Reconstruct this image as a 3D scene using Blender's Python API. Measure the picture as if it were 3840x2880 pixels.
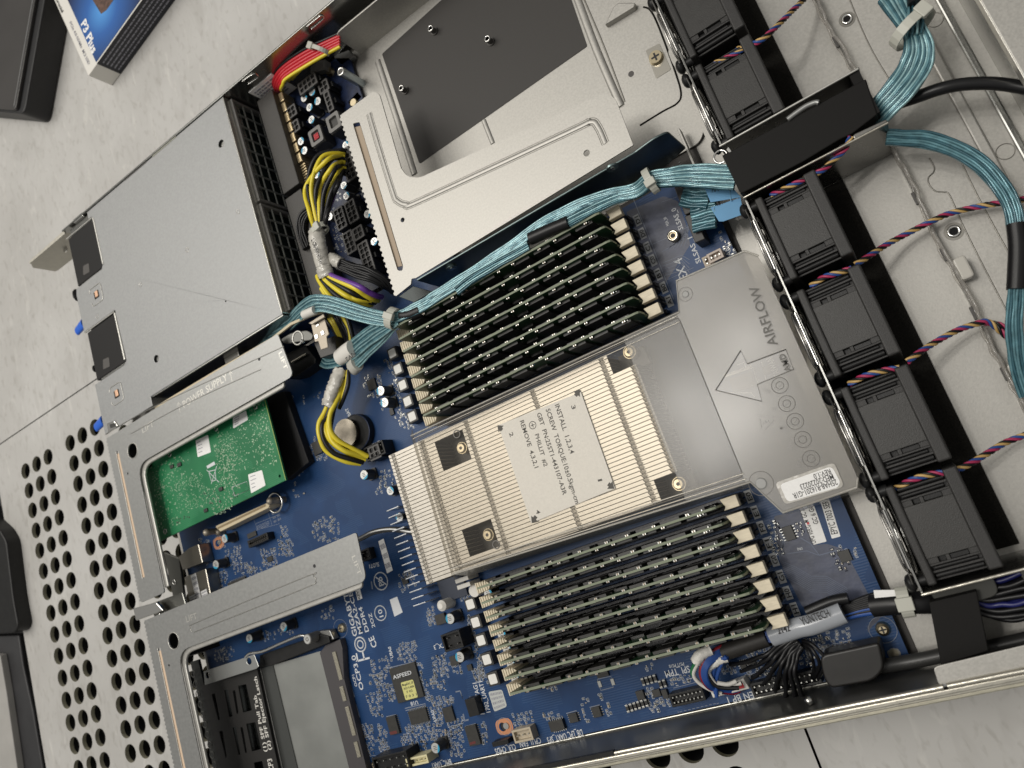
import bpy, math, random
from mathutils import Vector, Matrix
from mathutils.geometry import tessellate_polygon
for o in list(bpy.data.objects): bpy.data.objects.remove(o)
SC = bpy.context.scene
COL = SC.collection
MM = 0.001            # everything below is given in millimetres
pi = math.pi

# ------------------------------------------------------------------ camera
RC = Matrix(((0.8154495, -0.31687946, -0.48438571), (0.38735548, 0.92058071, 0.04986877), (0.43011375, -0.22829492, 0.87343208)))
CP = Vector((90.19, -147.153, 376.22)); FP = 2816.63
cam = bpy.data.cameras.new('camera'); co = bpy.data.objects.new('camera', cam); COL.objects.link(co)
co.matrix_world = Matrix.Translation(CP * MM) @ RC.transposed().to_4x4()
cam.sensor_width = 36; cam.lens = 36 * FP / 3840; cam.clip_start = 0.01; cam.clip_end = 50
cam.dof.use_dof = True; cam.dof.focus_distance = 0.375; cam.dof.aperture_fstop = 15.0
SC.camera = co

# ------------------------------------------------------------------ world and lamps (indoor ceiling lamps)
w = bpy.data.worlds.new('World'); SC.world = w; w.use_nodes = True
nt = w.node_tree; bg = nt.nodes['Background']
tc = nt.nodes.new('ShaderNodeTexCoord'); sx = nt.nodes.new('ShaderNodeSeparateXYZ'); cr = nt.nodes.new('ShaderNodeValToRGB')
mr = nt.nodes.new('ShaderNodeMapRange'); mr.inputs['From Min'].default_value = -0.2; mr.inputs['From Max'].default_value = 1.0
nt.links.new(tc.outputs['Generated'], sx.inputs[0]); nt.links.new(sx.outputs['Z'], mr.inputs['Value'])
nt.links.new(mr.outputs[0], cr.inputs[0]); nt.links.new(cr.outputs[0], bg.inputs[0])
e = cr.color_ramp.elements; e[0].position = 0; e[0].color = (0.055, 0.052, 0.048, 1); e[1].position = 1; e[1].color = (0.66, 0.645, 0.615, 1)
n_ = e.new(0.45); n_.color = (0.30, 0.292, 0.275, 1)
bg.inputs[1].default_value = 0.70

def lamp(name, loc, target, power, shape, sx_, sy_, col):
    l = bpy.data.lights.new(name, 'AREA'); l.shape = shape; l.size = sx_; l.size_y = sy_; l.energy = power; l.color = col
    o = bpy.data.objects.new(name, l); COL.objects.link(o); o.location = loc
    o.rotation_euler = (Vector(target) - Vector(loc)).to_track_quat('-Z', 'Y').to_euler(); return o
lamp('ceiling_panel', (-0.80, 0.50, 1.45), (-0.3, 0.05, 0), 16.5, 'RECTANGLE', 0.8, 1.4, (1.0, 0.955, 0.885))
for i, (x, y) in enumerate([(-0.29, 0.305), (-0.568, 0.204), (-0.404, 0.093), (-0.554, 0.018)]):
    lamp('ceiling_spot', (x, y, 2.3), (x, y, 0), 3.4, 'DISK', 0.11, 0.11, (1.0, 0.965, 0.91))
SC.view_settings.view_transform = 'Standard'; SC.view_settings.look = 'None'
SC.view_settings.exposure = -0.16; SC.view_settings.gamma = 1.0; SC.view_settings.use_curve_mapping = False
SC.cycles.max_bounces = 8; SC.cycles.transparent_max_bounces = 12; SC.cycles.sample_clamp_indirect = 4

# ------------------------------------------------------------------ pixel of the survey photographs -> point on a level plane of known height
ZM = dict(A1=(0,0,1280),A2=(1200,0,1280),A3=(2400,0,1440),B1=(0,900,1280),B2=(1200,900,1280),B3=(2400,900,1440),C1=(0,1920,1280),C2=(1200,1920,1280),C3=(2400,1800,1440),D1=(1400,700,600),D2=(2000,700,600),D3=(1400,1300,600),D4=(1400,1900,600),D5=(2500,1800,600),E1=(1700,2300,600),E2=(2500,2200,600),E3=(1000,0,800),E4=(3240,2100,600),F1=(2240,2430,600),F2=(0,1800,600),F3=(300,1560,600),F4=(0,600,600),F5=(3300,0,540),F6=(2400,380,600),F7=(1000,550,600),F8=(1000,950,600),G1=(1100,0,400),G2=(1150,1350,500),G3=(500,1850,600),G4=(600,2350,700),G5=(1250,2400,600),G6=(2700,1250,800),G7=(2150,0,600),G8=(3100,600,740))
def ray(z, x, y):
    a = ZM[z]; k = a[2] / 2212
    return RC.transposed() @ Vector((a[0] + x * k - 1920, -(a[1] + y * k - 1440), -FP))
def P(z, x, y, h):
    d = ray(z, x, y); t = (h - CP.z) / d.z; q = CP + d * t
    return (q.x, q.y, h)
def P2(z, x, y, h): return P(z, x, y, h)[:2]
def PL(z, pts, h): return [P2(z, a, b, h) for a, b in pts]

# ------------------------------------------------------------------ materials
MATS = {}
def mat(name, col, rough=0.5, metal=0.0, var=0.0, vs=200.0, bump=0.0, bs=400.0, col2=None, coat=0.0, trans=0.0, spec=0.5, stretch=None, detail=4):
    if name in MATS: return MATS[name]
    m = bpy.data.materials.new(name); m.use_nodes = True; t = m.node_tree; b = t.nodes['Principled BSDF']
    b.inputs['Base Color'].default_value = (*col, 1); b.inputs['Roughness'].default_value = rough; b.inputs['Metallic'].default_value = metal
    b.inputs['Coat Weight'].default_value = coat; b.inputs['Coat Roughness'].default_value = 0.12
    b.inputs['Transmission Weight'].default_value = trans; b.inputs['Specular IOR Level'].default_value = spec
    if var or bump or col2:
        g = t.nodes.new('ShaderNodeNewGeometry'); mp = t.nodes.new('ShaderNodeMapping'); t.links.new(g.outputs['Position'], mp.inputs[0])
        if stretch: mp.inputs['Scale'].default_value = stretch
        n = t.nodes.new('ShaderNodeTexNoise'); n.inputs['Scale'].default_value = vs; n.inputs['Detail'].default_value = detail; t.links.new(mp.outputs[0], n.inputs['Vector'])
        if var or col2:
            r = t.nodes.new('ShaderNodeValToRGB'); t.links.new(n.outputs[0], r.inputs[0]); t.links.new(r.outputs[0], b.inputs['Base Color'])
            c2 = col2 or tuple(min(1, c * (1 + var)) for c in col); c1 = col if col2 else tuple(c * (1 - var) for c in col)
            r.color_ramp.elements[0].position = 0.35; r.color_ramp.elements[0].color = (*c1, 1)
            r.color_ramp.elements[1].position = 0.65; r.color_ramp.elements[1].color = (*c2, 1)
            if metal or rough > .25:
                q = t.nodes.new('ShaderNodeMapRange'); q.inputs['To Min'].default_value = rough * .88; q.inputs['To Max'].default_value = min(1, rough * 1.15)
                t.links.new(n.outputs[0], q.inputs['Value']); t.links.new(q.outputs[0], b.inputs['Roughness'])
        if bump:
            n2 = t.nodes.new('ShaderNodeTexNoise'); n2.inputs['Scale'].default_value = bs; n2.inputs['Detail'].default_value = 3; t.links.new(mp.outputs[0], n2.inputs['Vector'])
            bu = t.nodes.new('ShaderNodeBump'); bu.inputs['Strength'].default_value = bump; bu.inputs['Distance'].default_value = 0.0004
            t.links.new(n2.outputs[0], bu.inputs['Height']); t.links.new(bu.outputs[0], b.inputs['Normal'])
    MATS[name] = m; return m
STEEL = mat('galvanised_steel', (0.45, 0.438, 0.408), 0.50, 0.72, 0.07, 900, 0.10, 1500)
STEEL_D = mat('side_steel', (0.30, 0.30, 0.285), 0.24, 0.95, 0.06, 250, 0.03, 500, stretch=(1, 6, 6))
STEEL_G = mat('bracket_steel', (0.34, 0.343, 0.335), 0.42, 0.75, 0.05, 500, 0.08, 1400)
STEEL_L = mat('lid_steel', (0.32, 0.325, 0.325), 0.5, 0.75, 0.06, 700, 0.12, 1300)
RAIL = mat('rail_steel', (0.62, 0.59, 0.51), 0.28, 0.95, 0.08, 300, 0.1, 500, stretch=(1, 9, 9))
CHROME = mat('bright_metal', (0.78, 0.77, 0.74), 0.16, 1.0)
GOLDM = mat('yellow_zinc', (0.62, 0.53, 0.36), 0.28, 1.0)
NICKEL = mat('matt_nickel', (0.40, 0.355, 0.29), 0.5, 0.7, 0.06, 400)
FIN = mat('heatsink_fin', (0.53, 0.495, 0.435), 0.42, 0.65, 0.05, 300, 0.06, 900)
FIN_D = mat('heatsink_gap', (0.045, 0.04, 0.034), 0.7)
BLACK = mat('black_plastic', (0.011, 0.011, 0.011), 0.42, 0, 0.15, 300, 0.1, 1800, spec=0.35)
BLACKM = mat('matt_black_film', (0.030, 0.028, 0.026), 0.62, 0, 0.12, 900, 0.15, 3000)
FANM = mat('fan_plastic', (0.024, 0.023, 0.022), 0.50, 0, 0.12, 200, 0.3, 2600)
FOAM = mat('black_foam', (0.016, 0.015, 0.013), 0.95, 0, 0.3, 1500, 0.6, 3000, spec=0.1)
VOID = mat('dark_void', (0.006, 0.006, 0.006), 0.9)
GREYP = mat('grey_plastic', (0.18, 0.175, 0.165), 0.45, 0, 0.08, 400)
CREAM = mat('cream_plastic', (0.72, 0.64, 0.48), 0.48, 0, 0.08, 260, 0.2, 900, stretch=(1, 4, 4))
WHITE = mat('white_plastic', (0.74, 0.72, 0.67), 0.45)
PAPER = mat('white_paper', (0.88, 0.875, 0.86), 0.65, 0, 0.03, 800)
SILK = mat('silkscreen_white', (0.66, 0.68, 0.70), 0.6)
SILKD = mat('silkscreen_grey', (0.23, 0.26, 0.32), 0.6)
INK = mat('black_ink', (0.018, 0.018, 0.020), 0.6)
INKG = mat('grey_ink', (0.28, 0.28, 0.32), 0.6)
CHIP = mat('chip_epoxy', (0.030, 0.029, 0.026), 0.42, 0, 0.1, 500)
CHIPG = mat('chip_grey', (0.075, 0.07, 0.065), 0.45)
CAPB = mat('capacitor_blue', (0.03, 0.34, 0.55), 0.35)
CAPT = mat('capacitor_top', (0.66, 0.66, 0.64), 0.30, 0.55)
COPPER = mat('copper', (0.60, 0.27, 0.14), 0.42, 0.3)
DPCB = mat('module_green', (0.012, 0.045, 0.018), 0.38, 0, 0.2, 300)
DEDGE = mat('module_edge', (0.215, 0.245, 0.170), 0.6, 0, 0.07, 350)
SOLDER = mat('solder', (0.52, 0.52, 0.49), 0.25, 0.9)
GOLDP = mat('gold_contacts', (0.70, 0.56, 0.34), 0.3, 0.8)
CYAN = mat('cyan_jacket', (0.12, 0.26, 0.30), 0.26, 0.35, 0.18, 350, coat=0.4)
CYAN_L = mat('cyan_jacket_pale', (0.27, 0.45, 0.475), 0.26, 0.35, 0.18, 350, coat=0.4)
CYAN_D = mat('cyan_jacket_deep', (0.035, 0.11, 0.14), 0.28, 0.3, 0.18, 350, coat=0.4)  # deep tone takes in shadows among the strands; ribbons use it too
TAPE = mat('blue_tape', (0.13, 0.33, 0.56), 0.6, 0, 0.08, 80)
TIE = mat('nylon_tie', (0.50, 0.50, 0.44), 0.4)
YEL = mat('wire_yellow', (0.78, 0.64, 0.04), 0.35)
RED = mat('wire_red', (0.58, 0.022, 0.035), 0.35)
BLU = mat('wire_blue', (0.02, 0.07, 0.27), 0.35)
WBK = mat('wire_black', (0.009, 0.009, 0.010), 0.36, spec=0.35)
WWH = mat('wire_white', (0.68, 0.66, 0.62), 0.4)
PUR = mat('wire_purple', (0.16, 0.055, 0.33), 0.35)
ORA = mat('wire_amber', (0.55, 0.36, 0.13), 0.4)
MAG = mat('wire_crimson', (0.40, 0.03, 0.10), 0.4)
GRN = mat('wire_green', (0.02, 0.16, 0.06), 0.4)
BLUEP = mat('blue_latch', (0.03, 0.14, 0.66), 0.35)
ROSE = mat('copper_pink', (0.80, 0.50, 0.33), 0.4, 0.4)
TAN = mat('tan_film', (0.40, 0.315, 0.225), 0.6)
PEACH = mat('peach_film', (0.66, 0.50, 0.36), 0.6)
SLEEVE = mat('clear_sleeve', (0.55, 0.53, 0.48), 0.18, 0, 0.15, 150, 0.5, 220)
GSLEEVE = mat('grey_sleeve', (0.34, 0.36, 0.39), 0.22, 0, 0.05, 100)
YLAB = mat('yellow_label', (0.62, 0.60, 0.22), 0.6)
EMB = mat('embossed_edge', (0.60, 0.59, 0.55), 0.35, 0.7)
GROOVE = mat('pressed_groove', (0.26, 0.25, 0.225), 0.4, 0.8)

def pcb(name, c1, c2, c3, rough):
    m = bpy.data.materials.new(name); m.use_nodes = True; t = m.node_tree; b = t.nodes['Principled BSDF']
    b.inputs['Roughness'].default_value = rough; b.inputs['Coat Weight'].default_value = 0.12; b.inputs['Coat Roughness'].default_value = 0.25; b.inputs['Specular IOR Level'].default_value = 0.3
    g = t.nodes.new('ShaderNodeNewGeometry')
    n = t.nodes.new('ShaderNodeTexNoise'); n.inputs['Scale'].default_value = 45; n.inputs['Detail'].default_value = 2; t.links.new(g.outputs['Position'], n.inputs['Vector'])
    v = t.nodes.new('ShaderNodeTexVoronoi'); v.feature = 'F1'; v.distance = 'CHEBYCHEV'; v.inputs['Scale'].default_value = 90; t.links.new(g.outputs['Position'], v.inputs['Vector'])
    wv = t.nodes.new('ShaderNodeTexWave'); wv.inputs['Scale'].default_value = 260; wv.inputs['Distortion'].default_value = 1.2; wv.bands_direction = 'Y'; t.links.new(g.outputs['Position'], wv.inputs['Vector'])
    r1 = t.nodes.new('ShaderNodeValToRGB'); r1.color_ramp.elements[0].color = (*c1, 1); r1.color_ramp.elements[1].color = (*c2, 1)
    r1.color_ramp.elements[0].position = .4; r1.color_ramp.elements[1].position = .6; t.links.new(n.outputs[0], r1.inputs[0])
    mx = t.nodes.new('ShaderNodeMix'); mx.data_type = 'RGBA'; t.links.new(r1.outputs[0], mx.inputs['A']); mx.inputs['B'].default_value = (*c3, 1)
    mu = t.nodes.new('ShaderNodeMath'); mu.operation = 'MULTIPLY'; t.links.new(v.outputs['Color'], mu.inputs[0])
    gt = t.nodes.new('ShaderNodeMath'); gt.operation = 'GREATER_THAN'; gt.inputs[1].default_value = .55; t.links.new(v.outputs['Color'], gt.inputs[0])
    t.links.new(gt.outputs[0], mu.inputs[0]); t.links.new(wv.outputs[0], mu.inputs[1])
    m3 = t.nodes.new('ShaderNodeMath'); m3.operation = 'MULTIPLY'; m3.inputs[1].default_value = .35; t.links.new(mu.outputs[0], m3.inputs[0])
    t.links.new(m3.outputs[0], mx.inputs['Factor']); t.links.new(mx.outputs['Result'], b.inputs['Base Color'])
    bu = t.nodes.new('ShaderNodeBump'); bu.inputs['Strength'].default_value = .15; bu.inputs['Distance'].default_value = .0002
    t.links.new(mu.outputs[0], bu.inputs['Height']); t.links.new(bu.outputs[0], b.inputs['Normal'])
    MATS[name] = m; return m
PCB = pcb('board_blue', (0.008, 0.040, 0.125), (0.011, 0.050, 0.152), (0.030, 0.085, 0.20), 0.42)
POUR = mat('copper_pour_sheen', (0.062, 0.072, 0.115), 0.42, 0, 0.25, 120, 0.3, 300, coat=0.1)  # greyish reflection on the board is put into this colour
PCBK = mat('board_dark_blue', (0.006, 0.016, 0.055), 0.4, 0, 0.3, 300)
GPCB = pcb('board_green', (0.010, 0.155, 0.058), (0.018, 0.19, 0.072), (0.07, 0.30, 0.15), 0.4)

def tile_mat():
    m = bpy.data.materials.new('floor_laminate'); m.use_nodes = True; t = m.node_tree; b = t.nodes['Principled BSDF']
    g = t.nodes.new('ShaderNodeNewGeometry')
    def noise(sc, det, st, rot=0.5, dist=0):
        mp = t.nodes.new('ShaderNodeMapping'); mp.inputs['Scale'].default_value = st; mp.inputs['Rotation'].default_value = (0, 0, rot)
        t.links.new(g.outputs['Position'], mp.inputs[0]); n = t.nodes.new('ShaderNodeTexNoise'); n.inputs['Scale'].default_value = sc
        n.inputs['Detail'].default_value = det; n.inputs['Distortion'].default_value = dist; t.links.new(mp.outputs[0], n.inputs['Vector']); return n
    def ramp(src, p0, c0, p1, c1):
        r = t.nodes.new('ShaderNodeValToRGB'); r.color_ramp.elements[0].position = p0; r.color_ramp.elements[0].color = (*c0, 1)
        r.color_ramp.elements[1].position = p1; r.color_ramp.elements[1].color = (*c1, 1); t.links.new(src, r.inputs[0]); return r
    def mul(a, bb, f=1):
        x = t.nodes.new('ShaderNodeMix'); x.data_type = 'RGBA'; x.blend_type = 'MULTIPLY'; x.inputs['Factor'].default_value = f
        t.links.new(a, x.inputs['A']); t.links.new(bb, x.inputs['B']); return x.outputs['Result']
    a = ramp(noise(9, 5, (1, 1, 1)).outputs[0], .35, (0.425, 0.415, 0.395), .65, (0.515, 0.507, 0.488))
    f = ramp(noise(75, 3, (1, .35, 1), .6, .6).outputs[0], .28, (0.62, 0.60, 0.57), .44, (1, 1, 1))
    g2 = ramp(noise(230, 3, (1, .5, 1), .9, .4).outputs[0], .30, (0.80, 0.79, 0.77), .45, (1, 1, 1))
    l = ramp(noise(120, 4, (1, .3, 1), .4, .8).outputs[0], .60, (1, 1, 1), .72, (1.14, 1.14, 1.13))
    c = mul(mul(mul(a.outputs[0], f.outputs[0], .28), g2.outputs[0], .7), l.outputs[0], 1)
    t.links.new(c, b.inputs['Base Color']); b.inputs['Roughness'].default_value = .55
    return m
TILE = tile_mat(); CORE = mat('tile_core', (0.38, 0.36, 0.27), 0.8, 0, 0.1, 400)

def shroud_mat(name, tfac, col, rough, refr):
    m = bpy.data.materials.new(name); m.use_nodes = True; t = m.node_tree; b = t.nodes['Principled BSDF']
    b.inputs['Base Color'].default_value = (*col, 1); b.inputs['Roughness'].default_value = rough; b.inputs['Coat Weight'].default_value = 0.5; b.inputs['Coat Roughness'].default_value = .17
    tr = t.nodes.new('ShaderNodeBsdfTransparent'); tr.inputs[0].default_value = (0.98, 0.97, 0.95, 1)
    rf = t.nodes.new('ShaderNodeBsdfRefraction'); rf.inputs['Roughness'].default_value = .24; rf.inputs['IOR'].default_value = 1.03; rf.inputs[0].default_value = (0.85, 0.83, 0.79, 1)
    mx = t.nodes.new('ShaderNodeMixShader'); mx.inputs[0].default_value = refr; t.links.new(tr.outputs[0], mx.inputs[1]); t.links.new(rf.outputs[0], mx.inputs[2])
    mx2 = t.nodes.new('ShaderNodeMixShader'); mx2.inputs[0].default_value = tfac; t.links.new(b.outputs[0], mx2.inputs[1]); t.links.new(mx.outputs[0], mx2.inputs[2])
    t.links.new(mx2.outputs[0], t.nodes['Material Output'].inputs[0]); return m
SH_CLEAR = shroud_mat('shroud_clear', 0.95, (0.40, 0.38, 0.35), 0.32, 0.0)
SH_WIN = shroud_mat('shroud_window', 0.62, (0.50, 0.485, 0.46), 0.3, 0.0)
SH_MILK = shroud_mat('shroud_milky', 0.50, (0.37, 0.355, 0.325), 0.30, 0.9)
SH_MID = shroud_mat('shroud_mid', 0.60, (0.22, 0.21, 0.19), 0.30, 0.6)
SH_RIB = shroud_mat('shroud_rib', 0.45, (0.55, 0.53, 0.48), 0.22, 0.4)
SILI = shroud_mat('clear_silicone', 0.6, (0.45, 0.43, 0.40), 0.12, 0.1)

# ------------------------------------------------------------------ mesh helpers
def catmull(pts, n=8, closed=False):
    pts = [Vector(p) for p in pts]
    if len(pts) < 3: return pts
    out = []
    for i in range(len(pts) - 1):
        p0 = pts[max(i - 1, 0)]; p1 = pts[i]; p2 = pts[i + 1]; p3 = pts[min(i + 2, len(pts) - 1)]
        for k in range(n):
            t = k / n
            out.append(0.5 * ((2 * p1) + (p2 - p0) * t + (2 * p0 - 5 * p1 + 4 * p2 - p3) * t * t + (3 * p1 - p0 - 3 * p2 + p3) * t ** 3))
    out.append(pts[-1]); return out
def rounded(poly, r, n=5):
    out = []; N = len(poly)
    for i in range(N):
        p = Vector(poly[i][:2]); a = Vector(poly[i - 1][:2]); b = Vector(poly[(i + 1) % N][:2])
        rr = min(r[i] if isinstance(r, (list, tuple)) else r, (a - p).length * .48, (b - p).length * .48)
        if rr <= 0.01: out.append(tuple(p)); continue
        s = p + (a - p).normalized() * rr; e_ = p + (b - p).normalized() * rr
        for k in range(n + 1):
            t = k / n; q = s * (1 - t) ** 2 + p * 2 * t * (1 - t) + e_ * t * t; out.append((q.x, q.y))
    return out
def circ(cx, cy, r, n=20): return [(cx + r * math.cos(2 * pi * k / n), cy + r * math.sin(2 * pi * k / n)) for k in range(n)]
def rect(x0, x1, y0, y1): return [(x0, y0), (x1, y0), (x1, y1), (x0, y1)]
def area(p): return sum(p[i - 1][0] * p[i][1] - p[i][0] * p[i - 1][1] for i in range(len(p))) / 2
def ccw(p): return list(p) if area(p) > 0 else list(reversed(p))
WL = {}
class MB:
    def __init__(s): s.v = []; s.f = []; s.sm = []; s.mi = []; s.cur = 0
    def add(s, vs, fs, smooth=False):
        b = len(s.v); s.v += [tuple(x) for x in vs]
        for f in fs: s.f.append([b + i for i in f]); s.sm.append(smooth); s.mi.append(s.cur)
        return s
    def box(s, x0, x1, y0, y1, z0, z1):
        if x0 > x1: x0, x1 = x1, x0
        if y0 > y1: y0, y1 = y1, y0
        return s.add([(x0,y0,z0),(x1,y0,z0),(x1,y1,z0),(x0,y1,z0),(x0,y0,z1),(x1,y0,z1),(x1,y1,z1),(x0,y1,z1)],
            [(3,2,1,0),(4,5,6,7),(0,1,5,4),(1,2,6,5),(2,3,7,6),(3,0,4,7)])
    def prism(s, poly, z0, z1, cap=True):
        p = ccw(poly); n = len(p); vs = [(x, y, z0) for x, y in p] + [(x, y, z1) for x, y in p]
        fs = [(i, (i + 1) % n, n + (i + 1) % n, n + i) for i in range(n)]
        if cap: fs += [tuple(range(n - 1, -1, -1)), tuple(range(n, 2 * n))]
        return s.add(vs, fs)
    def plate(s, outer, holes, z0, z1, wall=True):
        loops = [ccw(outer)] + [list(reversed(ccw(h))) for h in holes]
        tris = tessellate_polygon([[Vector((x, y, 0)) for x, y in l] for l in loops])
        flat = [q for l in loops for q in l]; n = len(flat)
        vs = [(x, y, z0) for x, y in flat] + [(x, y, z1) for x, y in flat]; fs = []
        for t in tris:
            a = area([flat[i] for i in t])
            if abs(a) < 1e-9: continue
            t = tuple(t) if a > 0 else tuple(reversed(t))
            fs.append(tuple(n + i for i in t)); fs.append(tuple(reversed(t)))
        if wall:
            o = 0
            for l in loops:
                m = len(l)
                for i in range(m): a, b = o + i, o + (i + 1) % m; fs.append((a, b, n + b, n + a))
                o += m
        return s.add(vs, fs)
    def cyl(s, c, r, z0, z1, n=20, r2=None, smooth=True):
        r2 = r if r2 is None else r2
        a = [(c[0] + r * math.cos(2*pi*k/n), c[1] + r * math.sin(2*pi*k/n), z0) for k in range(n)]
        b = [(c[0] + r2 * math.cos(2*pi*k/n), c[1] + r2 * math.sin(2*pi*k/n), z1) for k in range(n)]
        s.add(a + b, [(i, (i+1) % n, n + (i+1) % n, n + i) for i in range(n)], smooth)
        return s.add(a + b, [tuple(range(n-1, -1, -1)), tuple(range(n, 2*n))])
    def cylax(s, p, q, r, n=14, r2=None):
        return s.tube([p, q], r, n, r2=r2)
    def tube(s, path, r, n=8, cap=True, flat=1.0, r2=None):
        path = [Vector(p) for p in path]; m = len(path); vs = []; up = Vector((0, 0, 1)); prev = None
        for i, p in enumerate(path):
            t = (path[min(i + 1, m - 1)] - path[max(i - 1, 0)])
            if t.length < 1e-9: t = Vector((1, 0, 0))
            t.normalize()
            if prev is None:
                a = up.cross(t)
                if a.length < .05: a = Vector((1, 0, 0)).cross(t)
            else: a = prev - t * prev.dot(t)
            if a.length < 1e-6: a = t.orthogonal()
            a.normalize(); prev = a; b = t.cross(a)
            rr = r if r2 is None else r + (r2 - r) * i / (m - 1)
            for k in range(n): ang = 2 * pi * k / n; vs.append(p + a * math.cos(ang) * rr + b * math.sin(ang) * rr * flat)
        fs = [(i*n + k, i*n + (k+1) % n, (i+1)*n + (k+1) % n, (i+1)*n + k) for i in range(m-1) for k in range(n)]
        s.add(vs, fs, True)
        if cap: s.add(vs[:n] + vs[-n:], [tuple(range(n-1, -1, -1)), tuple(range(n, 2*n))])
        return s
    def ring(s, c, R, r, axis='z', n=24, m=6):
        vs = []
        for i in range(n):
            a = 2*pi*i/n
            for k in range(m):
                b = 2*pi*k/m; d = R + r*math.cos(b); h = r*math.sin(b)
                if axis == 'z': vs.append((c[0]+d*math.cos(a), c[1]+d*math.sin(a), c[2]+h))
                else: vs.append((c[0]+h, c[1]+d*math.cos(a), c[2]+d*math.sin(a)))
        return s.add(vs, [(i*m+k, ((i+1)%n)*m+k, ((i+1)%n)*m+(k+1)%m, i*m+(k+1)%m) for i in range(n) for k in range(m)], True)
    def ball(s, c, r, n=12, sz=1.0, sx=1.0):
        vs = []; fs = []
        for i in range(n//2+1):
            ph = pi*i/(n//2)
            for k in range(n): th = 2*pi*k/n; vs.append((c[0]+sx*r*math.sin(ph)*math.cos(th), c[1]+r*math.sin(ph)*math.sin(th), c[2]+sz*r*math.cos(ph)))
        for i in range(n//2):
            for k in range(n): fs.append((i*n+k, (i+1)*n+k, (i+1)*n+(k+1)%n, i*n+(k+1)%n))
        return s.add(vs, fs, True)
    def obox(s, c, d, L, Wd, z0, z1):
        d = Vector(d[:2]).normalized(); n = Vector((-d.y, d.x)); c = Vector(c[:2])
        return s.prism([tuple(c + d*a*L/2 + n*b*Wd/2) for a, b in ((-1,-1),(1,-1),(1,1),(-1,1))], z0, z1)
    def strip(s, path, wd, z0, z1):
        """a flat band of width wd along a level path"""
        p = [Vector(q[:2]) for q in path]; m = len(p); L = []; Rr = []
        for i in range(m):
            t = (p[min(i+1, m-1)] - p[max(i-1, 0)]).normalized(); n = Vector((-t.y, t.x)); L.append(p[i] + n*wd/2); Rr.append(p[i] - n*wd/2)
        vs = []
        for i in range(m): vs += [(*L[i], z0), (*Rr[i], z0), (*L[i], z1), (*Rr[i], z1)]
        fs = []
        for i in range(m-1):
            a, b = 4*i, 4*(i+1); fs += [(a+2, a+3, b+3, b+2), (a, b, b+1, a+1), (a, a+2, b+2, b), (a+1, b+1, b+3, a+3)]
        fs += [(0, 1, 3, 2), (4*m-4, 4*m-2, 4*m-1, 4*m-3)]
        return s.add(vs, fs)
    def build(s, name, m, parent=None, bev=0, seg=2, label=None, shadow=True):
        me = bpy.data.meshes.new(name); base = WL.get(parent, Vector((0, 0, 0)))
        me.from_pydata([((x - base.x) * MM, (y - base.y) * MM, (z - base.z) * MM) for x, y, z in s.v], [], s.f)
        ms = m if isinstance(m, (list, tuple)) else [m]
        for x in ms: me.materials.append(x)
        me.polygons.foreach_set('use_smooth', s.sm); me.polygons.foreach_set('material_index', s.mi); me.update()
        o = bpy.data.objects.new(name, me); COL.objects.link(o); o.parent = parent; WL[o] = base.copy()
        if bev:
            md = o.modifiers.new('bevel', 'BEVEL'); md.width = bev * MM; md.segments = seg; md.limit_method = 'ANGLE'; md.angle_limit = math.radians(50)
            md.harden_normals = False
        if label: o['label'] = label
        return o
def tag(o, label=None, cat=None, group=None, kind=None):
    if label: o['label'] = label
    if cat: o['category'] = cat
    if group: o['group'] = group
    if kind: o['kind'] = kind
    return o
def thing(name, label, cat, loc=(0, 0, 0), group=None):
    o = bpy.data.objects.new(name, None); COL.objects.link(o); o.location = Vector(loc) * MM; o.empty_display_size = .01; WL[o] = Vector(loc)
    return tag(o, label, cat, group)
KIDS = {}
def copy_tree(o, loc=None, label=None):
    kids = {}
    for x in bpy.data.objects:
        if x.parent: kids.setdefault(x.parent, []).append(x)
    def rec(a, par):
        c = a.copy(); COL.objects.link(c); c.parent = par
        for k in kids.get(a, []): rec(k, c)
        return c
    c = rec(o, None)
    if loc is not None: c.location = Vector(loc) * MM; WL[c] = Vector(loc)
    if label: c['label'] = label
    return c
FC = {}
def text(s, p1, p2, h, m, parent, name='lettering', thick=0.06, mb=None, fit=None, sty=1.0, asc=None, bold=0.012):
    """lettering along the base line p1 -> p2 (world mm) lying at height h; glyph tops point to the left of the reading direction"""
    cu = bpy.data.curves.new('t', 'FONT'); cu.body = s; cu.size = 1.0; cu.resolution_u = 2; cu.offset = bold
    to = bpy.data.objects.new('t', cu); COL.objects.link(to); dg = bpy.context.evaluated_depsgraph_get(); me = bpy.data.meshes.new_from_object(to.evaluated_get(dg))
    bpy.data.objects.remove(to)
    xs = [v.co.x for v in me.vertices]
    if not xs: return None
    x0, x1 = min(xs), max(xs); p1 = Vector(p1[:2]); p2 = Vector(p2[:2]); d = p2 - p1; k = d.length / (x1 - x0); d.normalize(); n = Vector((-d.y, d.x))
    ky = (asc / 0.73) if asc else k * sty
    own = mb is None; mb = mb or MB(); vs = []
    for v in me.vertices:
        q = p1 + d * (v.co.x - x0) * k + n * v.co.y * ky; vs.append((q.x, q.y, h))
    fs = [tuple(pg.vertices) for pg in me.polygons]; nn = len(vs)
    mb.add([(a, b, c + thick) for a, b, c in vs], fs)
    bpy.data.meshes.remove(me)
    if own: return mb.build(name, m, parent)
def T(s, z, a, b, h, m, parent, **k): return text(s, P(z, *a, h), P(z, *b, h), h + k.pop('lift', 0), m, parent, **k)
random.seed(7)
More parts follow.
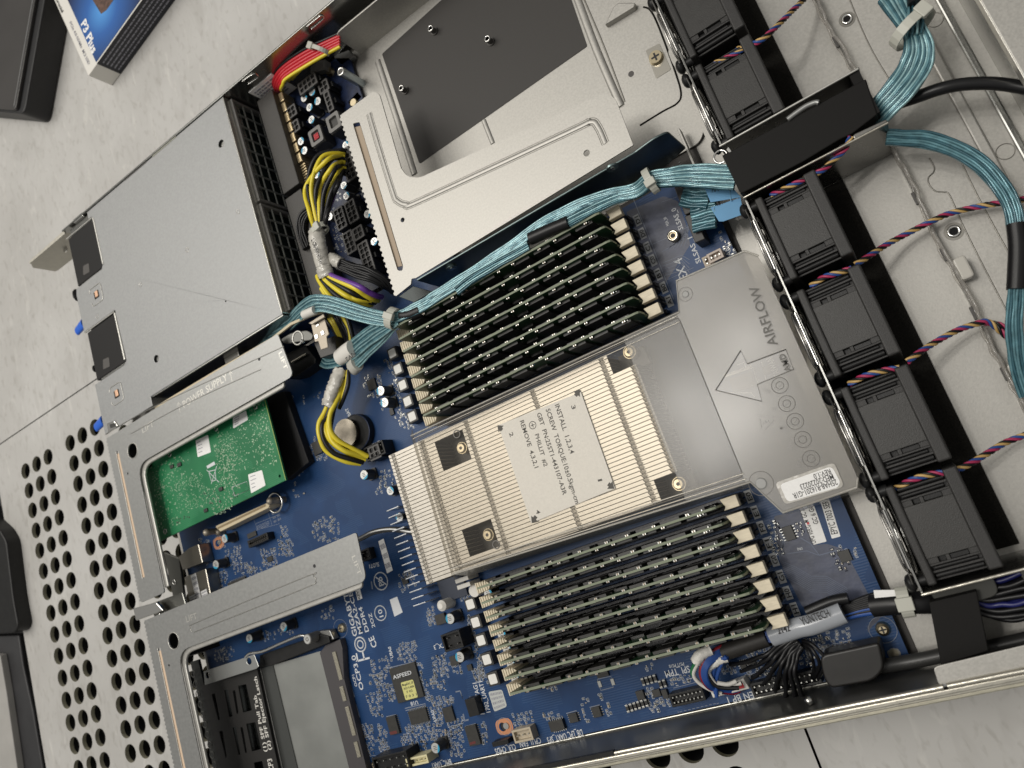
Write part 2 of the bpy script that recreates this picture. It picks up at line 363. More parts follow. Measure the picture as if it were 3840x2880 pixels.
# ================================================================== THE SETTING: raised floor tiles
def tile_floor():
    TX0, TX1, TY0, TY1 = -622.4, -10.8, -505, 107.0
    pit = 18.3; gx = [-577.2 + 70.2 * i for i in range(8)]; y0 = 70.3; R = 6.9
    cols = [g + 18.1 * j for g in gx for j in range(3)]; rows = [y0 - 18.15 * j for j in range(30)]
    def hidden(x, y): return (-380 < x < -20 and -225 < y < 215)
    top = MB(); core = MB(); N = 24; edgesx = [TX0]
    def ring_cell(cx, cy, xa, xb, ya, yb):
        if hidden(cx, cy): top.add([(xa, ya, 0), (xb, ya, 0), (xb, yb, 0), (xa, yb, 0)], [(0, 1, 2, 3)]); return
        sq = []; ci = []
        for k in range(N):
            a = 2 * pi * k / N + pi / 4; dx, dy = math.cos(a), math.sin(a)
            tx = ((xb - cx) if dx > 0 else (cx - xa)) / max(abs(dx), 1e-9); ty = ((yb - cy) if dy > 0 else (cy - ya)) / max(abs(dy), 1e-9)
            t = min(tx, ty); sq.append((cx + dx * t, cy + dy * t, 0)); ci.append((cx + dx * R, cy + dy * R, 0))
        # exact corners
        for k, (ax, ay) in zip((0, N // 4, N // 2, 3 * N // 4), ((xb, yb), (xa, yb), (xa, ya), (xb, ya))): sq[k] = (ax, ay, 0)
        top.add(sq + ci, [(i, (i + 1) % N, N + (i + 1) % N, N + i) for i in range(N)])
        lo = [(x, y, -3.2) for x, y, _ in ci]
        core.add(ci + lo, [(i, (i + 1) % N, N + (i + 1) % N, N + i) for i in range(N)], True)
        l2 = [(cx + (x - cx) * 1.02, cy + (y - cy) * 1.02, -3.2) for x, y, _ in ci]; l3 = [(x, y, -34) for x, y, _ in l2]
        core.cur = 1; core.add(l2 + l3, [(i, (i + 1) % N, N + (i + 1) % N, N + i) for i in range(N)], True); core.cur = 0
    def q(x0, x1, y0_, y1_):
        if x1 - x0 > 1e-3 and y1_ - y0_ > 1e-3: top.add([(x0, y0_, 0), (x1, y0_, 0), (x1, y1_, 0), (x0, y1_, 0)], [(0, 1, 2, 3)])
    ry1 = rows[0] + 9.07; ry0 = rows[-1] - 9.07
    q(TX0, TX1, ry1, TY1); q(TX0, TX1, TY0, ry0)
    xprev = TX0
    for g in gx:
        xs = g - 9.05; q(xprev, xs, ry0, ry1)
        for j in range(3):
            for y in rows: ring_cell(g + 18.1 * j, y, xs + 18.1 * j, xs + 18.1 * (j + 1), y - 9.075, y + 9.075)
        xprev = xs + 54.3
    q(xprev, TX1, ry0, ry1)
    top.mi = [0] * len(top.f)
    o = top.build('perforated_floor_tile', TILE); tag(o, 'pale perforated raised floor tile with rows of round holes', None, None, 'structure')
    c = core.build('hole_wall', [CORE, VOID], o)
    t2 = MB()
    for (x0, x1, y0_, y1_) in ((-622.4, -10.8, 108.1, 720), (-9.7, 602, -505, 107.0), (-9.7, 602, 108.1, 720), (-1235, -623.5, 108.1, 720), (-9.7, 602, -1118, -506.1), (-622.4, -10.8, -1118, -506.1)):
        t2.box(x0, x1, y0_, y1_, -30, 0)
    tag(t2.build('floor', TILE, None, 0.3), None, None, None, 'structure')
    u = MB(); u.box(-1300, 700, -1200, 760, -62, -60)
    tag(u.build('underfloor', VOID), None, None, None, 'structure')
    s = MB(); s.box(-1235, -623.6, -600, 107, -12, -9)
    tag(s.build('cable_trench', mat('trench_grey', (0.035, 0.035, 0.037), 0.6, 0, .2, 60)), None, None, None, 'structure')
tile_floor()

# ------------------------------------------------------------------ things standing on the floor round the server
def ssd_box():
    # top corner over its base corner gives the height
    h = 21.0
    c0 = Vector(P2('A1', 570, 490, h)); pl = Vector(P2('A1', 350, 0, h)); pr = Vector(P2('A1', 905, 0, h))
    dl = (pl - c0).normalized(); dr = Vector((dl.y, -dl.x)); 
    if dr.dot(pr - c0) < 0: dr = -dr
    L, Wd = 150, 118
    t = thing('ssd_box', 'blue and black retail carton with a white band, lying on the floor', 'box', (*c0, 0))
    def pt(a, b): return tuple(c0 + dl * a + dr * b)
    B = MB().prism([pt(0, 0), pt(L, 0), pt(L, Wd), pt(0, Wd)], 0.3, h - .3).build('carton', WHITE, t, .4)
    bm = mat('carton_blue', (0.008, 0.014, 0.045), 0.30, 0)
    # printed glow of the artwork round the picture window (a printed colour, fixed to the carton)
    m = bpy.data.materials.new('carton_print'); m.use_nodes = True; tt = m.node_tree; bb = tt.nodes['Principled BSDF']; bb.inputs['Roughness'].default_value = .32
    g = tt.nodes.new('ShaderNodeNewGeometry'); vm = tt.nodes.new('ShaderNodeVectorMath'); vm.operation = 'DISTANCE'; tt.links.new(g.outputs['Position'], vm.inputs[0])
    q = P('A1', 660, 60, h); vm.inputs[1].default_value = (q[0]*MM, q[1]*MM, h*MM)
    rr = tt.nodes.new('ShaderNodeMapRange'); rr.inputs['From Max'].default_value = 0.05; tt.links.new(vm.outputs['Value'], rr.inputs['Value'])
    ra = tt.nodes.new('ShaderNodeValToRGB'); tt.links.new(rr.outputs[0], ra.inputs[0])
    ra.color_ramp.elements[0].color = (0.10, 0.36, 0.80, 1); ra.color_ramp.elements[1].color = (0.012, 0.025, 0.085, 1); el = ra.color_ramp.elements.new(.4); el.color = (0.03, 0.13, 0.42, 1)
    tt.links.new(ra.outputs[0], bb.inputs['Base Color'])
    band = 13.5
    MB().prism([pt(1.5, band), pt(L, band), pt(L, Wd), pt(1.5, Wd)], h - .28, h).build('printed_top', m, t)
    # dark side panel with small print
    a0, a1 = c0 + dr * band, c0 + dr * Wd
    sd = MB(); n = -dl * .3
    sd.add([(*(a0 + n), .4), (*(a1 + n), .4), (*(a1 + n), h), (*(a0 + n), h)], [(0, 1, 2, 3)]); sd.build('printed_side', mat('carton_black', (0.012, 0.013, 0.02), .35), t)
    pr_ = MB(); nn = -dl * .42; ZV = Vector((0, 0, 1))
    rnd = random.Random(3)
    for r in range(5):
        z0 = h - 3.2 - r * 3.3; u = band + 3
        while u < Wd - 3:
            l = rnd.uniform(1.2, 4.5); A = c0 + dr * u + nn; Bv = c0 + dr * (u + l) + nn
            pr_.add([(*A, z0 - 1.1), (*Bv, z0 - 1.1), (*Bv, z0), (*A, z0)], [(0, 1, 2, 3)]); u += l + .7
    pr_.build('small_print', INKG, t)
    # picture window (a dark drive photo) and lettering
    w = PL('A1', [(600, 0), (655, 90), (690, 65), (735, 0), (760, -60), (570, -60)], h + .1)
    MB().prism(w, h, h + .12).build('picture', mat('drive_picture', (0.10, 0.055, 0.04), .4, 0, .5, 300), t)
    T('P3 Plus', 'A1', (526, 158), (600, 352), h, PAPER, t, asc=7.4, lift=.1, bold=.03)
    T('PCIe 4.0 NVMe  M.2 SSD', 'A1', (450, 150), (572, 422), h, INKG, t, asc=2.6, lift=.1)
    T('crucial', 'A1', (362, 0), (400, 85), h, INK, t, asc=3.0, lift=.1)
ssd_box()
def black_tray():
    h = 26; c0 = Vector(P2('A1', 100, 712, h)); a = Vector(P2('A1', 225, 0, h)); d = (a - c0).normalized(); n = Vector((-d.y, d.x))
    if n.x > 0: n = -n
    t = thing('black_case', 'glossy black equipment case with a thin bright edge lying on the floor', 'case', (*c0, 0))
    def pt(u, v): return tuple(c0 + d * u + n * v)
    MB().prism(rounded([pt(-2, -9), pt(260, -9), pt(260, 180), pt(-2, 180)], 8), 1, h - 3).build('base', mat('case_black', (0.008, 0.008, 0.009), .5), t, 1)
    MB().prism(rounded([pt(0, 0), pt(260, 0), pt(260, 180), pt(0, 180)], 5), h - 3, h).build('lid', mat('case_lid', (0.045, 0.042, 0.04), .3, 0, .1, 20), t, .6)
    MB().strip([pt(3, 3), pt(258, 3)], 1.2, h - .1, h + .3).build('edge_highlight', mat('case_highlight', (0.42, 0.42, 0.42), .3, .8), t)  # pale strip paints the highlight along the lid edge
black_tray()
def far_left():
    t = thing('floor_socket_box', 'black rounded box standing in the gap beside the perforated tile', 'box', (-660, 0, 0))
    p = PL('C1', [(-300, -160), (0, 120), (40, 190), (85, 560), (118, 740), (95, 785), (-300, 800)], 12)
    MB().prism(rounded(p, 4), -9, 12).build('housing', BLACK, t, 1.2)
    t = thing('floor_duct', 'dark grey duct lying beside the perforated tile, below the black box', 'duct', (-660, -120, 0))
    p = PL('C1', [(-300, 815), (120, 800), (150, 1000), (215, 1300), (275, 1659), (290, 1800), (-300, 1800)], 2)
    MB().prism(p, -9, 2).build('body', mat('duct_grey', (0.03, 0.03, 0.032), .45, 0, .1, 50), t, 1)
    p = PL('C1', [(-300, 880), (0, 930), (42, 1180), (110, 1659), (125, 1800), (-300, 1800)], 8)
    t = thing('grey_floor_panel', 'light grey panel lying on the dark duct in the bottom left corner', 'panel', (-680, -150, 2))
    MB().prism(p, 2.1, 8).build('panel', mat('panel_grey', (0.36, 0.35, 0.33), .5, 0, .05, 50), t, .6)
far_left()

# ================================================================== THE SERVER CHASSIS
CH = thing('server_chassis', 'galvanised steel rack server case with its lid off, lying open on the tiles', 'server case', (-110, -15, 0))
XR = -398.5; XF = 171
MB().plate(rect(XR, 330, -238.8, 204.5), [], 0.8, 1.6).build('base_plate', STEEL, CH)
# long wall at the far side, and its folded lip
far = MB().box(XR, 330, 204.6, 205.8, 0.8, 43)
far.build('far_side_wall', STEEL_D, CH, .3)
ear = MB(); e_ = [(-398, 41.2), (-398, 14.2), (-454, 15.3), (-456.5, 16.5), (-457, 34), (-449, 40.4)]
n = len(e_); ear.add([(x, 204.8, z) for x, z in e_] + [(x, 206.2, z) for x, z in e_], [tuple(range(n)), tuple(range(2*n-1, n-1, -1))] + [(i, n+i, n+(i+1)%n, (i+1)%n) for i in range(n)])
ear.box(-449, -398, 203.0, 205, 40.0, 41.3)
ear.build('rail_end', mat('rail_zinc', (0.50, 0.48, 0.42), .5, .6, .05, 300), CH, .25)
sc_ = MB()
sc_.box(-383, -371, 203.5, 206.8, 39.5, 42.6); sc_.build('rail_clip', CHROME, CH, .3)
MB().cyl((-420, 203.6), 2.1, 28, 29).build('rail_notch', CHROME, CH)
# U shaped latch loops on the far wall
for (z, pts, x) in (('G1', [(285, 548), (470, 400), (570, 325), (625, 350), (610, 405), (375, 605)], 0), ('A1', [(1572, 527), (1640, 480), (1665, 485), (1668, 505), (1610, 545)], 0)):
    L = []
    for a, b in pts:
        d = ray(z, a, b); t_ = (204.2 - CP.y) / d.y; q_ = CP + d * t_; L.append((q_.x, 204.2, q_.z))
    MB().tube(catmull(L, 4), 0.45, 6).build('spring_loop', CHROME, CH)
# near wall: inner web, top fold, and the slide rail outside it
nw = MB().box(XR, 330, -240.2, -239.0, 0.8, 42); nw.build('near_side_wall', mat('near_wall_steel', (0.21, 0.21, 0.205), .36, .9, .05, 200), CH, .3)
MB().box(XR, 330, -239.0, -238.2, 1.6, 7.0).build('wall_foot', mat('foot_edge', (0.7, 0.69, 0.62), .35, .8), CH, .4)
lip = MB()
for x0, x1 in ((XR, -84.5), (-84.3, 56.5), (58, 330)):
    lip.tube([(x0, -239.8, 42.0), (x1, -239.8, 42.0)], 1.15, 10)
lip.build('top_fold', RAIL, CH)
MB().box(-145, -86, -240.4, -238.4, 41.0, 43.3).build('lip_slot', BLACK, CH)
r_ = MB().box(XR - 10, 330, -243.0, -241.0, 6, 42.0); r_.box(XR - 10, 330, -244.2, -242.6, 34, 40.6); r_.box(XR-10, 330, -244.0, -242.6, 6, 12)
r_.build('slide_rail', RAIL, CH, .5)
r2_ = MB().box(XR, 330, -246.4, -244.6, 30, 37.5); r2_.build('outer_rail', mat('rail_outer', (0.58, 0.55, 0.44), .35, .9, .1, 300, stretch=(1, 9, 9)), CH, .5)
MB().ball(P('C3', 975, 1270, 34), 2.0).build('rivet', CHROME, CH)
# raised front-of-wall panel in the corner at the right
fp = PL('C3', [(1690, 1085), (1720, 1070), (2240, 945), (2400, 905), (2400, 1050), (1760, 1185), (1720, 1180)], 41.5)
MB().prism(rounded(fp, 2.5), 40.6, 41.5).build('near_wall_flange', STEEL, CH, .3)
# screws and pressed marks on the bare floor of the case at the right
for z, x, y, R_ in (('A3', 1192, 110, 3.6), ('B3', 1808, -30 + 0, 0), ('G8', 818 * 1.7431, 458 * 1.7431, 3.9)):
    if R_:
        q_ = P2(z, x, y, 2); MB().ring((*q_, 2.0), R_ * .55, .7).build('pem_nut', CHROME, CH); MB().cyl(q_, R_, 1.6, 1.85).build('nut_seat', GROOVE, CH)
        MB().cyl(q_, R_ * .4, 1.8, 2.1).build('threaded_hole', VOID, CH)
for z, x, y, R_ in (('A3', 1700, 115, 3.2), ('A3', 2105, 873, 3.4), ('F5', 838, 310, 0)):
    if R_: MB().ring((*P2(z, x, y, 1.6), 1.6), R_, .22).build('pressed_mark', GROOVE, CH)
def groove(z, pts, h=1.6, w=.35, m=6):
    seam = MB(); seam.tube([(x, y, h) for x, y, _ in catmull([P(z, a, b, h) for a, b in pts], m)], w, 5); seam.build('panel_seam', GROOVE, CH)
groove('G8', [(1150, -20), (1205, 80), (1195, 140), (1140, 200), (1150, 280), (1220, 350), (1310, 362), (1380, 400), (1520, 720), (1760, 1200), (2010, 1680)])
groove('G8', [(1480, -40), (1700, 420), (2060, 1080), (2212, 1360)])
groove('A3', [(1200, -20), (1320, 260), (1460, 500)])


# stepped front edge: ribs and the front cover
stp = MB()
def rib(z, a, b, h0, h1, wd, m):
    p, q = P2(z, *a, h1), P2(z, *b, h1); x = (p[0] + q[0]) / 2
    MB().box(x - wd/2, x + wd/2, -236, 204, h0, h1).build('pressed_rib', m, CH, .8)
rib('A3', (1735, 0), (2212, 880), 1.6, 4.5, 3.0, STEEL_D)
rib('A3', (1560, 40), (2212, 1290), 1.6, 3.5, 4.5, STEEL)
FCV = thing('front_cover', 'plain bright steel cover over the drive bays in the top right corner', 'cover', (200, 60, 41))
x_ = P2('A3', 1960, 0, 42)[0]
MB().box(x_, 330, -236, 204, 40.8, 42).build('cover_plate', STEEL, FCV, .4)
MB().box(x_ - .2, x_ + .6, -236, 204, 36, 41.6).build('cover_lip', mat('lip_edge', (0.70, 0.68, 0.62), .35, .8), FCV, .3)
MB().box(x_ + 3, x_ + 4, -236, 204, 1.6, 40.5).build('bay_wall', STEEL_D, FCV)
# black foam strip under the front of the fans
fs = thing('foam_strip', 'long black foam strip on the case floor in front of the fans', 'foam strip', (90, -60, 1.6))
MB().box(60, 102.1, -203, -29, 1.7, 3.2).build('strip', FOAM, fs)
MB().box(60, 102.1, 0, 120, 1.7, 3.2).build('strip', FOAM, fs)
# liquid-clear edging along the front of the fan bay
ed = thing('clear_edging', 'wavy strip of clear plastic edging running in front of the fans', 'edging', (124, -50, 1.6))
rnd = random.Random(5); a = []; b = []
y = 125.0
while y > -236:
    x0 = 125.2 + 0.6 * math.sin(y * .11); a.append((x0 + rnd.uniform(-.45, .45), y, 9.5 + rnd.uniform(-.8, .8))); b.append((x0 - .8 + rnd.uniform(-.6, .6), y, 6.5 + rnd.uniform(-.8, .8))); y -= 4
m_ = MB().tube(catmull(a, 4), .85, 7); m_.tube(catmull(b, 4), .6, 6); m_.build('strand', SILI, ed)
MB().box(124.6, 125.4, -236, 125, 1.6, 6.2).build('upright', STEEL_D, ed)
for i in range(13): y = 118 - i * 28; MB().box(123.6, 125.0, y - 6, y, 5.0, 7.2).build('dark_clip', CHIPG, ed, .3)
for z, x, y in (('B3', 1855, 165), ('B3', 2170, 775)):
    q_ = P2(z, x, y, 9); MB().prism(rounded([(q_[0]-2, q_[1]-5), (q_[0]+3, q_[1]-5), (q_[0]+3, q_[1]+5), (q_[0]-2, q_[1]+5)], 1.5), 5, 10.5).build('clear_pad', mat('pad_clear', (.55,.53,.48), .12, 0), ed, .8)
# ================================================================== POWER SUPPLIES AND THEIR LID
PS = thing('power_supply_cage', 'large smooth steel lid over the power supply bay at the rear left', 'metal cover', (-300, 120, 40))
h = 42.0
outer = [(-208.2, 204.3), (-366.5, 204.3), (-366.5, 198.3), (-362.5, 198.3), (-360.8, 196), (-360.8, 158), (-364, 154.2), (-397, 154.2), (-398.3, 150), (-398.3, 119.5)]
# second window further down
h2 = PL('B1', [(735, 470), (815, 790), (650, 925)], h)
outer += [(-398.3, h2[0][1] + 1), (h2[0][0] + 2, h2[0][1] + 1), (h2[1][0] + 1, h2[1][1] + 1), (h2[1][0] - 2, h2[1][1] - 1.5), (-398.3, h2[1][1] - 1.5), (-398.3, 36.4), (-342, 36.4), (-342, 43.2), (-208.2, 43.2)]
holes = []
for z, x, y, R_ in (('A1', 1432, 930, 2.6), ('B1', 1012, 770, 2.6), ('B1', 1462, 397, .5)): holes.append(circ(*P2(z, x, y, h), R_, 16))
MB().plate(outer, holes, 41.2, h).build('lid', STEEL_L, PS, .35)
MB().box(-208.6, -207.4, 44, 204, 30, 42.6).build('front_fold', mat('fold_bright', (0.66, 0.65, 0.6), .25, .9), PS, .5)
MB().box(-341, -208.2, 42.2, 43.4, 2, 41.6).build('side_fold', STEEL_D, PS, .3)
for z, x, y in (('A1', 1543, 1372), ('A1', 1213, 1618), ('B1', 1213, 65), ('B1', 910, 290), ('B1', 632, 497)): MB().ring((*P2(z, x, y, h), h), 1.5, .22).build('dimple', EMB, PS)
for (a, b, c, d) in (((590, 300), (660, 300), (660, 380), (590, 440)), ((720, 935), (790, 935), (800, 1030), (715, 1090))):
    pts = [P2('B1', *q_, h) for q_ in (a, b, c, d)]; cx = sum(p[0] for p in pts)/4; cy = sum(p[1] for p in pts)/4
    MB().tube([(x, y, h + .1) for x, y in rounded([(cx-7, cy-7), (cx+7, cy-7), (cx+7, cy+7), (cx-7, cy+7)], 3)] , .35, 5).build('pressed_frame', EMB, PS)
    MB().box(cx - 2.6, cx + 3.0, cy - 2.8, cy + 2.8, h - .05, h + .15).build('slot', VOID, PS)
    MB().box(cx - .6, cx + 2.6, cy - 2.2, cy + 2.6, h + .1, h + .9).build('spring_tab', ROSE, PS, .3)
# dark label strip and tan edge on the outer edge of the lid
MB().box(-285, -258, 203.6, 206.6, 41.4, 42.3).build('edge_clip', mat('clip_grey', (.3, .3, .25), .5), PS, .2)
MB().box(-318, -292, 203.6, 206.0, 41.2, 42.2).build('edge_slot', CHIPG, PS, .2)
# two supplies seen under the lid: black grille at the inside end, black handle window at the outside end
def psu(name_lbl, ya, yb, win):
    t = thing('power_supply', name_lbl, 'power supply', (-300, (ya + yb) / 2, 1.8), 'power supplies side by side')
    MB().box(-392, -209.5, ya, yb, 1.8, 40.4).build('case', STEEL_D, t)
    x = -208.9
    fr = MB(); W_ = ya - yb
    z0, z1 = 4, 37.5
    fr.box(x - .4, x + 3.6, ya, ya - 2, z0, z1); fr.box(x - .4, x + 3.6, yb, yb + 2, z0, z1); fr.box(x - .4, x + 3.6, yb + 2, ya - 2, z1 - 2, z1); fr.box(x - .4, x + 3.6, yb + 2, ya - 2, z0, z0 + 2)
    fr.build('grille_frame', GREYP, t, .3)
    g = MB(); ny, nz = 8, 3
    for i in range(1, ny): y = ya - 2 + (yb - ya + 4) * i / ny; g.tube([(x + 3, y, z0 + 2), (x + 3, y, z1 - 2)], .75, 6)
    for i in range(1, nz + 1): z = z0 + 2 + (z1 - z0 - 4) * i / (nz + 1); g.tube([(x + 3, ya - 2, z), (x + 3, yb + 2, z)], .7, 6)
    g.build('finger_guard', mat('guard_grey', (0.27, 0.28, 0.26), .3, .5), t)
    MB().box(x - .3, x, ya - 2, yb + 2, z0 + 2, z1 - 2).build('grille_backing', mat('psu_green_dark', (0.004, 0.012, 0.009), .6, 0, .6, 120), t)
    wx0, wx1, wy0, wy1 = win
    MB().box(wx0, wx1, wy0, wy1, 30, 40.9).build('handle_window', mat('window_black', (.010, .0095, .0095), .45, spec=.25), t, .6)
    MB().tube([(wx1 + 1.2, wy1 - 1, 41.6), (wx1 + 1.2, wy0 + 1, 41.6)], 1.0, 8).build('window_fold', EMB, t)
    MB().tube([(wx0 - 1, wy1 + .6, 41.4), (wx1 + .5, wy1 + .6, 41.4)], .55, 6).build('window_fold', EMB, t)
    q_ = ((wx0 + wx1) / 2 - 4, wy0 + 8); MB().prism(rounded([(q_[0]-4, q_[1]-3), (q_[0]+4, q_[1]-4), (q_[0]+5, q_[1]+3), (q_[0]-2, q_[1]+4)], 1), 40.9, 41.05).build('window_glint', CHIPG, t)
    return t
s1 = psu('power supply in the bay nearest the long far wall, black window at its rear end', 203.3, 124.5, (-396, -362, 156, 197))
s2 = psu('power supply in the bay beside the riser bracket, black window at its rear end', 122.5, 46, (-396.5, h2[0][0], h2[1][1] + 1, h2[0][1]))
for t_, z, x, y in ((s1, 'B1', 525, 575), (s2, 'B1', 650, 1200)):
    q_ = P(z, x, y, 26); MB().tube([(q_[0] - 5, q_[1], q_[2]), (q_[0] + 8, q_[1] + 1, q_[2] + 2)], 3.6, 10, flat=.55, r2=4.2).build('release_latch', BLUEP, t_)
for t_, z, x, y, R_ in ((s1, 'B1', 508, 360, 6), (s2, 'B1', 618, 835, 3.2)):
    q_ = P(z, x, y, 26); MB().ball(q_, R_, 12, .8, .35).build('pull_handle', BLACK, t_)
# edges of the two supplies: black socket blocks that take them
sk = thing('power_supply_socket', 'black socket block with gold contacts in front of the far grille', 'connector', (-190, 165, 8), 'power supply sockets')
def pblock(par, ya, yb):
    b_ = PL('A1', [(1700, 735), (1800, 665), (1960, 1230), (1855, 1320)], 24)
    MB().box(-196.5, -181.5, ya, yb, 8, 24).build('housing', mat('socket_black', (0.045, 0.042, 0.038), .5, 0, .1, 300), par, .5)
pblock(sk, 201, 128)
cm = 0
for i in range(7):
    y = 199 - i * 8.0; MB().box(-181.4, -177.5, y - 6.6, y, 8.5, 19.5).build('contact_block', GOLDP, sk, .5)
for i in range(9):
    y = 143 - i * 1.9; MB().box(-181.4, -176.8, y - 1.1, y, 8.5, 18.5).build('contact_pin', GOLDP, sk, .3)
sk2 = thing('power_supply_socket', 'black socket block behind the yellow wires', 'connector', (-190, 85, 8), 'power supply sockets')
pblock(sk2, 124, 47)
# ================================================================== MAIN BOARD
MBD = thing('main_board', 'big blue server main board with white lettering, filling the lower middle of the case', 'circuit board', (-150, -110, 6.4))
BZ = 8.0
MB().plate([(-388, -237.4), (45.6, -237.4), (46.4, 9.6), (-100, 9.6), (-100, 40), (-207, 40), (-207, 33), (-388, 33)], [circ(*P2('C2', 1195, 1390, BZ), 2.6, 16)], 6.4, BZ).build('board', PCB, MBD)
# dark film that shows round the board edge
fl = thing('insulating_film', 'dark grey insulating film showing round the right edge of the main board', 'film', (50, -100, 1.7))
p = rounded([(-60, -236), (48.7, -236), (48.7, 41.4), (12, 41.4), (12, 14), (-60, 14)], [0, 1, 6, 1, 0, 0])
MB().prism(p, 1.7, 2.3).build('film', mat('film_grey', (0.055, 0.05, 0.045), .6, 0, .1, 300), fl)
# copper areas, greyed to carry a reflection, with raised traces at the right of the board
def pour(z, pts, nm='copper_area'): MB().prism(rounded(PL(z, pts, BZ), 1.2, 3), BZ, BZ + .05).build(nm, POUR, MBD)
pour('D2', [(1280, 350), (1800, 130), (2000, 200), (2110, 520), (2170, 800), (1720, 1500), (1560, 1080), (1420, 620)])
pour('D5', [(1480, 500), (1850, 420), (2060, 900), (2212, 880), (2460, 960), (2800, 1600), (2300, 1820), (1880, 1760), (1560, 1120)])
pour('E4', [(40, 920), (160, 780), (260, 740), (200, 840), (90, 940), (60, 1020)])
TRM = mat('trace_blue', (0.10, 0.125, 0.19), .4, 0, .05, 100, coat=.1)
def trace(z, pts, w=.35): MB().strip([P2(z, a, b, BZ) for a, b in pts], w, BZ + .04, BZ + .12).build('signal_trace', TRM, MBD)
for i in range(9):
    d = i * 27
    trace('D5', [(1600, 1130 + d * .9), (1780, 1200 + d), (2000, 1330 + d), (2212, 1330 + d * 1.02), (2500, 1500 + d)], .3)
for i in range(6): trace('D5', [(1420 + i*24, 560 + i * 8), (1560 + i*14, 640 + i*30), (1600 + i*6, 900), (1560, 1000 + i * 20)], .3)
for i in range(7): trace('D2', [(1780 + i*52, 900 - i * 14), (1850 + i*48, 860 - i*30), (2100, 700 - i*26), (2190, 520)], .3)
for i in range(5): trace('D2', [(1800, 1050 + i*46), (1900 + i*30, 1010 + i*40), (2050, 950 + i*30), (2160, 1010 + i*60)], .3)
trace('D5', [(1850, 800), (1990, 880), (2110, 1040), (2400, 960)], .5); trace('D5', [(1660, 1020), (1940, 980), (2100, 1040)], .4)
def sl(z, pts, w=.16, h=BZ): MB().strip([P2(z, a, b, h) for a, b in pts], w, h + .02, h + .07).build('outline_mark', SILKD, MBD)
sl('D2', [(1375, 150), (1600, 700), (1940, 1560)], .3); sl('D2', [(1640, 800), (1830, 715), (2170, 540)]); sl('D2', [(1850, 1290), (2212, 1120)]); sl('D2', [(1770, 215), (1990, 140)])

# ---- slots, labels, latches
def slot_row(y, names, k):
    yy = y
    t = MB()
    t.box(-140, 3, yy - 3.1, yy + 3.1, BZ, 13.5); t.box(-140, -133.8, yy - 3.1, yy + 3.1, 13.5, 18); t.box(0.3, 5.2, yy - 2.9, yy + 2.9, BZ, 27); t.box(5.2, 6.2, yy + .2, yy + 2.4, BZ, 14); t.box(5.2, 6.2, yy - 2.2, yy - .6, BZ, 14)
    s = t.build('memory_slot', mat('slot_black', (0.016, 0.016, 0.020), .38, 0, .1, 400), MBD, .25)
    c = MB()
    for i in range(62):
        x = -131 + i * 2.1; c.box(x, x + .9, yy + 1.5, yy + 2.1, 13.4, 13.62); c.box(x, x + .9, yy - 2.1, yy - 1.5, 13.4, 13.62)
    c.build('contact_slits', mat('slit_grey', (0.07, 0.07, 0.075), .4), s)
    l = MB()   # tall fixed latch tower at the right end, with the flared top of the photograph
    pr = [(0.3, yy - 2.7), (1.6, yy - 1.2), (1.0, yy + .5), (0.2, yy + 2.6), (7.9, yy + 2.6), (7.9, yy - 2.7)]
    l.prism(pr, 27.5, 31.5); l.build('latch', CREAM, s, .3)
    l = MB(); l.prism([(-141.5, yy + 3.0), (-134.0, yy + 1.9), (-132.0, yy - .2), (-134.0, yy - 2.6), (-141.5, yy - 3.0)], 12, 28)
    for i in range(5): l.box(-141 + i * 1.5, -140.3 + i * 1.5, yy - 2.7, yy + 2.7, 28, 28.5)
    l.build('latch', CREAM, s, .3)
UPY = [-7.698 * k for k in range(8)]; LOY = [-150.17 - 7.698 * k for k in range(8)]
for k in range(8): slot_row(UPY[k], None, k); slot_row(LOY[k], None, k)
def slot_label(s, cx, cy, z, x, y):
    q = P2(z, x, y, BZ)
    MB().box(q[0] - 1.7, q[0] + 1.5, q[1] - 3.1, q[1] + 3.0, BZ, BZ + .06).build('name_patch', SILK if False else mat('patch_grey', (0.46, 0.475, 0.49), .5), MBD)
    text(s, (q[0] + 1.1, q[1] - 2.1), (q[0] + 1.1, q[1] + 2.0), BZ + .07, INK, MBD, asc=2.3, bold=.02)
for s, x, y in (('D1', 1440, 460), ('D0', 1508, 645), ('C1', 1580, 840), ('C0', 1652, 1015), ('B1', 1728, 1210), ('B0', 1803, 1395), ('A1', 1880, 1580)): slot_label(s, 0, 0, 'D2', x, y)
for s, x, y in (('E0', 1140, 225), ('E1', 1230, 445), ('F0', 1315, 655), ('F1', 1405, 880), ('G0', 1490, 1100), ('G1', 1585, 1335), ('H0', 1675, 1560)): slot_label(s, 0, 0, 'D5', x, y)
slot_label('H1', 0, 0, 'E2', 1775, 310)

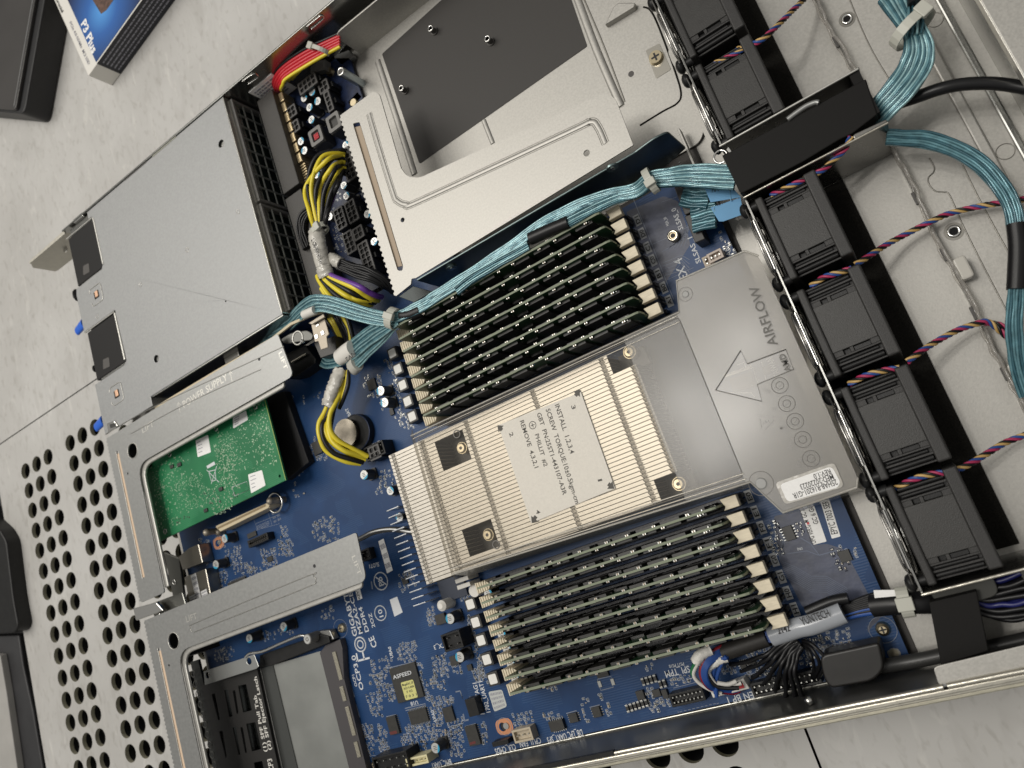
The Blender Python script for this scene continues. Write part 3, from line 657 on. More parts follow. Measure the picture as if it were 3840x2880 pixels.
# ================================================================== MEMORY MODULES
def module(lower):
    t = thing('memory_module', '', 'memory module', (0, 0, 9))
    m = MB()
    # board as an upright outline in x-z, 1.3 thick, rounded nose at the right end with its notch
    o_ = [(-133.35, 9), (-133.35, 22), (-133.35, 39.4), (-132.8, 40), (-2.2, 40), (-.6, 39.4), (.0, 38.2), (0, 31), (-1.2, 29), (0, 27), (0, 9)]
    n = len(o_); m.add([(x, -.52, z) for x, z in o_] + [(x, .52, z) for x, z in o_], [tuple(range(n)), tuple(range(2*n-1, n-1, -1))])
    m.cur = 1; b = len(m.v)
    m.add([(x, -.52, z) for x, z in o_] + [(x, .52, z) for x, z in o_], [(i, n+i, n+(i+1)%n, (i+1)%n) for i in range(n)])
    m.build('circuit_board', [DPCB, DEDGE], t)
    # wide break tabs on the top edge
    for x in (-124, -81, -38): MB().box(x, x + 10, -.6, .6, 39.0, 40.06).build('edge_tab', DEDGE, t)
    first = None
    for sgn in (-1, 1):
        for i in range(10):
            x = -126 + i * 12.6 - (3 if i > 4 else 0)
            if i == 5: c = MB().box(x + 1, x + 8, sgn * .5, sgn * 1.75, 20, 29)
            else: c = MB().box(x, x + 9.6, sgn * .5, sgn * 1.8, 25.5, 37.2)
            c.build('memory_chip', CHIP, t)
            if i != 5: MB().box(x, x + 9.6, sgn * .5, sgn * 1.8, 12.5, 23.5).build('memory_chip', CHIP, t)
    # small bright capacitors close to the top edge
    rnd = random.Random(2)
    for sgn, xs in ((-1, (-123, -113.5, -93, -83.5, -62, -53, -36.5, -27, -9)), (1, (-124, -98, -88, -71, -56, -45, -31, -14))):
        for x in xs:
            c = MB(); c.box(x - .8, x - .38, sgn * .5, sgn * 1.35, 37.8, 39.1); c.box(x + .38, x + .8, sgn * .5, sgn * 1.35, 37.8, 39.1); c.cur = 1; c.box(x - .35, x + .35, sgn * .5, sgn * 1.4, 37.8, 39.1)
            c.build('capacitor', [SOLDER, TAN], t)
    p_ = MB()
    for sgn in (-1, 1):
        for i in range(5): p_.box(-70 + i * 1.9, -69.3 + i * 1.9, sgn * .5, sgn * 1.2, 36 - i * 2.7, 37 - i * 2.7)
        for i in range(14): x = -7.5 + .2 * i; p_.box(x, x + .4, sgn * .5, sgn * 1.1, 37.5 - i * 1.1, 38.1 - i * 1.1)
    p_.build('resistor_array', SOLDER, t)
    return t
mods = []
proto = module(False)
SN = ['D1', 'D0', 'C1', 'C0', 'B1', 'B0', 'A1', 'A0']; SL = ['E0', 'E1', 'F0', 'F1', 'G0', 'G1', 'H0', 'H1']
for k in range(8):
    lb = 'memory module in the slot marked %s, upper bank' % SN[k] if k < 7 else 'memory module of the upper bank nearest the clear air duct'
    if k == 0: lb += ', under the cyan cables'
    o = proto if k == 0 else copy_tree(proto, (0, UPY[k], 9))
    tag(o, lb, None, 'memory modules of the upper bank')
for k in range(8):
    o = copy_tree(proto, (0, LOY[k], 9), 'memory module in the slot marked %s, lower bank' % SL[k]); o['group'] = 'memory modules of the lower bank'

# ================================================================== HEATSINK
HS = thing('processor_heatsink', 'wide pale metal processor heatsink with many flat fins under the clear duct', 'heatsink', (-90, -102, 8))
y0, y1 = -65.2, -139.9; nf = 36; pitch = (y0 - y1) / nf; FZ = 36.0
MB().box(-164, -13, y1 + .5, y0 - .5, 8.5, 14).build('base', mat('hs_base', (0.10, 0.095, 0.085), .4, .5), HS)
gap = MB(); gap.box(-165, -24, y1 + .3, y0 - .3, 14, 34.8)
cuts = [(-133.6, -114.4, -69.6, -85.2), (-133.8, -114.6, -118.2, -134.4)]
hk = [-163.0, -141.5, -111.0, -68.0, -27.5, -13.5]
for i in range(nf):
    ya = y0 - i * pitch; yb = ya - pitch + .26; yc = (ya + yb) / 2
    xr = -24 if (yc > -74.5 or yc < -130.3) else -11.8
    xl = -166
    segs = [(xl, xr)]
    for cx0, cx1, cya, cyb in cuts:
        if cyb < yc < cya: segs = [(xl, cx0), (cx1, xr)]
    m = MB()
    for a, b in segs:
        m.box(a, b, yb, ya, FZ - .45, FZ); m.box(a, b, yb, yb + .35, 14, FZ - .45)
        if a in (-166,): pass
    for x in hk:
        if any(a < x < b - .4 for a, b in segs) and x > xl and x < xr:
            ws = 1.2
            m.add([(x - ws, ya - .2, FZ), (x + ws, ya - .2, FZ), (x + .2, yb - .5, FZ + .05), (x - .6, (ya + yb)/2, FZ + .75), (x + ws + .6, (ya + yb)/2, FZ + .55)],
                  [(0, 3, 4, 1), (0, 2, 3), (3, 2, 4), (4, 2, 1)])
    m.build('fin', FIN, HS, .06, 1)
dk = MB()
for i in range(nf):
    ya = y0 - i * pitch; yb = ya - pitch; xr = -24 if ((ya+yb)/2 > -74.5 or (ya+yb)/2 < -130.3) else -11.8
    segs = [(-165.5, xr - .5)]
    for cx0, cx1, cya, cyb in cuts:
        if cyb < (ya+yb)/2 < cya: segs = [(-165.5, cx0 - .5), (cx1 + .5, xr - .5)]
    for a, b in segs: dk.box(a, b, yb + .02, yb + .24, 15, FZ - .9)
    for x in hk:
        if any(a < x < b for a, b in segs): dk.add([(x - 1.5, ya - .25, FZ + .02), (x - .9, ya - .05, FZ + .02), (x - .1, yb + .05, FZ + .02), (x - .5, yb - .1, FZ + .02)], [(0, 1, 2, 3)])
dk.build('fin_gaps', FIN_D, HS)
for cx0, cx1, cya, cyb in cuts + [(-24, -10, -65, -74.5), (-24, -10, -130.3, -140)]:
    MB().box(cx0, cx1, cyb, cya, 14, 20).build('screw_well', mat('well_grey', (0.085, 0.08, 0.072), .5), HS)
screws = [P2('D3', 1210, 1400, 26), P2('D4', 1575, 390, 26), P2('B2', 2000, 725, 26), P2('B3', 220, 1405, 26)]
for q in screws:
    m = MB(); m.cyl(q, 3.3, 20, 25, 20); m.cyl(q, 3.0, 25, 26.2, 20, 2.2); s = m.build('mounting_screw', mat('screw_brass', (0.70, 0.60, 0.42), .35, .6), HS)
    MB().cyl(q, 1.0, 26.2, 26.3, 6).build('screw_socket', CHIPG, s)
# paper label under the clear duct, with its printed corner arrows
LZ = FZ + .9
lp = PL('B2', [(1155, 1200), (1690, 985), (1912, 1610), (1368, 1835)], LZ)
lb = MB().prism(lp, LZ - .25, LZ).build('instruction_label', PAPER, HS)
LT = mat('label_print', (0.045, 0.045, 0.045), .6)
T('INSTALL  1,2,3,4', 'B2', (1522, 1070), (1622, 1388), LZ, LT, lb, asc=2.6, lift=.02)
T('SCREW  TORQUE:10\u00b10.5kgm-cm', 'B2', (1463, 1100), (1656, 1712), LZ, LT, lb, asc=2.6, lift=.02)
T('GBT  PN:25ST1-443107-A3R', 'B2', (1405, 1125), (1575, 1655), LZ, LT, lb, asc=2.5, lift=.02)
T('PHILLIT  #2', 'B2', (1392, 1262), (1452, 1470), LZ, LT, lb, asc=2.4, lift=.02)
T('REMOVE  4,3,2,1', 'B2', (1295, 1175), (1392, 1480), LZ, LT, lb, asc=2.5, lift=.02)
T('3', 'B2', (1627, 1075), (1634, 1100), LZ, LT, lb, asc=2.3, lift=.02)
T('2', 'B2', (1225, 1252), (1234, 1278), LZ, LT, lb, asc=2.3, lift=.02)
T('1', 'B2', (1800, 1553), (1803, 1566), LZ, LT, lb, asc=2.3, lift=.02)
T('4', 'C2', (1390, 10), (1396, 30), LZ, LT, lb, asc=2.3, lift=.02) if False else text('4', P2('B2', 1398, 1752, LZ), P2('B2', 1405, 1778, LZ), LZ + .02, LT, lb, asc=2.3)
q = P2('B2', 1378, 1200, LZ); MB().ring((*q, LZ), 1.9, .18).build('screw_symbol', LT, lb); MB().box(q[0]-1.2, q[0]+1.2, q[1]-.2, q[1]+.2, LZ, LZ+.03).box(q[0]-.2, q[0]+.2, q[1]-1.2, q[1]+1.2, LZ, LZ+.04).build('screw_symbol', LT, lb)
def arrow(par, a, b, sz, h, m):
    a = Vector(a); b = Vector(b); d = (b - a).normalized(); n = Vector((-d.y, d.x)); c = b - d * sz
    MB().prism([tuple(v) for v in (a + n*sz*.33, c + n*sz*.33, c + n*sz*.8, b, c - n*sz*.8, c - n*sz*.33, a - n*sz*.33)], h, h + .04).build('printed_arrow', m, par)
for a, b in (((1655, 1010), (1683, 968)), ((1180, 1232), (1150, 1200)), ((1868, 1580), (1908, 1612)), ((1400, 1790), (1372, 1835))): arrow(lb, P2('B2', *a, LZ), P2('B2', *b, LZ), 2.9, LZ, LT)
# blade fins of the voltage regulator heatsink, left of the processor heatsink
VR = thing('regulator_heatsink', 'row of thin bright blades standing on the board left of the big heatsink', 'heatsink', (-175, -105, 8))
VZ = 24
for i in range(15):
    a = (180 + i * 26.4, 65 + i * 93.8); b = (a[0] + 165 - (0), a[1] - 72); p, q_ = P2('D4', *a, VZ), P2('D4', *b, VZ)
    MB().box(p[0], max(q_[0], p[0] + 8.5), p[1] - .35, p[1] + .35, 10, VZ).build('blade', mat('blade_steel', (0.66, 0.68, 0.70), .3, .85), VR, .2)
MB().box(-178, -160, -152, -98, 8.1, 10).build('base', mat('vr_base', (0.02, 0.028, 0.05), .5), VR)
for y in (-146.5, -143.0): MB().box(-158, -149, y - 1.3, y + 1.1, 10, 21).build('block', WHITE, VR, .3)
MB().cyl((-150.5, -151), 3.4, 9, 17).build('spring_seat', WHITE, VR, .3)
q = P2('D4', 930, 1375, 19); MB().cyl(q, 3.1, 8, 18, 20).cyl(q, 3.1, 18, 19.4, 20, 1.5).build('push_pin', WHITE, VR, .3)
# bent heat pipe
hp = [P('C2', 150, 205, 18), P('C2', 255, 175, 20), P('C2', 350, 130, 21), P('C2', 470, 112, 20), P('C2', 600, 130, 18)]
t = thing('metal_tube', 'short bent bright metal tube between the riser bracket and the heatsink blades', 'tube', hp[1]); MB().tube(catmull(hp), 1.7, 12).build('tube', mat('tube_dull', (.22, .22, .215), .3, .9), t)

# ================================================================== CLEAR AIR DUCT (shroud)
SH = thing('air_duct', 'frosted clear plastic air duct over the heatsink with a big arrow and raised AIRFLOW letters', 'air duct', (-45, -100, 20))
SZ = 41.0
pts = [(-143.8, -61.5), (17.5, -62.8), (21.8, -48.8), (54.2, -50.3), (58.5, -55), (58.8, -157), (57, -160.6), (26, -161), (18.2, -144.6), (-145, -139.2)]
ar = PL('B3', [(435, 865), (580, 635), (617, 713), (840, 630), (885, 745), (675, 832), (703, 930)], SZ)
lft = [(-143.8, -61.5), (-11.5, -62.5), (-11.5, -142.9), (-145, -139.2)]
MB().prism([(-11.5, -62.5), (16.2, -62.8), (16.2, -144.3), (-11.5, -142.9)], SZ - .8, SZ).build('mid_top', SH_MID, SH)
MB().prism(lft, SZ - .8, SZ).build('clear_top', SH_CLEAR, SH)
rt = [(16.2, -62.8), (17.5, -62.8), (21.8, -48.8), (54.2, -50.3), (58.5, -55), (58.8, -157), (57, -160.6), (26, -161), (18.2, -144.6), (16.2, -144.3)]
MB().plate(rounded(rt, [0, 0, 2, 2, 2, 2, 1, 2, 0, 0]), [ar], SZ - .8, SZ).build('milky_top', SH_MILK, SH)
MB().prism(ar, SZ - .5, SZ - .3).build('arrow_window', SH_WIN, SH)
def side(pa, pb, m=SH_RIB, nm='duct_wall', w=1.0):
    """wall between a top edge line pa and a bottom edge line pb"""
    mb = MB(); mb.add([*pa, *pb], [(i, i+1, len(pa)+i+1, len(pa)+i) for i in range(len(pa)-1)]); return mb.build(nm, m, SH)
tp = [(-143.8, -61.5, SZ), (17.5, -62.8, SZ), (21.8, -48.8, SZ), (54.2, -50.3, SZ), (58.5, -55, SZ)]
bt = [(-144.5, -56.8, 24), (15.5, -57.5, 24), (20.0, -47.0, 24), (54.6, -48.0, 24), (59, -52.5, 24)]
side(tp, bt)
tp = [(58.8, -157, SZ), (57, -160.6, SZ), (26, -161, SZ), (18.2, -144.6, SZ), (-145, -139.2, SZ)]
bt = [(59, -158.5, 24), (57.5, -163, 24), (24.5, -163.2, 24), (16.5, -146.8, 24), (-146, -142.6, 24)]
side(tp, bt, SH_RIB)
side([(-143.8, -61.5, SZ), (-145, -139.2, SZ)], [(-144.5, -57, 37), (-146, -142.5, 37)], SH_RIB)
rb = MB()
rb.tube([(x, y, SZ) for x, y, _ in tp], .55, 6); rb.tube([(x, y, SZ) for x, y in [(-143.8, -61.5), (17.5, -62.8), (21.8, -48.8), (54.2, -50.3), (58.5, -55)]], .5, 6)
rb.build('edge_rib', SH_RIB, SH)
wn = PL('B3', [(220, 422), (595, 1352), (560, 1385), (-700, 1900)], SZ)
EDGEG = mat('duct_groove', (0.16, 0.15, 0.135), .3, 0)
MB().tube([(x, y, SZ + .05) for x, y in rounded([(-140, -64.5)] + [(16.4, -64.8), (16.4, -141.5)] + [(-140, -137)], 2)][:], .22, 5).build('window_groove', EDGEG, SH)
m = MB(); m.tube([(x, y, SZ + .05) for x, y in ar + [ar[0]]], .2, 5); m.build('arrow_outline', EDGEG, SH)
m = MB()
for y, z_ in ((-63.6, .1), (-66.5, .05)): m.tube([(-143, y, SZ + z_), (16, y - .4, SZ + z_)], .25, 5)
for y in (-140.6, -138.2): m.tube([(-144, y + 2, SZ), (17, y - 2.2, SZ)], .3, 5)
m.build('long_rib', mat('rib_bright', (0.50, 0.47, 0.41), .2, .2), SH)
EMBS = mat('raised_letter', (0.19, 0.18, 0.165), .3, 0)
def T3(s, z, a, b, **k):
    T(s, z, a, b, SZ, EDGEG, SH, lift=.02, **k)
    T(s, z, (a[0] - 5, a[1] - 4), (b[0] - 5, b[1] - 4), SZ, mat('raised_edge_shading', (0.10, 0.095, 0.085), .5), SH, lift=.10, **k)  # dark copies paint the shading of the raised letters
T3('AIRFLOW', 'B3', (800, 606), (684, 262), asc=4.2)
T3('AMD', 'B3', (875, 755), (835, 655), asc=2.6)
text('TAIWAN', P2('B3', 810, 780, BZ), P2('B3', 760, 672, BZ), BZ + .1, SILK, MBD, asc=3.0)
MB().prism(PL('B3', [(510, 800), (640, 760), (660, 840), (540, 880)], 10), BZ, 10).build('chip', CHIPG, MBD, .2)
MB().prism(PL('B3', [(700, 735), (740, 720), (755, 765), (715, 780)], 9.5), BZ, 9.5).build('chip', CHIP, MBD, .2)
for L in (((480, 790), (650, 735), (690, 860)), ((700, 700), (740, 860)), ((560, 720), (600, 705), (610, 735)), ((490, 880), (640, 880), (660, 905))): MB().strip([P2('B3', a, b, BZ) for a, b in L], .5, BZ + .05, BZ + .12).build('outline_mark', SILK, MBD)
for i in range(16): MB().box(*sorted((P2('B3', 500 + i*10, 815 - i*3.6, BZ)[0], P2('B3', 500 + i*10, 815 - i*3.6, BZ)[0] + .4)), P2('B3', 500 + i*10, 790 - i*3.6, BZ)[1], P2('B3', 500 + i*10, 790 - i*3.6, BZ)[1] + 1.6, BZ, BZ + .4).build('lead', SOLDER, MBD)
for s_, a, b in (('Op', (722, 885), (752, 872)), ('Or', (768, 985), (790, 975)), ('Mat', (810, 1095), (845, 1080)), ('30%A', (872, 1210), (898, 1140)), ('EFA', (920, 1310), (940, 1255))):
    T(s_, 'B3', a, b, SZ, EMBS, SH, asc=1.8, lift=.06)
for x, y in ((805, 838), (845, 943), (893, 1045), (937, 1150), (985, 1260)):
    q = P2('B3', x, y, SZ); mm = MB(); mm.ring((*q, SZ + .02), 3.4, .14); mm.ring((*q, SZ + .02), 1.6, .12)
    for i in range(8): a = i * pi / 4; mm.box(q[0] + 2.5*math.cos(a) - .25, q[0] + 2.5*math.cos(a) + .25, q[1] + 2.5*math.sin(a) - .25, q[1] + 2.5*math.sin(a) + .25, SZ, SZ + .12)
    mm.strip([(q[0] - 1, q[1] - .4), (q[0] + 1, q[1] + .4)], .3, SZ, SZ + .15)
    mm.build('date_dial', EMBS, SH)
tri = MB()
for a, b in (((680, 1010), (770, 1020)), ((770, 1035), (715, 1095)), ((700, 1090), (690, 1030)), ((705, 1045), (712, 1060)), ((720, 1040), (727, 1056)), ((735, 1035), (742, 1050))): tri.strip([P2('B3', *a, SZ), P2('B3', *b, SZ)], .35, SZ, SZ + .12)
tri.build('recycling_mark', EMBS, SH)
st = PL('B3', [(778, 1398), (1120, 1280), (1178, 1420), (835, 1525)], SZ)
MB().prism(rounded(st, 2.0), SZ, SZ + .35).build('label_pocket', mat('pocket', (0.46, 0.44, 0.40), .2, 0, .1, 200, .4, 300), SH, .1)
st = PL('B3', [(805, 1408), (1105, 1302), (1155, 1395), (1140, 1425), (850, 1510)], SZ)
slb = MB().prism(rounded(st, 2.0), SZ + .35, SZ + .5).build('part_label', PAPER, SH)
T('25HA8-R16201-G1R', 'B3', (1128, 1378), (876, 1462), SZ + .52, LT, slb, asc=2.4)
T('MFD:20220223', 'B3', (1108, 1348), (918, 1410), SZ + .52, LT, slb, asc=2.4)
T('REV:1.0', 'B3', (1092, 1318), (995, 1350), SZ + .52, LT, slb, asc=2.4)
for z, x, y, r in (('B3', 262, 312, 1.6), ('B3', 697, 1403, 2.6), ('B3', 590, 160, 0)):
    if r: q = P2(z, x, y, SZ); MB().cyl(q, r, SZ, SZ + .2, 20, r * .8).build('moulding_boss', mat('boss_grey', (.22, .22, .21), .3), SH); MB().ring((*q, SZ), r * 2, .12).build('moulding_ring', EMBS, SH)
for z, x, y in (('D3', 1155, 1208), ('D4', 1700, 525)):
    q = P2(z, x, y, SZ); MB().ring((*q, SZ + .05), 2.0, .35).build('moulding_nub', EMBS, SH)
# hanging clip edge in front of the clear duct, towards the fans
# ================================================================== helpers for soldered parts
def can(par, z, x, y, zt, r=3.1, zb=BZ, blue=0.0):
    q = P2(z, x, y, zt)
    m = MB(); m.prism(rounded([(q[0]-r-.2, q[1]-r-.2), (q[0]+r+.2, q[1]-r-.2), (q[0]+r+.2, q[1]+r+.2), (q[0]-r-.2, q[1]+r+.2)], 1), zb, zb + 1.4)
    m.cyl(q, r, zb + 1.4, zt - .4, 20).cyl(q, r, zt - .4, zt, 20, r * .93)
    c = m.build('can_capacitor', mat('can_side', (0.045, 0.044, 0.042), .4, .3), par)
    MB().cyl(q, r * .88, zt, zt + .05, 20).build('top', CAPT, c)
    seg = [(q[0] + r*.9*math.cos(blue + a), q[1] + r*.9*math.sin(blue + a)) for a in [(-1.0 + 2.0*k/8) for k in range(9)]]
    MB().prism(seg, zt + .05, zt + .1).build('polarity_mark', CAPB, c)
    m = MB(); 
    for i in range(3):
        d = -1 + i * .9; m.box(q[0] - 1.2, q[0] + 1.0, q[1] + d, q[1] + d + .35, zt + .06, zt + .09)
    m.build('print', CHIPG, c)
    return c
def choke(par, z, x, y, zt=15.5, s=3.6, top=2.55):
    q = P2(z, x, y, zt)
    c = MB().box(q[0]-s, q[0]+s, q[1]-s, q[1]+s, BZ, zt - .3).build('power_choke', CHIP, par, .3)
    MB().prism(rounded(rect(q[0]-top, q[0]+top, q[1]-top, q[1]+top), .8), zt - .3, zt).build('white_top', mat('choke_white', (0.80, 0.79, 0.75), .5, 0, .03, 500), c)
    return c
def chip(par, z, pts, zt, zb=BZ, m=None, legs=None, nm='chip'):
    """body from picture corner points; drawn as an axis aligned package"""
    L = PL(z, pts, zt); xs = sorted(p[0] for p in L); ys = sorted(p[1] for p in L)
    x0, x1 = (xs[0]+xs[1])/2, (xs[-1]+xs[-2])/2; y0, y1 = (ys[0]+ys[1])/2, (ys[-1]+ys[-2])/2
    c = MB().box(x0, x1, y0, y1, zb, zt).build(nm, m or CHIP, par, .12)
    if legs:
        g = MB()
        if 'x' in legs:
            n = max(3, int((y1-y0)/1.1))
            for i in range(n):
                y = y0 + (y1-y0)*(i+.5)/n; g.box(x0 - 1.1, x0, y-.2, y+.2, zb, zb+.35); g.box(x1, x1+1.1, y-.2, y+.2, zb, zb+.35)
        if 'y' in legs:
            n = max(3, int((x1-x0)/1.1))
            for i in range(n):
                x = x0 + (x1-x0)*(i+.5)/n; g.box(x-.2, x+.2, y0-1.1, y0, zb, zb+.35); g.box(x-.2, x+.2, y1, y1+1.1, zb, zb+.35)
        g.build('pins', SOLDER, c)
    c['_b'] = (x0, x1, y0, y1); return c
PASS = {'n': 0}; bulk = {}
def passives(par, z, poly, n, seed, zb=BZ, sc_=1.0, silk=True, hl=None):
    """small soldered parts scattered over a patch; the largest become parts of their own, the rest one mesh"""
    L = PL(z, poly, zb); xs = [p[0] for p in L]; ys = [p[1] for p in L]; rnd = random.Random(seed)
    A, B_, C_, D_ = [Vector(p) for p in L]
    key = par.name
    if key not in bulk: bulk[key] = (MB(), MB(), MB(), par, [0])
    body, sil, vias, _, cnt = bulk[key]
    used = []
    for i in range(n * 3):
        if len(used) >= n: break
        u, v = rnd.random(), rnd.random(); p = (A*(1-u) + B_*u)*(1-v) + (D_*(1-u) + C_*u)*v
        if any(abs(p.x-a) < 1.75*sc_ and abs(p.y-b) < 1.15*sc_ for a, b in used): continue
        used.append((p.x, p.y)); k = rnd.random(); big = k > .86
        w_, h_ = ((1.5, .9) if big else (.95, .5)); w_ *= sc_; h_ *= sc_
        if rnd.random() < .5: w_, h_ = h_, w_
        x, y = p; m = body; hz = .8 if big else .4
        c = rnd.choice((0, 0, 1, 2)) ; e_ = .28
        own = big and cnt[0] < 95
        if own: m = MB(); cnt[0] += 1
        if w_ > h_:
            m.cur = 3; m.box(x-w_/2, x-w_/2+w_*e_, y-h_/2, y+h_/2, zb, zb+hz); m.box(x+w_/2-w_*e_, x+w_/2, y-h_/2, y+h_/2, zb, zb+hz); m.cur = c; m.box(x-w_/2+w_*e_, x+w_/2-w_*e_, y-h_/2, y+h_/2, zb, zb+hz*.95)
        else:
            m.cur = 3; m.box(x-w_/2, x+w_/2, y-h_/2, y-h_/2+h_*e_, zb, zb+hz); m.box(x-w_/2, x+w_/2, y+h_/2-h_*e_, y+h_/2, zb, zb+hz); m.cur = c; m.box(x-w_/2, x+w_/2, y-h_/2+h_*e_, y+h_/2-h_*e_, zb, zb+hz*.95)
        if own: m.build('chip_capacitor', [CHIP, TAN, CHIPG, SOLDER], par)
        if silk and rnd.random() < .85:
            a, b = w_/2+.22, h_/2+.22; t_ = .16
            for q in ((x-a, x+a, y-b-t_, y-b), (x-a, x+a, y+b, y+b+t_), (x-a-t_, x-a, y-b, y+b), (x+a, x+a+t_, y-b, y+b)): sil.box(*q, zb+.01, zb+.05)
        if silk and rnd.random() < .3:
            for q in range(3): sil.box(x+q*.45-.5, x+q*.45-.2, y-h_/2-1.1, y-h_/2-.6, zb+.01, zb+.05)
def flush_passives():
    for k, (b, s_, v, par, c) in bulk.items():
        if b.f: tag(b.build('small_components', [CHIP, TAN, CHIPG, SOLDER], par), None, None, None, 'stuff')
        if s_.f: tag(s_.build('component_outlines', mat('silk_dim', (0.50, 0.53, 0.57), .6), par), None, None, None, 'stuff')
def bundle(name, label, cat, path, n, wd, r, mats, rows=1, seed=1, wob=.25, group=None, part='wire', each=True, par=None, mt=10, flat=False, twist=0):
    """n round wires side by side along a smooth path (mm points); each wire is a part when each=True"""
    C = catmull(path, mt); rnd = random.Random(seed)
    t = par or thing(name, label, cat, C[0], group)
    per = math.ceil(n / rows); groups = {}
    for i in range(n):
        row = i // per; col = i % per; ph = rnd.uniform(0, 6.28); f = rnd.uniform(.5, 1.2); pts = []
        for k, p in enumerate(C):
            tg = (C[min(k+1, len(C)-1)] - C[max(k-1, 0)]); tg.z = 0
            if tg.length < 1e-6: tg = Vector((1, 0, 0))
            tg.normalize(); nv = Vector((-tg.y, tg.x, 0)); s = ((col + .5) / per - .5)
            tw = twist * k / len(C); wloc = wd[0] + (wd[1] - wd[0]) * k / (len(C) - 1) if isinstance(wd, tuple) else wd
            if isinstance(wd, list): u = k / (len(C)-1) * (len(wd)-1); a_ = int(min(u, len(wd)-2)); wloc = wd[a_] + (wd[a_+1]-wd[a_]) * (u - a_)
            off = s * wloc; zz = (row - (rows-1)/2) * r * 1.8
            o2 = off * math.cos(tw) - zz * math.sin(tw); z2 = off * math.sin(tw) + zz * math.cos(tw)
            pts.append(p + nv * (o2 + wob * math.sin(ph + k * f * .45)) + Vector((0, 0, z2 + wob * .7 * math.cos(ph * 1.7 + k * f * .4))))
        m = mats[i % len(mats)] if not callable(mats) else mats(i)
        if each: MB().tube(pts, r, 7, flat=.55 if flat else 1).build(part, m, t)
        else: groups.setdefault(m.name, (m, MB()))[1].tube(pts, r, 6, flat=.55 if flat else 1)
    for m, b in groups.values(): b.build('jackets', m, t)
    return t
def sleeve(path, r, m, par, nm='sleeve', wob=0, flat=1.0):
    C = catmull(path, 8)
    b = MB(); b.tube(C, r, 16, flat=flat)
    if wob:
        rnd = random.Random(4); b.v = [(x + rnd.uniform(-wob, wob), y + rnd.uniform(-wob, wob), z + rnd.uniform(-wob, wob)) for x, y, z in b.v]
    return b.build(nm, m, par)
def tie(label, z, x, y, h, ang, r, w_=3.2, head=(1.0, 0.0), hs=2.2, group='nylon cable ties'):
    q = P(z, x, y, h); t = thing('cable_tie', label, 'cable tie', q, group); d = Vector((math.cos(ang), math.sin(ang), 0)); n = Vector((-d.y, d.x, 0))
    m = MB(); N = 20; vs = []
    for i in range(N):
        a = 2*pi*i/N
        for s, rr in ((-w_/2, r), (w_/2, r), (w_/2, r + .7), (-w_/2, r + .7)): vs.append(Vector(q) + d*s + n*math.cos(a)*rr + Vector((0, 0, math.sin(a)*rr*.8)))
    m.add(vs, [(i*4+k, ((i+1) % N)*4+k, ((i+1) % N)*4+(k+1) % 4, i*4+(k+1) % 4) for i in range(N) for k in range(4)], False)
    m.build('band', TIE, t)
    c = Vector(q) + n*head[0]*r*.7 + Vector((0, 0, r*.65 + .6)); b = MB(); b.obox(c, d, w_ + 1.8, hs*1.5, c.z - 1.2, c.z + 1.4); b.build('head', TIE, t, .4)
    return t

# ================================================================== POWER DISTRIBUTION BOARD (between the supplies and the drive tray)
PD = thing('power_board', 'narrow dark power board crowded with capacitors and empty black sockets', 'circuit board', (-160, 120, 6))
MB().prism([(-203, 43), (-126, 43), (-126, 196), (-136, 203), (-203, 203)], 6.2, 8).build('board', PCBK, PD)
for i, (z, x, y) in enumerate((('A1', 2022, 595), ('A1', 1970, 635), ('A1', 2058, 655), ('A1', 2005, 695), ('A1', 2018, 775), ('A1', 1950, 915), ('A1', 1972, 975), ('F7', 690, 385), ('F7', 1065, 535), ('F7', 1100, 680), ('F7', 870, 965), ('F7', 1390, 930), ('F7', 1485, 1310), ('A2', 165, 940))):
    can(PD, z, x, y, 19, 2.9 if i < 8 else 2.75, 8, (-1.2, .3, 2.6, -.6)[i % 4])
for z, x, y in (('A1', 2045, 880), ('A1', 2160, 790)):
    q = P2(z, x, y, 20); c = MB().box(q[0]-5.5, q[0]+5.5, q[1]-6, q[1]+6, 8, 18.5).build('filter_choke', CHIP, PD, .6)
    MB().plate(rounded(rect(q[0]-5.4, q[0]+5.4, q[1]-5.8, q[1]+5.8), 1.6), [rounded(rect(q[0]-3.2, q[0]+3.2, q[1]-3.6, q[1]+3.6), 1.2)], 18.5, 20).build('rim', GREYP, c, .4)
    if x < 2100:
        m = MB()
        for i in range(4): m.box(q[0]-1.9+i*1.0, q[0]-1.3+i*1.0, q[1]-2, q[1]+2, 18.6, 19.4)
        m.build('red_coil', RED, c)
def sock(par, z, cx, cy, zt, nx, ny, p=3.6, zb=8, rim=None):
    q = P2(z, cx, cy, zt); W_ = nx*p/2+.9; H_ = ny*p/2+.9
    holes = [rounded(rect(q[0]+(i-(nx-1)/2)*p-1.35, q[0]+(i-(nx-1)/2)*p+1.35, q[1]+(j-(ny-1)/2)*p-1.35, q[1]+(j-(ny-1)/2)*p+1.35), .7, 2) for i in range(nx) for j in range(ny)]
    s = MB().box(q[0]-W_, q[0]+W_, q[1]-H_, q[1]+H_, zb, zt-1.2).build('empty_socket', BLACK, par)
    MB().plate(rounded(rect(q[0]-W_, q[0]+W_, q[1]-H_, q[1]+H_), .6, 2), holes, zt-1.2, zt).build('socket_face', rim or mat('socket_rim', (0.065, 0.062, 0.06), .4), s, .15)
    MB().box(q[0]+W_, q[0]+W_+1.6, q[1]-1.8, q[1]+1.8, zb, zt-2.5).build('latch_ramp', BLACK, s, .3)
    return s
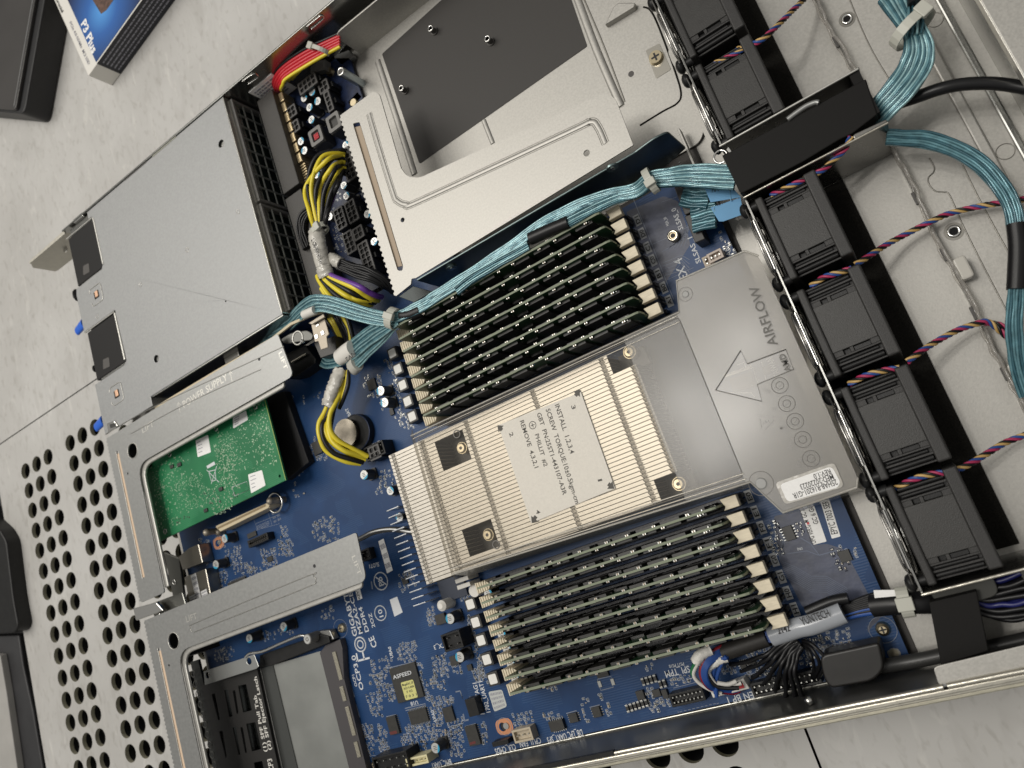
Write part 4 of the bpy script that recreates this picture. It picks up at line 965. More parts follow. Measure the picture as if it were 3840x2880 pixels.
for z, x, y, nx, ny in (('F7', 1010, 990, 2, 4), ('F7', 1170, 890, 2, 4), ('F7', 1140, 1320, 2, 4), ('F7', 1262, 1190, 2, 2), ('F7', 1375, 1530, 2, 6), ('A1', 1888, 722, 2, 2), ('A1', 1908, 820, 2, 2), ('A1', 2128, 655, 1, 4), ('A1', 2095, 560, 2, 2)): sock(PD, z, x, y, 19, nx, ny, 3.3)
sock(PD, 'A1', 1990, 540, 22, 4, 2, 3.6); sock(PD, 'F7', 1120, 240, 24, 2, 6, 3.4)
passives(PD, 'F7', [(860, 420), (1050, 700), (900, 900), (800, 700)], 26, 11, 8); passives(PD, 'F7', [(900, 1080), (1080, 1000), (1100, 1500), (950, 1500)], 26, 12, 8)
passives(PD, 'A1', [(1930, 1000), (2200, 950), (2212, 1100), (1980, 1200)], 22, 13, 8); passives(PD, 'F7', [(1230, 380), (1330, 640), (1420, 800), (1300, 640)], 14, 14, 8)
for z, x, y in (('G1', 735, 1470),): q = P2(z, x, y, 10); MB().cyl(q, 3.2, 8, 10, 20, 2.4).build('screw', GOLDM, PD)
MB().obox(P2('G1', 500, 1370, 14), (P2('G1', 640, 1340, 14)[0]-P2('G1', 400, 1400, 14)[0], P2('G1', 640, 1340, 14)[1]-P2('G1', 400, 1400, 14)[1]), 13, 7, 8, 14).build('grey_connector', GREYP, PD, .6)
# ================================================================== DRIVE TRAY AND ITS TOP BRACKET
DT = thing('drive_tray', 'bare steel drive tray with a raised back edge, upper middle of the case', 'metal tray', (-50, 110, 1.7))
MB().prism(rounded([(-124, 22), (27, 22), (52, 22), (58, 30), (58, 199), (-118, 199), (-127, 190)], [0, 0, 4, 6, 0, 0, 3]), 3.2, 4.2).build('tray_floor', STEEL, DT, .2)
bw = MB(); o_ = rounded([(-119, 3.5), (60, 3.5), (60, 30.5), (-119, 30.5)], [0, 0, 0, 7]); n = len(o_)
bw.add([(x, 196.2, z) for x, z in o_] + [(x, 197.3, z) for x, z in o_], [tuple(range(n)), tuple(range(2*n-1, n-1, -1))] + [(i, n+i, n+(i+1)%n, (i+1)%n) for i in range(n)])
bw.build('raised_edge', STEEL, DT, .25)
MB().prism(PL('E3', [(705, 590), (870, 530), (925, 600), (800, 690), (745, 640)], 6), 4, 8).build('stepped_ear', STEEL_G, DT, .4)
gr = MB()
def ridge(par, z, pts, h, r=1.6, fl_=.5, m=None, nm='pressed_ridge'): MB().tube(catmull([P(z, a, b, h) for a, b in pts], 5), r, 10, flat=fl_).build(nm, m or STEEL, par)
ridge(DT, 'A2', [(372, 395), (500, 780), (612, 1130)], 4.4, 2.2)
ridge(DT, 'A2', [(1660, -30), (1790, 320), (1950, 690)], 4.3, 2.2)
ridge(DT, 'A2', [(1060, 780), (1120, 930)], 4.3, 1.5); ridge(DT, 'A2', [(1700, -30), (1840, 300), (1975, 660)], 4.2, .5, .6, GROOVE)
m = MB(); m.plate(PL('G7', [(560, 130), (640, 60), (870, 60), (860, 120), (450, 370)], 6), [], 4.2, 8).build('bridge_tab', STEEL, DT, .6)
m = MB().prism(rounded(PL('G7', [(1000, 700), (1190, 600), (1350, 960), (1145, 1090)], 4.3), .8), 4.2, 4.5).build('screw_pocket', mat('pocket_steel', (.45, .43, .38), .3, .9), DT)
q = P2('G7', 1145, 800, 5); s = MB().cyl(q, 4.0, 4.5, 6.6, 22, 3.4).build('screw', GOLDM, DT); MB().box(q[0]-2.2, q[0]+2.2, q[1]-.5, q[1]+.5, 6.6, 6.68).box(q[0]-.5, q[0]+.5, q[1]-2.2, q[1]+2.2, 6.6, 6.7).build('cross_slot', INK, s)
for z, x, y, r in (('G7', 798, 1022, 1.6), ('G7', 640, 230, 1.5)): MB().cyl(P2(z, x, y, 4.3), r, 4.2, 4.35).build('hole', CHIPG, DT)
MB().cyl(P2('A2', 1345, 1005, 4), .01, 4, 4.1).build('speck', CHIPG, DT) if False else None
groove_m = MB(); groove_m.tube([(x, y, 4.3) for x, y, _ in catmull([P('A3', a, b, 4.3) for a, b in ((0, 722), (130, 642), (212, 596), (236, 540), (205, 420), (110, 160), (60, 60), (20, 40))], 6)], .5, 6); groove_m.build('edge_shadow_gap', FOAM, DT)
PADT = thing('insulating_pad', 'large matt black film pad stuck on the drive tray, with three small standoffs through it', 'pad', (-40, 140, 4.2))
MB().prism(rounded(PL('A2', [(402, 350), (810, -20), (1060, -230), (1540, -260), (1732, 300), (645, 1062)], 4.4), 1.2), 4.25, 4.55).build('film', mat('pad_black', (0.036, 0.033, 0.030), .55, 0, .06, 700, .1, 2500), PADT)
for i, (x, y) in enumerate(((715, 183), (1083, 250), (525, 570))):
    q = P2('A2', x, y, 9.2); t = thing('standoff', ('short zinc standoff nearest the back edge of the tray', 'short zinc standoff near the middle of the black pad', 'short zinc standoff at the left edge of the black pad')[i], 'standoff', (*q, 4.5), 'short standoffs on the black pad')
    MB().cyl(q, 2.5, 4.6, 5.4, 20).cyl(q, 1.75, 5.4, 9, 20).build('body', CHIPG, t); MB().ring((*q, 9.0), 1.6, .55).build('rim', CHROME, t); MB().cyl(q, 1.2, 8.9, 9.0, 12).build('threaded_hole', CHIPG, t)
q = P('E3', 770, 742, 24); t = thing('standoff', 'tall zinc threaded pillar standing beside the power board', 'standoff', (q[0], q[1], 4))
MB().cyl(q[:2], 3.0, 4.2, 24, 18).build('pillar', mat('zinc_blue', (0.50, 0.56, 0.58), .28, .9), t); MB().ring((q[0], q[1], 24), 2.2, .8).build('rim', CHROME, t); MB().cyl(q[:2], 1.4, 23.9, 24.05, 14).build('threaded_hole', CHIPG, t)
q = P2('E3', 895, 1060, 10); t = thing('screw', 'yellow zinc screw on a steel tab beside the tray bracket', 'screw', (*q, 8)); MB().prism(PL('E3', [(840, 1060), (940, 950), (985, 1000), (890, 1130)], 8), 6.5, 8).build('tab', STEEL_G, t, .2); MB().cyl(q, 3.1, 8, 10, 20, 2.4).build('head', GOLDM, t)
# the bracket
BR = thing('tray_bracket', 'wide L shaped beige steel bracket with a long tan slot, over the drive tray', 'bracket', (-80, 60, 40))
pts = PL('A2', [(130, 748), (350, 588), (385, 612), (525, 1090), (565, 1145), (645, 1152), (1850, 597), (1915, 640), (2030, 940)], 41) + PL('D1', [(590, 1262), (528, 1272), (518, 1350), (310, 1515)], 41)
# toothed left edge
a, b = Vector(pts[-1]), Vector(pts[0]); teeth = []
for i in range(34):
    t0 = (i + .1) / 34.2; d = (b - a); nrm = Vector((d.y, -d.x)).normalized()
    for tt, o in ((t0, 0), (t0 + .006, -.9), (t0 + .016, -.9), (t0 + .020, 0)):
        v = a + d * tt - nrm * o * (-1); teeth.append(tuple(v))
slot_ = rounded(PL('A2', [(213, 800), (255, 790), (560, 1600)], 41) + PL('D1', [(410, 1120), (385, 1165), (335, 1150)], 41), 1.4)
slot_ = rounded(PL('A2', [(212, 800), (256, 790)], 41) + PL('D1', [(412, 1100), (400, 1165), (335, 1160)], 41), 1.2)
hol = [slot_, circ(*P2('A2', 1728, 992, 41), 1.7, 14), circ(*P2('A2', 535, 1425, 41), 1.4, 14)]
MB().plate(rounded(pts, [0, 3, 2, 0, 4, 3, 4, 3, .5, 0, .6, .6, .5]) + teeth, hol, 40.2, 41).build('top_plate', STEEL, BR, .15)
MB().prism(PL('A2', [(205, 830), (262, 815)], 39.9) + PL('D1', [(400, 1095), (330, 1110)], 39.9), 39.2, 39.9).build('slot_film', TAN, BR)
MB().tube([(x, y, 41.0) for x, y, _ in catmull([P('A2', a, b, 41) for a, b in ((318, 735), (350, 850), (470, 1240), (500, 1300), (560, 1325), (650, 1300), (1600, 860), (1750, 790), (1800, 820), (1850, 930))], 8)], 1.3, 8, flat=.35).build('pressed_groove', STEEL, BR)
for o in (-1.9, 1.9):
    C = catmull([P('A2', a, b, 41) for a, b in ((318, 735), (350, 850), (470, 1240), (500, 1300), (560, 1325), (650, 1300), (1600, 860), (1750, 790), (1800, 820), (1850, 930))], 8)
    L = []
    for i, p_ in enumerate(C):
        tg = (C[min(i+1, len(C)-1)] - C[max(i-1, 0)]).normalized(); L.append(p_ + Vector((-tg.y, tg.x, 0)) * o + Vector((0, 0, .03)))
    MB().tube(L, .16, 4).build('groove_edge', GROOVE, BR)
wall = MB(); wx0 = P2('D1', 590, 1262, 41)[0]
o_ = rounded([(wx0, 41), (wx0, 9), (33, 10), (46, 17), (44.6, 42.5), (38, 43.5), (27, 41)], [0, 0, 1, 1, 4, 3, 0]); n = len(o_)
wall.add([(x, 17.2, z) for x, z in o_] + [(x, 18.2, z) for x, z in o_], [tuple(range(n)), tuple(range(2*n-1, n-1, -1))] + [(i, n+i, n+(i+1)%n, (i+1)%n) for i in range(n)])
wall.build('side_wall', mat('wall_reflected_teal', (0.13, 0.165, 0.165), .28, .9), BR, .3)  # teal of the mirrored cables is put into the steel colour
for z, x, y in (('D1', 1080, 1120), ('A2', 1893, 1085)):
    d = ray(z, x, y); t_ = (16.9 - CP.y) / d.y; q = CP + d * t_; MB().tube([(q.x, 17.3, q.z), (q.x, 16.4, q.z)], 3.2, 18).build('rivet_seat', mat('rivet_seat', (.25, .33, .33), .3, .9), BR); MB().tube([(q.x, 16.5, q.z), (q.x, 16.0, q.z)], 1.3, 12).build('rivet', CHROME, BR)  # rivet seats carry the same painted teal reflection as the wall
f_ = PL('D1', [(350, 1520), (550, 1375), (820, 1450), (560, 1600)], 24); MB().prism(f_, 23, 24).build('end_flap', mat('flap_dark', (.035, .045, .045), .4, .3), BR, .2)
MB().box(45.2, 46.4, -2, 30, 8.5, 14).build('end_fold', STEEL, BR, .2)
# ================================================================== RISER BRACKETS at the rear
def riser(label, ya, yb, x1, ylow, h, rod, hole, dot, x1b):
    t = thing('riser_bracket', label, 'bracket', (-310, (ya + yb)/2, h), 'riser brackets at the rear of the case')
    XA = -397.6; xi = -371.0
    out = [(XA, ya), (x1, ya), (x1b, yb), (xi, yb), (xi, ylow), (XA + 1, ylow)]
    o2 = rounded(out, [0, 1.5, 5, 12, 2, 1])
    hole_ = [circ(*hole, 5.2, 24), circ(*dot, .8, 10), rounded(rect(rod[0]-1.3, rod[0]+1.3, rod[2], rod[1]), 1.2)]
    # toothed rear edge
    teeth = []; y = ylow + 1
    while y < ya - 1: teeth += [(XA, y), (XA - .8, y + .3), (XA - .8, y + 1.4), (XA, y + 1.7)]; y += 2.7
    poly = ccw(o2); 
    i0 = max(range(len(poly)), key=lambda i: (poly[i][1] - poly[i][0]))   # upper left corner
    poly = poly[i0:] + poly[:i0]   # starts at top left, ccw goes down the left edge
    poly = [poly[0]] + list(reversed(teeth)) + poly[1:]
    MB().plate(poly, hole_, h - .9, h).build('plate', STEEL_G, t, .2)
    MB().box(rod[0]-1.25, rod[0]+1.25, rod[2] + .5, rod[1] - 2, h - .8, h - .3).build('peach_film', PEACH, t)
    MB().tube([(rod[0]-1.5, rod[1], h), (rod[0]-1.5, rod[2], h)], .3, 6).build('slot_edge', EMB, t)
    MB().ring((*hole, h), 5.5, .35).build('hole_rim', EMB, t)
    MB().box(XA + 2, xi - 1, min(hole[1] - 12, yb), ya - 1, 4, h - 8).build('dark_filler', VOID, t)  # added dark block, stands in for shade behind the bracket hole
    # lower inner ledge
    led = [(x1 - 7, yb + 1.5), (x1 - 8, yb - 3.0), (xi + 3.2, yb - 3.0), (xi + 3.2, ylow + 3), (xi - 1, ylow + 3), (xi - 1, yb + 1.5)]
    MB().prism(rounded(led, [0, 2.5, 10, 1, 0, 0]), h - 3.6, h - 1.6).build('inner_ledge', mat('ledge_steel', (0.46, 0.45, 0.42), .45, .6, .04, 300), t, .9)
    return t
E3x = EMB
rA = riser('riser bracket with stamped arrows and POWER SUPPLY lettering, next to the power supply lid', 33.5, 3.8, -216, -87, 42, (-388.8, 20.5, -72), P2('F3', 727, 480, 42), P2('F3', 660, 795, 42), -212.5)
yl = -262
rB = riser('riser bracket between the green card and the black expansion slot cage', -99.3, -126.6, -198.4, yl, 42, (-388.2, -120, yl + 3), P2('C1', 1125, 835, 42), P2('C1', 1095, 995, 42), -200.5)
h = 42
T('POWER SUPPLY', 'B1', (1192, 1088), (1478, 905), h, EMB, rA, asc=5.0, lift=.02)
T('LIFT', 'B1', (925, 1252), (1000, 1205), h, EMB, rA, asc=4.4, lift=.02)
T('LIFT', 'B1', (1805, 735), (1845, 845), h, EMB, rA, asc=3.2, lift=.02)
T('LIFT', 'C1', (1210, 715), (1280, 690), h, EMB, rB, asc=4.0, lift=.02)
T('LIFT', 'C2', (205, 290), (250, 415), h, EMB, rB, asc=3.0, lift=.02)
for a, b in (((1168, 1118), (1155, 1050)), ((1505, 918), (1490, 848))):
    m = MB(); p, q = P2('B1', *a, h), P2('B1', *b, h); m.strip([p, q], .5, h, h+.06)
    d = (Vector(q) - Vector(p)).normalized(); n = Vector((-d.y, d.x)); Q = Vector(q)
    m.strip([tuple(Q - d*2.4 + n*1.6), q, tuple(Q - d*2.4 - n*1.6)], .5, h, h + .06); m.build('stamped_arrow', EMB, rA)
for par, z, L in ((rA, 'B1', ((690, 1255), (1000, 1080), (1840, 690))), (rA, 'B1', ((850, 1255), (1200, 1065), (1600, 880), (1690, 840))), (rB, 'C1', ((1245, 775), (1235, 745), (1300, 705), (1980, 420), (2030, 415), (2045, 450), (1960, 500), (1260, 778)))):
    MB().tube([(x, y, h) for x, y, _ in catmull([P(z, a, b, h) for a, b in L], 5)], .3, 5).build('pressed_line', EMB if z == 'x' else mat('press_line', (.36, .355, .33), .35, .8), par)
MB().cyl(P2('B1', 1680, 772, h), 1.1, h - .2, h + .04, 12).build('pin_hole', INK, rA); MB().cyl(P2('C1', 2038, 350, h), 1.1, h - .2, h + .04, 12).build('pin_hole', INK, rB)
# hinge between the brackets
t = thing('folded_steel_piece', 'shiny folded steel piece between the two riser brackets at the rear edge', 'metal bracket', (-392, -95, 30))
MB().prism(PL('C1', [(860, 625), (1010, 585), (1060, 640), (880, 705)], 36), 33, 36).build('hinge_leaf', CHROME, t, .6)
MB().prism(PL('C1', [(960, 600), (1180, 520), (1210, 620), (1010, 700)], 30), 28, 30).build('folded_tab', mat('tab_dark', (.22, .22, .2), .3, .9), t, .5)
MB().prism(PL('C1', [(1060, 260), (1160, 300), (1200, 610), (1130, 600)], 14), 12, 14).build('shield_wall', mat('shield_dark', (.10, .10, .09), .35, .8), t, .5)
for x, y in ((1130, 455), (1155, 578)): MB().ring(P('C1', x, y, 14.2), 1.5, .5).build('riveted_hole', CHROME, t)
m = MB()
for i in range(4): q = P('C1', 1045 + i * 42, 668 - i * 12, 31); m.box(q[0]-1.2, q[0]+1.0, q[1]-1.6, q[1]+1.6, 30, 32.5)
m.build('bright_tabs', CHROME, t, .4)
t2 = thing('rear_latch', 'small shiny catch where the riser bracket meets the power supply lid', 'latch', P('B1', 725, 1200, 40))
MB().prism(PL('B1', [(690, 1190), (740, 1170), (765, 1205), (700, 1250)], 43), 41, 43.2).build('body', CHROME, t2, .7); MB().prism(PL('B1', [(710, 1195), (745, 1185), (755, 1205), (715, 1220)], 43.4), 43, 43.5).build('dark_face', CHIP, t2, .2)
# ================================================================== GREEN CARD under the first bracket
NC = thing('network_card', 'green expansion card with white stickers and a crossed out bin mark under the riser bracket', 'circuit board', (-320, -20, 28))
GZ = 30.0
c = [(-388, 12), (-252.3, 12), (-250.8, -49.6), (-383, -46.5)]
c = [(-388, 12), (-252, 12), (-252, -50), (-383.5, -50)]
MB().plate(c, [circ(*P2('B1', 1812, 1530, GZ), 1.0, 12)], GZ - 1.6, GZ).build('board', GPCB, NC)
MB().strip([(-252, 12), (-252, -50)], .5, GZ, GZ + .05).build('gold_edge', mat('edge_yellowgreen', (.30, .42, .10), .5), NC)
for i, L in enumerate((((1510, 1150), (1595, 1105), (1608, 1165), (1512, 1222)), ((1268, 1300), (1348, 1262), (1368, 1375), (1282, 1408)), ((1608, 1520), (1698, 1490), (1722, 1590), (1628, 1642)))):
    s = MB().prism(rounded(PL('B1', L, GZ), .8), GZ, GZ + .12).build('white_sticker', PAPER, NC)
    A, B_, C_, D_ = [Vector(P2('B1', *q, GZ)) for q in L]; m = MB(); rnd = random.Random(i)
    for r in range(4):
        u = (r + .8) / 5; a = A + (D_ - A) * u; b = B_ + (C_ - B_) * u; e_ = a + (b - a) * rnd.uniform(.35, .5); a = a + (b - a) * .1
        m.strip([tuple(a), tuple(e_)], .45, GZ + .13, GZ + .16)
    m.build('sticker_print', INKG, s)
bn = MB()
for a, b in (((1340, 1490), (1420, 1570)), ((1405, 1465), (1370, 1580)), ((1350, 1500), (1395, 1490)), ((1355, 1510), (1372, 1565)), ((1395, 1500), (1400, 1550)), ((1372, 1565), (1405, 1552))): bn.strip([P2('B1', *a, GZ), P2('B1', *b, GZ)], .45, GZ + .02, GZ + .1)
bn.build('crossed_bin_mark', SILK, NC)
MB().prism(PL('B1', [(1338, 1465), (1388, 1435), (1396, 1455), (1345, 1482)], GZ), GZ, GZ + .06).build('white_bar', SILK, NC)
mg = MB()
for L in (((1505, 1600), (1600, 1565), (1615, 1620), (1520, 1659)),):
    p = PL('B1', L, GZ); mg.tube([(x, y, GZ + .05) for x, y in p + [p[0]]], .18, 4)
mg.build('box_outline', SILK, NC)
for z, x, y, r in (('F3', 1262, 700, 1.7), ('F3', 1732, 1305, 1.7), ('F3', 1365, 672, 1.9), ('F3', 1940, 1010, 1.8)):
    q = P2(z, x, y, GZ + 1); MB().box(q[0]-r, q[0]+r, q[1]-r*.7, q[1]+r*.7, GZ, GZ + 1.1).build('chip', CHIP, NC, .2)
for z, x, y in (('F3', 920, 890), ('F3', 960, 1060), ('F3', 1045, 1450), ('F3', 1880, 175), ('F3', 1240, 530), ('B1', 1655, 1080), ('F3', 1180, 1595)):
    q = P2(z, x, y, GZ); MB().ring((*q, GZ + .02), 1.5, .5).build('plated_hole', SOLDER, NC)
dots = MB(); rnd = random.Random(8)
def dotpatch(z, poly, n, s0, s1):
    A, B_, C_, D_ = [Vector(P2(z, *q, GZ)) for q in poly]
    for _ in range(n):
        u, v = rnd.random(), rnd.random(); p = (A*(1-u) + B_*u)*(1-v) + (D_*(1-u) + C_*u)*v; s = rnd.uniform(s0, s1) * 1.3; l = s * rnd.choice((1, 1, 2.4))
        dots.box(p.x - l, p.x + l, p.y - s, p.y + s, GZ, GZ + .12) if rnd.random() < .5 else dots.box(p.x - s, p.x + s, p.y - l, p.y + l, GZ, GZ + .12)
dotpatch('F3', ((960, 700), (1500, 470), (1600, 900), (1050, 1100)), 120, .14, .28); dotpatch('F3', ((1280, 900), (1680, 760), (1820, 1200), (1400, 1380)), 230, .10, .22)
dotpatch('F3', ((1850, 400), (2100, 260), (2212, 1000), (1950, 1000)), 230, .14, .26); dotpatch('F3', ((1000, 900), (1250, 850), (1400, 1500), (1100, 1600)), 110, .14, .3)
dotpatch('F3', ((1700, 1000), (2150, 800), (2100, 1300), (1850, 1400)), 130, .14, .26); dotpatch('B1', ((1600, 1050), (1700, 1000), (1800, 1450), (1650, 1500)), 210, .12, .25); dotpatch('B1', ((1400, 1250), (1600, 1180), (1650, 1480), (1450, 1500)), 160, .1, .22)
tag(dots.build('solder_dots', mat('dot_pale', (0.42, 0.56, 0.40), .35, .4), NC), None, None, None, 'stuff')
passives(NC, 'F3', [(1320, 1420), (1500, 1360), (1540, 1430), (1360, 1490)], 9, 31, GZ, silk=False); passives(NC, 'F3', [(2100, 1080), (2212, 1040), (2212, 1100), (2150, 1150)], 6, 32, GZ, silk=False); passives(NC, 'F3', [(1700, 1060), (1900, 1000), (1950, 1200), (1750, 1230)], 10, 33, GZ, silk=False)
# riser card standing on edge beside the power supply
RCd = thing('riser_card', 'tall thin circuit board standing on edge beside the power supply lid, cream top edge', 'circuit board', (-280, 36, 8))
rp = [P2('B1', 1003, 1088, 39), P2('B1', 1400, 850, 39), P2('B1', 1760, 640, 39), P2('F8', 330, 975, 39), P2('F8', 570, 870, 39), P2('F8', 800, 792, 39)]
MB().strip(rp, 1.6, 37.6, 39).build('top_edge', mat('edge_cream', (0.60, 0.52, 0.36), .5), RCd); MB().strip([(x, y) for x, y in rp], 1.5, 9, 37.6).build('board', PCBK, RCd)
m = MB(); rnd = random.Random(6)
for i in range(26):
    u = rnd.random(); p = Vector(rp[0]) * (1-u) + Vector(rp[2]) * u; m.box(p.x - .7, p.x + .7, p.y - 2.0, p.y - .8, 30 + rnd.random()*6, 31.5 + rnd.random()*6)
m.build('edge_components', SOLDER, RCd)
MB().obox(P2('B1', 1500, 760, 34), (1, 0), 14, 4, 24, 34).build('metal_clip', mat('clip_dull', (.35, .34, .31), .3, .9), RCd, .4)
# pieces at the end of the riser card
t = thing('steel_ear', 'rounded grey steel ear with a rivet beside the end of the riser card', 'bracket', P('F8', 420, 1180, 34))
MB().prism(rounded(PL('F8', [(180, 1190), (330, 1100), (560, 1060), (640, 1120), (620, 1200), (400, 1230), (250, 1260)], 36), 3), 35, 36).build('ear', mat('ear_steel', (.16, .16, .15), .45, .7), t, .5)
MB().ring(P('F8', 430, 1170, 36), 4.2, .6).build('pressed_ring', EMB, t); MB().ball(P('F8', 495, 1215, 36), 1.5).build('rivet', CHROME, t)
t = thing('riser_socket', 'black socket block on the board under the end of the riser bracket', 'connector', P('B1', 1960, 780, 12))
MB().prism(PL('B1', [(1840, 740), (1980, 680), (2045, 770), (2040, 800), (1920, 885), (1850, 900)], 20), 8, 20).build('housing', BLACK, t, .5); MB().box(*sorted((P2('F8', 300, 1370, 22)[0], P2('F8', 540, 1385, 22)[0])), P2('F8', 540, 1385, 22)[1] - .4, P2('F8', 540, 1385, 22)[1] + .4, 21, 22).build('spring', mat('spring_dull', (.4, .38, .32), .3, .9), t)
MB().prism(PL('B1', [(1700, 1020), (1840, 980), (2000, 1440), (1850, 1560)], 14), 8, 14).build('housing', mat('shade_black', (.008, .008, .009), .6), t, .3)  # dark block put in for the shade beside the green card
t = thing('cable_connector', 'black cable connector with a big bright metal latch clip, end of the riser card', 'connector', P('F8', 760, 1200, 30))
MB().prism(PL('F8', [(650, 1240), (930, 1140), (975, 1370), (745, 1450)], 30), 14, 30).build('housing', mat('conn_black', (.035, .033, .03), .4), t, .4)
MB().prism(PL('F8', [(575, 965), (780, 835), (800, 880), (620, 985)], 40), 38.6, 40).build('clip_fold', NICKEL, t, .3)
MB().prism(PL('F8', [(615, 985), (795, 890), (860, 1115), (825, 1150), (845, 1300), (748, 1335), (712, 1215), (665, 1228)], 37.5), 36.6, 37.5).build('latch_clip', NICKEL, t, .3)
for a in ((700, 980), (690, 1150), (775, 1100)): q = P2('F8', *a, 37.6); MB().box(q[0]-1.3, q[0]+1.3, q[1]-1.3, q[1]+1.3, 37.5, 37.9).build('stamped_tab', CHROME, t, .2)
# ================================================================== DETAILS OF THE MAIN BOARD
for i, (z, x, y) in enumerate((('D3', 258, 90), ('D3', 335, 308), ('D3', 402, 530), ('D3', 470, 755), ('D3', 533, 965), ('D4', 1338, 1350), ('E1', 305, 125), ('E1', 380, 375), ('E1', 460, 640), ('E1', 545, 910))): choke(MBD, z, x, y)
for i, (z, x, y, zt, bl) in enumerate((('G2', 1225, 510, 17, 2.9), ('G2', 1290, 705, 17, 2.9), ('B2', 285, 1522, 17, -1.2), ('C2', 842, 692, 17, 2.9), ('C2', 905, 940, 17, 2.9), ('C2', 748, 1530, 17, -.4), ('G3', 1262, 625, 17, .2), ('G3', 1140, 985, 17, -2), ('G4', 1465, 0, 17, -1), ('C1', 1615, 820, 17, -1.5), ('C2', 1090, 530, 15, .2), ('E1', 665, 285, 14, -.4), ('E1', 745, 510, 14, -.4), ('E1', 800, 715, 14, -.4), ('E1', 860, 920, 14, -.4), ('B2', 455, 1625, 14, .4), ('D4', 360, 145, 16, 2.5))): can(MBD, z, x, y, zt, 3.2 if i < 10 else 2.9, BZ, bl)
# chips
cA = chip(MBD, 'G5', [(765, 400), (1115, 310), (1255, 780), (895, 880)], 9.6)
T('ASPEED', 'G5', (832, 545), (1085, 470), 9.6, SILK, cA, asc=2.3, lift=.02)
p = PL('G5', [(930, 590), (1100, 545), (1170, 790), (1000, 835)], 9.7); yl_ = MB().prism(rounded(p, 1.0), 9.62, 9.72).build('yellow_sticker', YLAB, cA)
T('MegaRAC SP', 'G5', (955, 640), (1108, 600), 9.73, LT, yl_, asc=1.4); T('2022 E-0000', 'G5', (975, 690), (1120, 650), 9.73, LT, yl_, asc=1.2); T('F 02', 'G5', (1020, 735), (1100, 710), 9.73, LT, yl_, asc=1.3); T('7 0 3 1', 'G5', (1005, 805), (1155, 765), 9.73, LT, yl_, asc=1.5)
for z, L, zt, lg in (('G5', [(1030, 990), (1270, 935), (1320, 1120), (1075, 1180)], 9.4, 'xy'), ('G5', [(725, 1075), (855, 1040), (905, 1290), (785, 1325)], 9.8, 'x'), ('G5', [(1810, 1205), (1960, 1165), (2035, 1440), (1885, 1480)], 9.8, 'x'),
    ('G5', [(1500, 950), (1625, 915), (1685, 1110), (1550, 1150)], 9.4, None), ('G2', [(980, 350), (1110, 300), (1165, 460), (1035, 510)], 9.6, None), ('G2', [(75, 1370), (200, 1330), (260, 1530), (125, 1590)], 9.6, None),
    ('D5', [(1585, 665), (1715, 620), (1790, 810), (1655, 855)], 9.5, 'x'), ('C3', [(1135, 415), (1200, 400), (1225, 460), (1160, 480)], 9.2, None), ('E1', [(1580, 1400), (1690, 1370), (1730, 1490), (1620, 1530)], 9.6, 'x'), ('E1', [(1900, 1310), (2010, 1285), (2050, 1420), (1945, 1455)], 9.6, 'x'),
    ('F1', [(745, 590), (850, 565), (885, 665), (785, 690)], 9.4, None), ('F1', [(525, 610), (620, 580), (660, 700), (560, 740)], 10, None), ('F1', [(875, 590), (950, 570), (985, 690), (915, 710)], 10, None), ('G3', [(1310, 1250), (1520, 1150), (1580, 1270), (1330, 1370)], 9.6, 'y'),
    ('G3', [(1840, 885), (1905, 865), (1925, 935), (1860, 955)], 9, None), ('G3', [(1565, 560), (1690, 520), (1700, 590), (1580, 625)], 9, None), ('C2', [(740, 670), (800, 655), (820, 715), (755, 740)], 10, None), ('C2', [(835, 940), (885, 925), (900, 985), (850, 1000)], 10, None),
    ('D4', [(385, 1000), (460, 980), (480, 1060), (410, 1085)], 9.4, None), ('E1', [(1310, 1510), (1500, 1460), (1540, 1600), (1350, 1650)], 10.5, 'y'), ('C3', [(615, 1050), (660, 1035), (680, 1080), (630, 1095)], 9.2, None), ('E2', [(1005, 1060), (1085, 1040), (1105, 1120), (1030, 1145)], 9.2, 'xy'),
    ('E1', [(1975, 850), (2130, 800), (2150, 860), (2000, 905)], 9.6, None), ('D3', [(215, 875), (265, 855), (290, 935), (235, 950)], 9.2, None), ('E1', [(180, 720), (245, 700), (265, 780), (200, 800)], 9.2, None), ('C2', [(1490, 1375), (1555, 1355), (1575, 1400), (1505, 1420)], 9.6, 'y')):
    chip(MBD, z, L, zt, legs=lg)
# red print on two chips
for L in (((770, 1275), (870, 1250), (885, 1290), (790, 1310)), ((1880, 1420), (1960, 1395), (1970, 1430), (1890, 1455))): MB().prism(PL('G5', L, 9.85), 9.8, 9.84).build('red_mark', mat('dull_red', (.12, .02, .018), .6), MBD)
# pin headers and connectors
def header(par, z, L, zt, nx, ny, nm='pin_header', wall=True, pm=SOLDER, body=BLACK):
    c = chip(par, z, L, zt if not wall else zt - 2.5, m=body, nm=nm); x0, x1, y0, y1 = c['_b']
    if wall: MB().plate(rect(x0 - .6, x1 + .6, y0 - .6, y1 + .6), [rect(x0 + .5, x1 - .5, y0 + .5, y1 - .5)], BZ, zt).build('shroud', body, c, .15)
    g = MB()
    for i in range(nx):
        for j in range(ny):
            x = x0 + (x1 - x0)*(i + .5)/nx; y = y0 + (y1 - y0)*(j + .5)/ny; g.box(x - .32, x + .32, y - .32, y + .32, zt - 3, zt - .4)
    g.build('pins', pm, c); return c
header(MBD, 'F1', [(1030, 640), (1465, 540), (1490, 690), (1060, 780)], 15, 8, 2)
header(MBD, 'G5', [(1815, 830), (1955, 795), (2015, 1035), (1880, 1070)], 14, 2, 6, wall=False)
header(MBD, 'C2', [(365, 1605), (560, 1530), (600, 1640), (380, 1700)], 20, 5, 2)
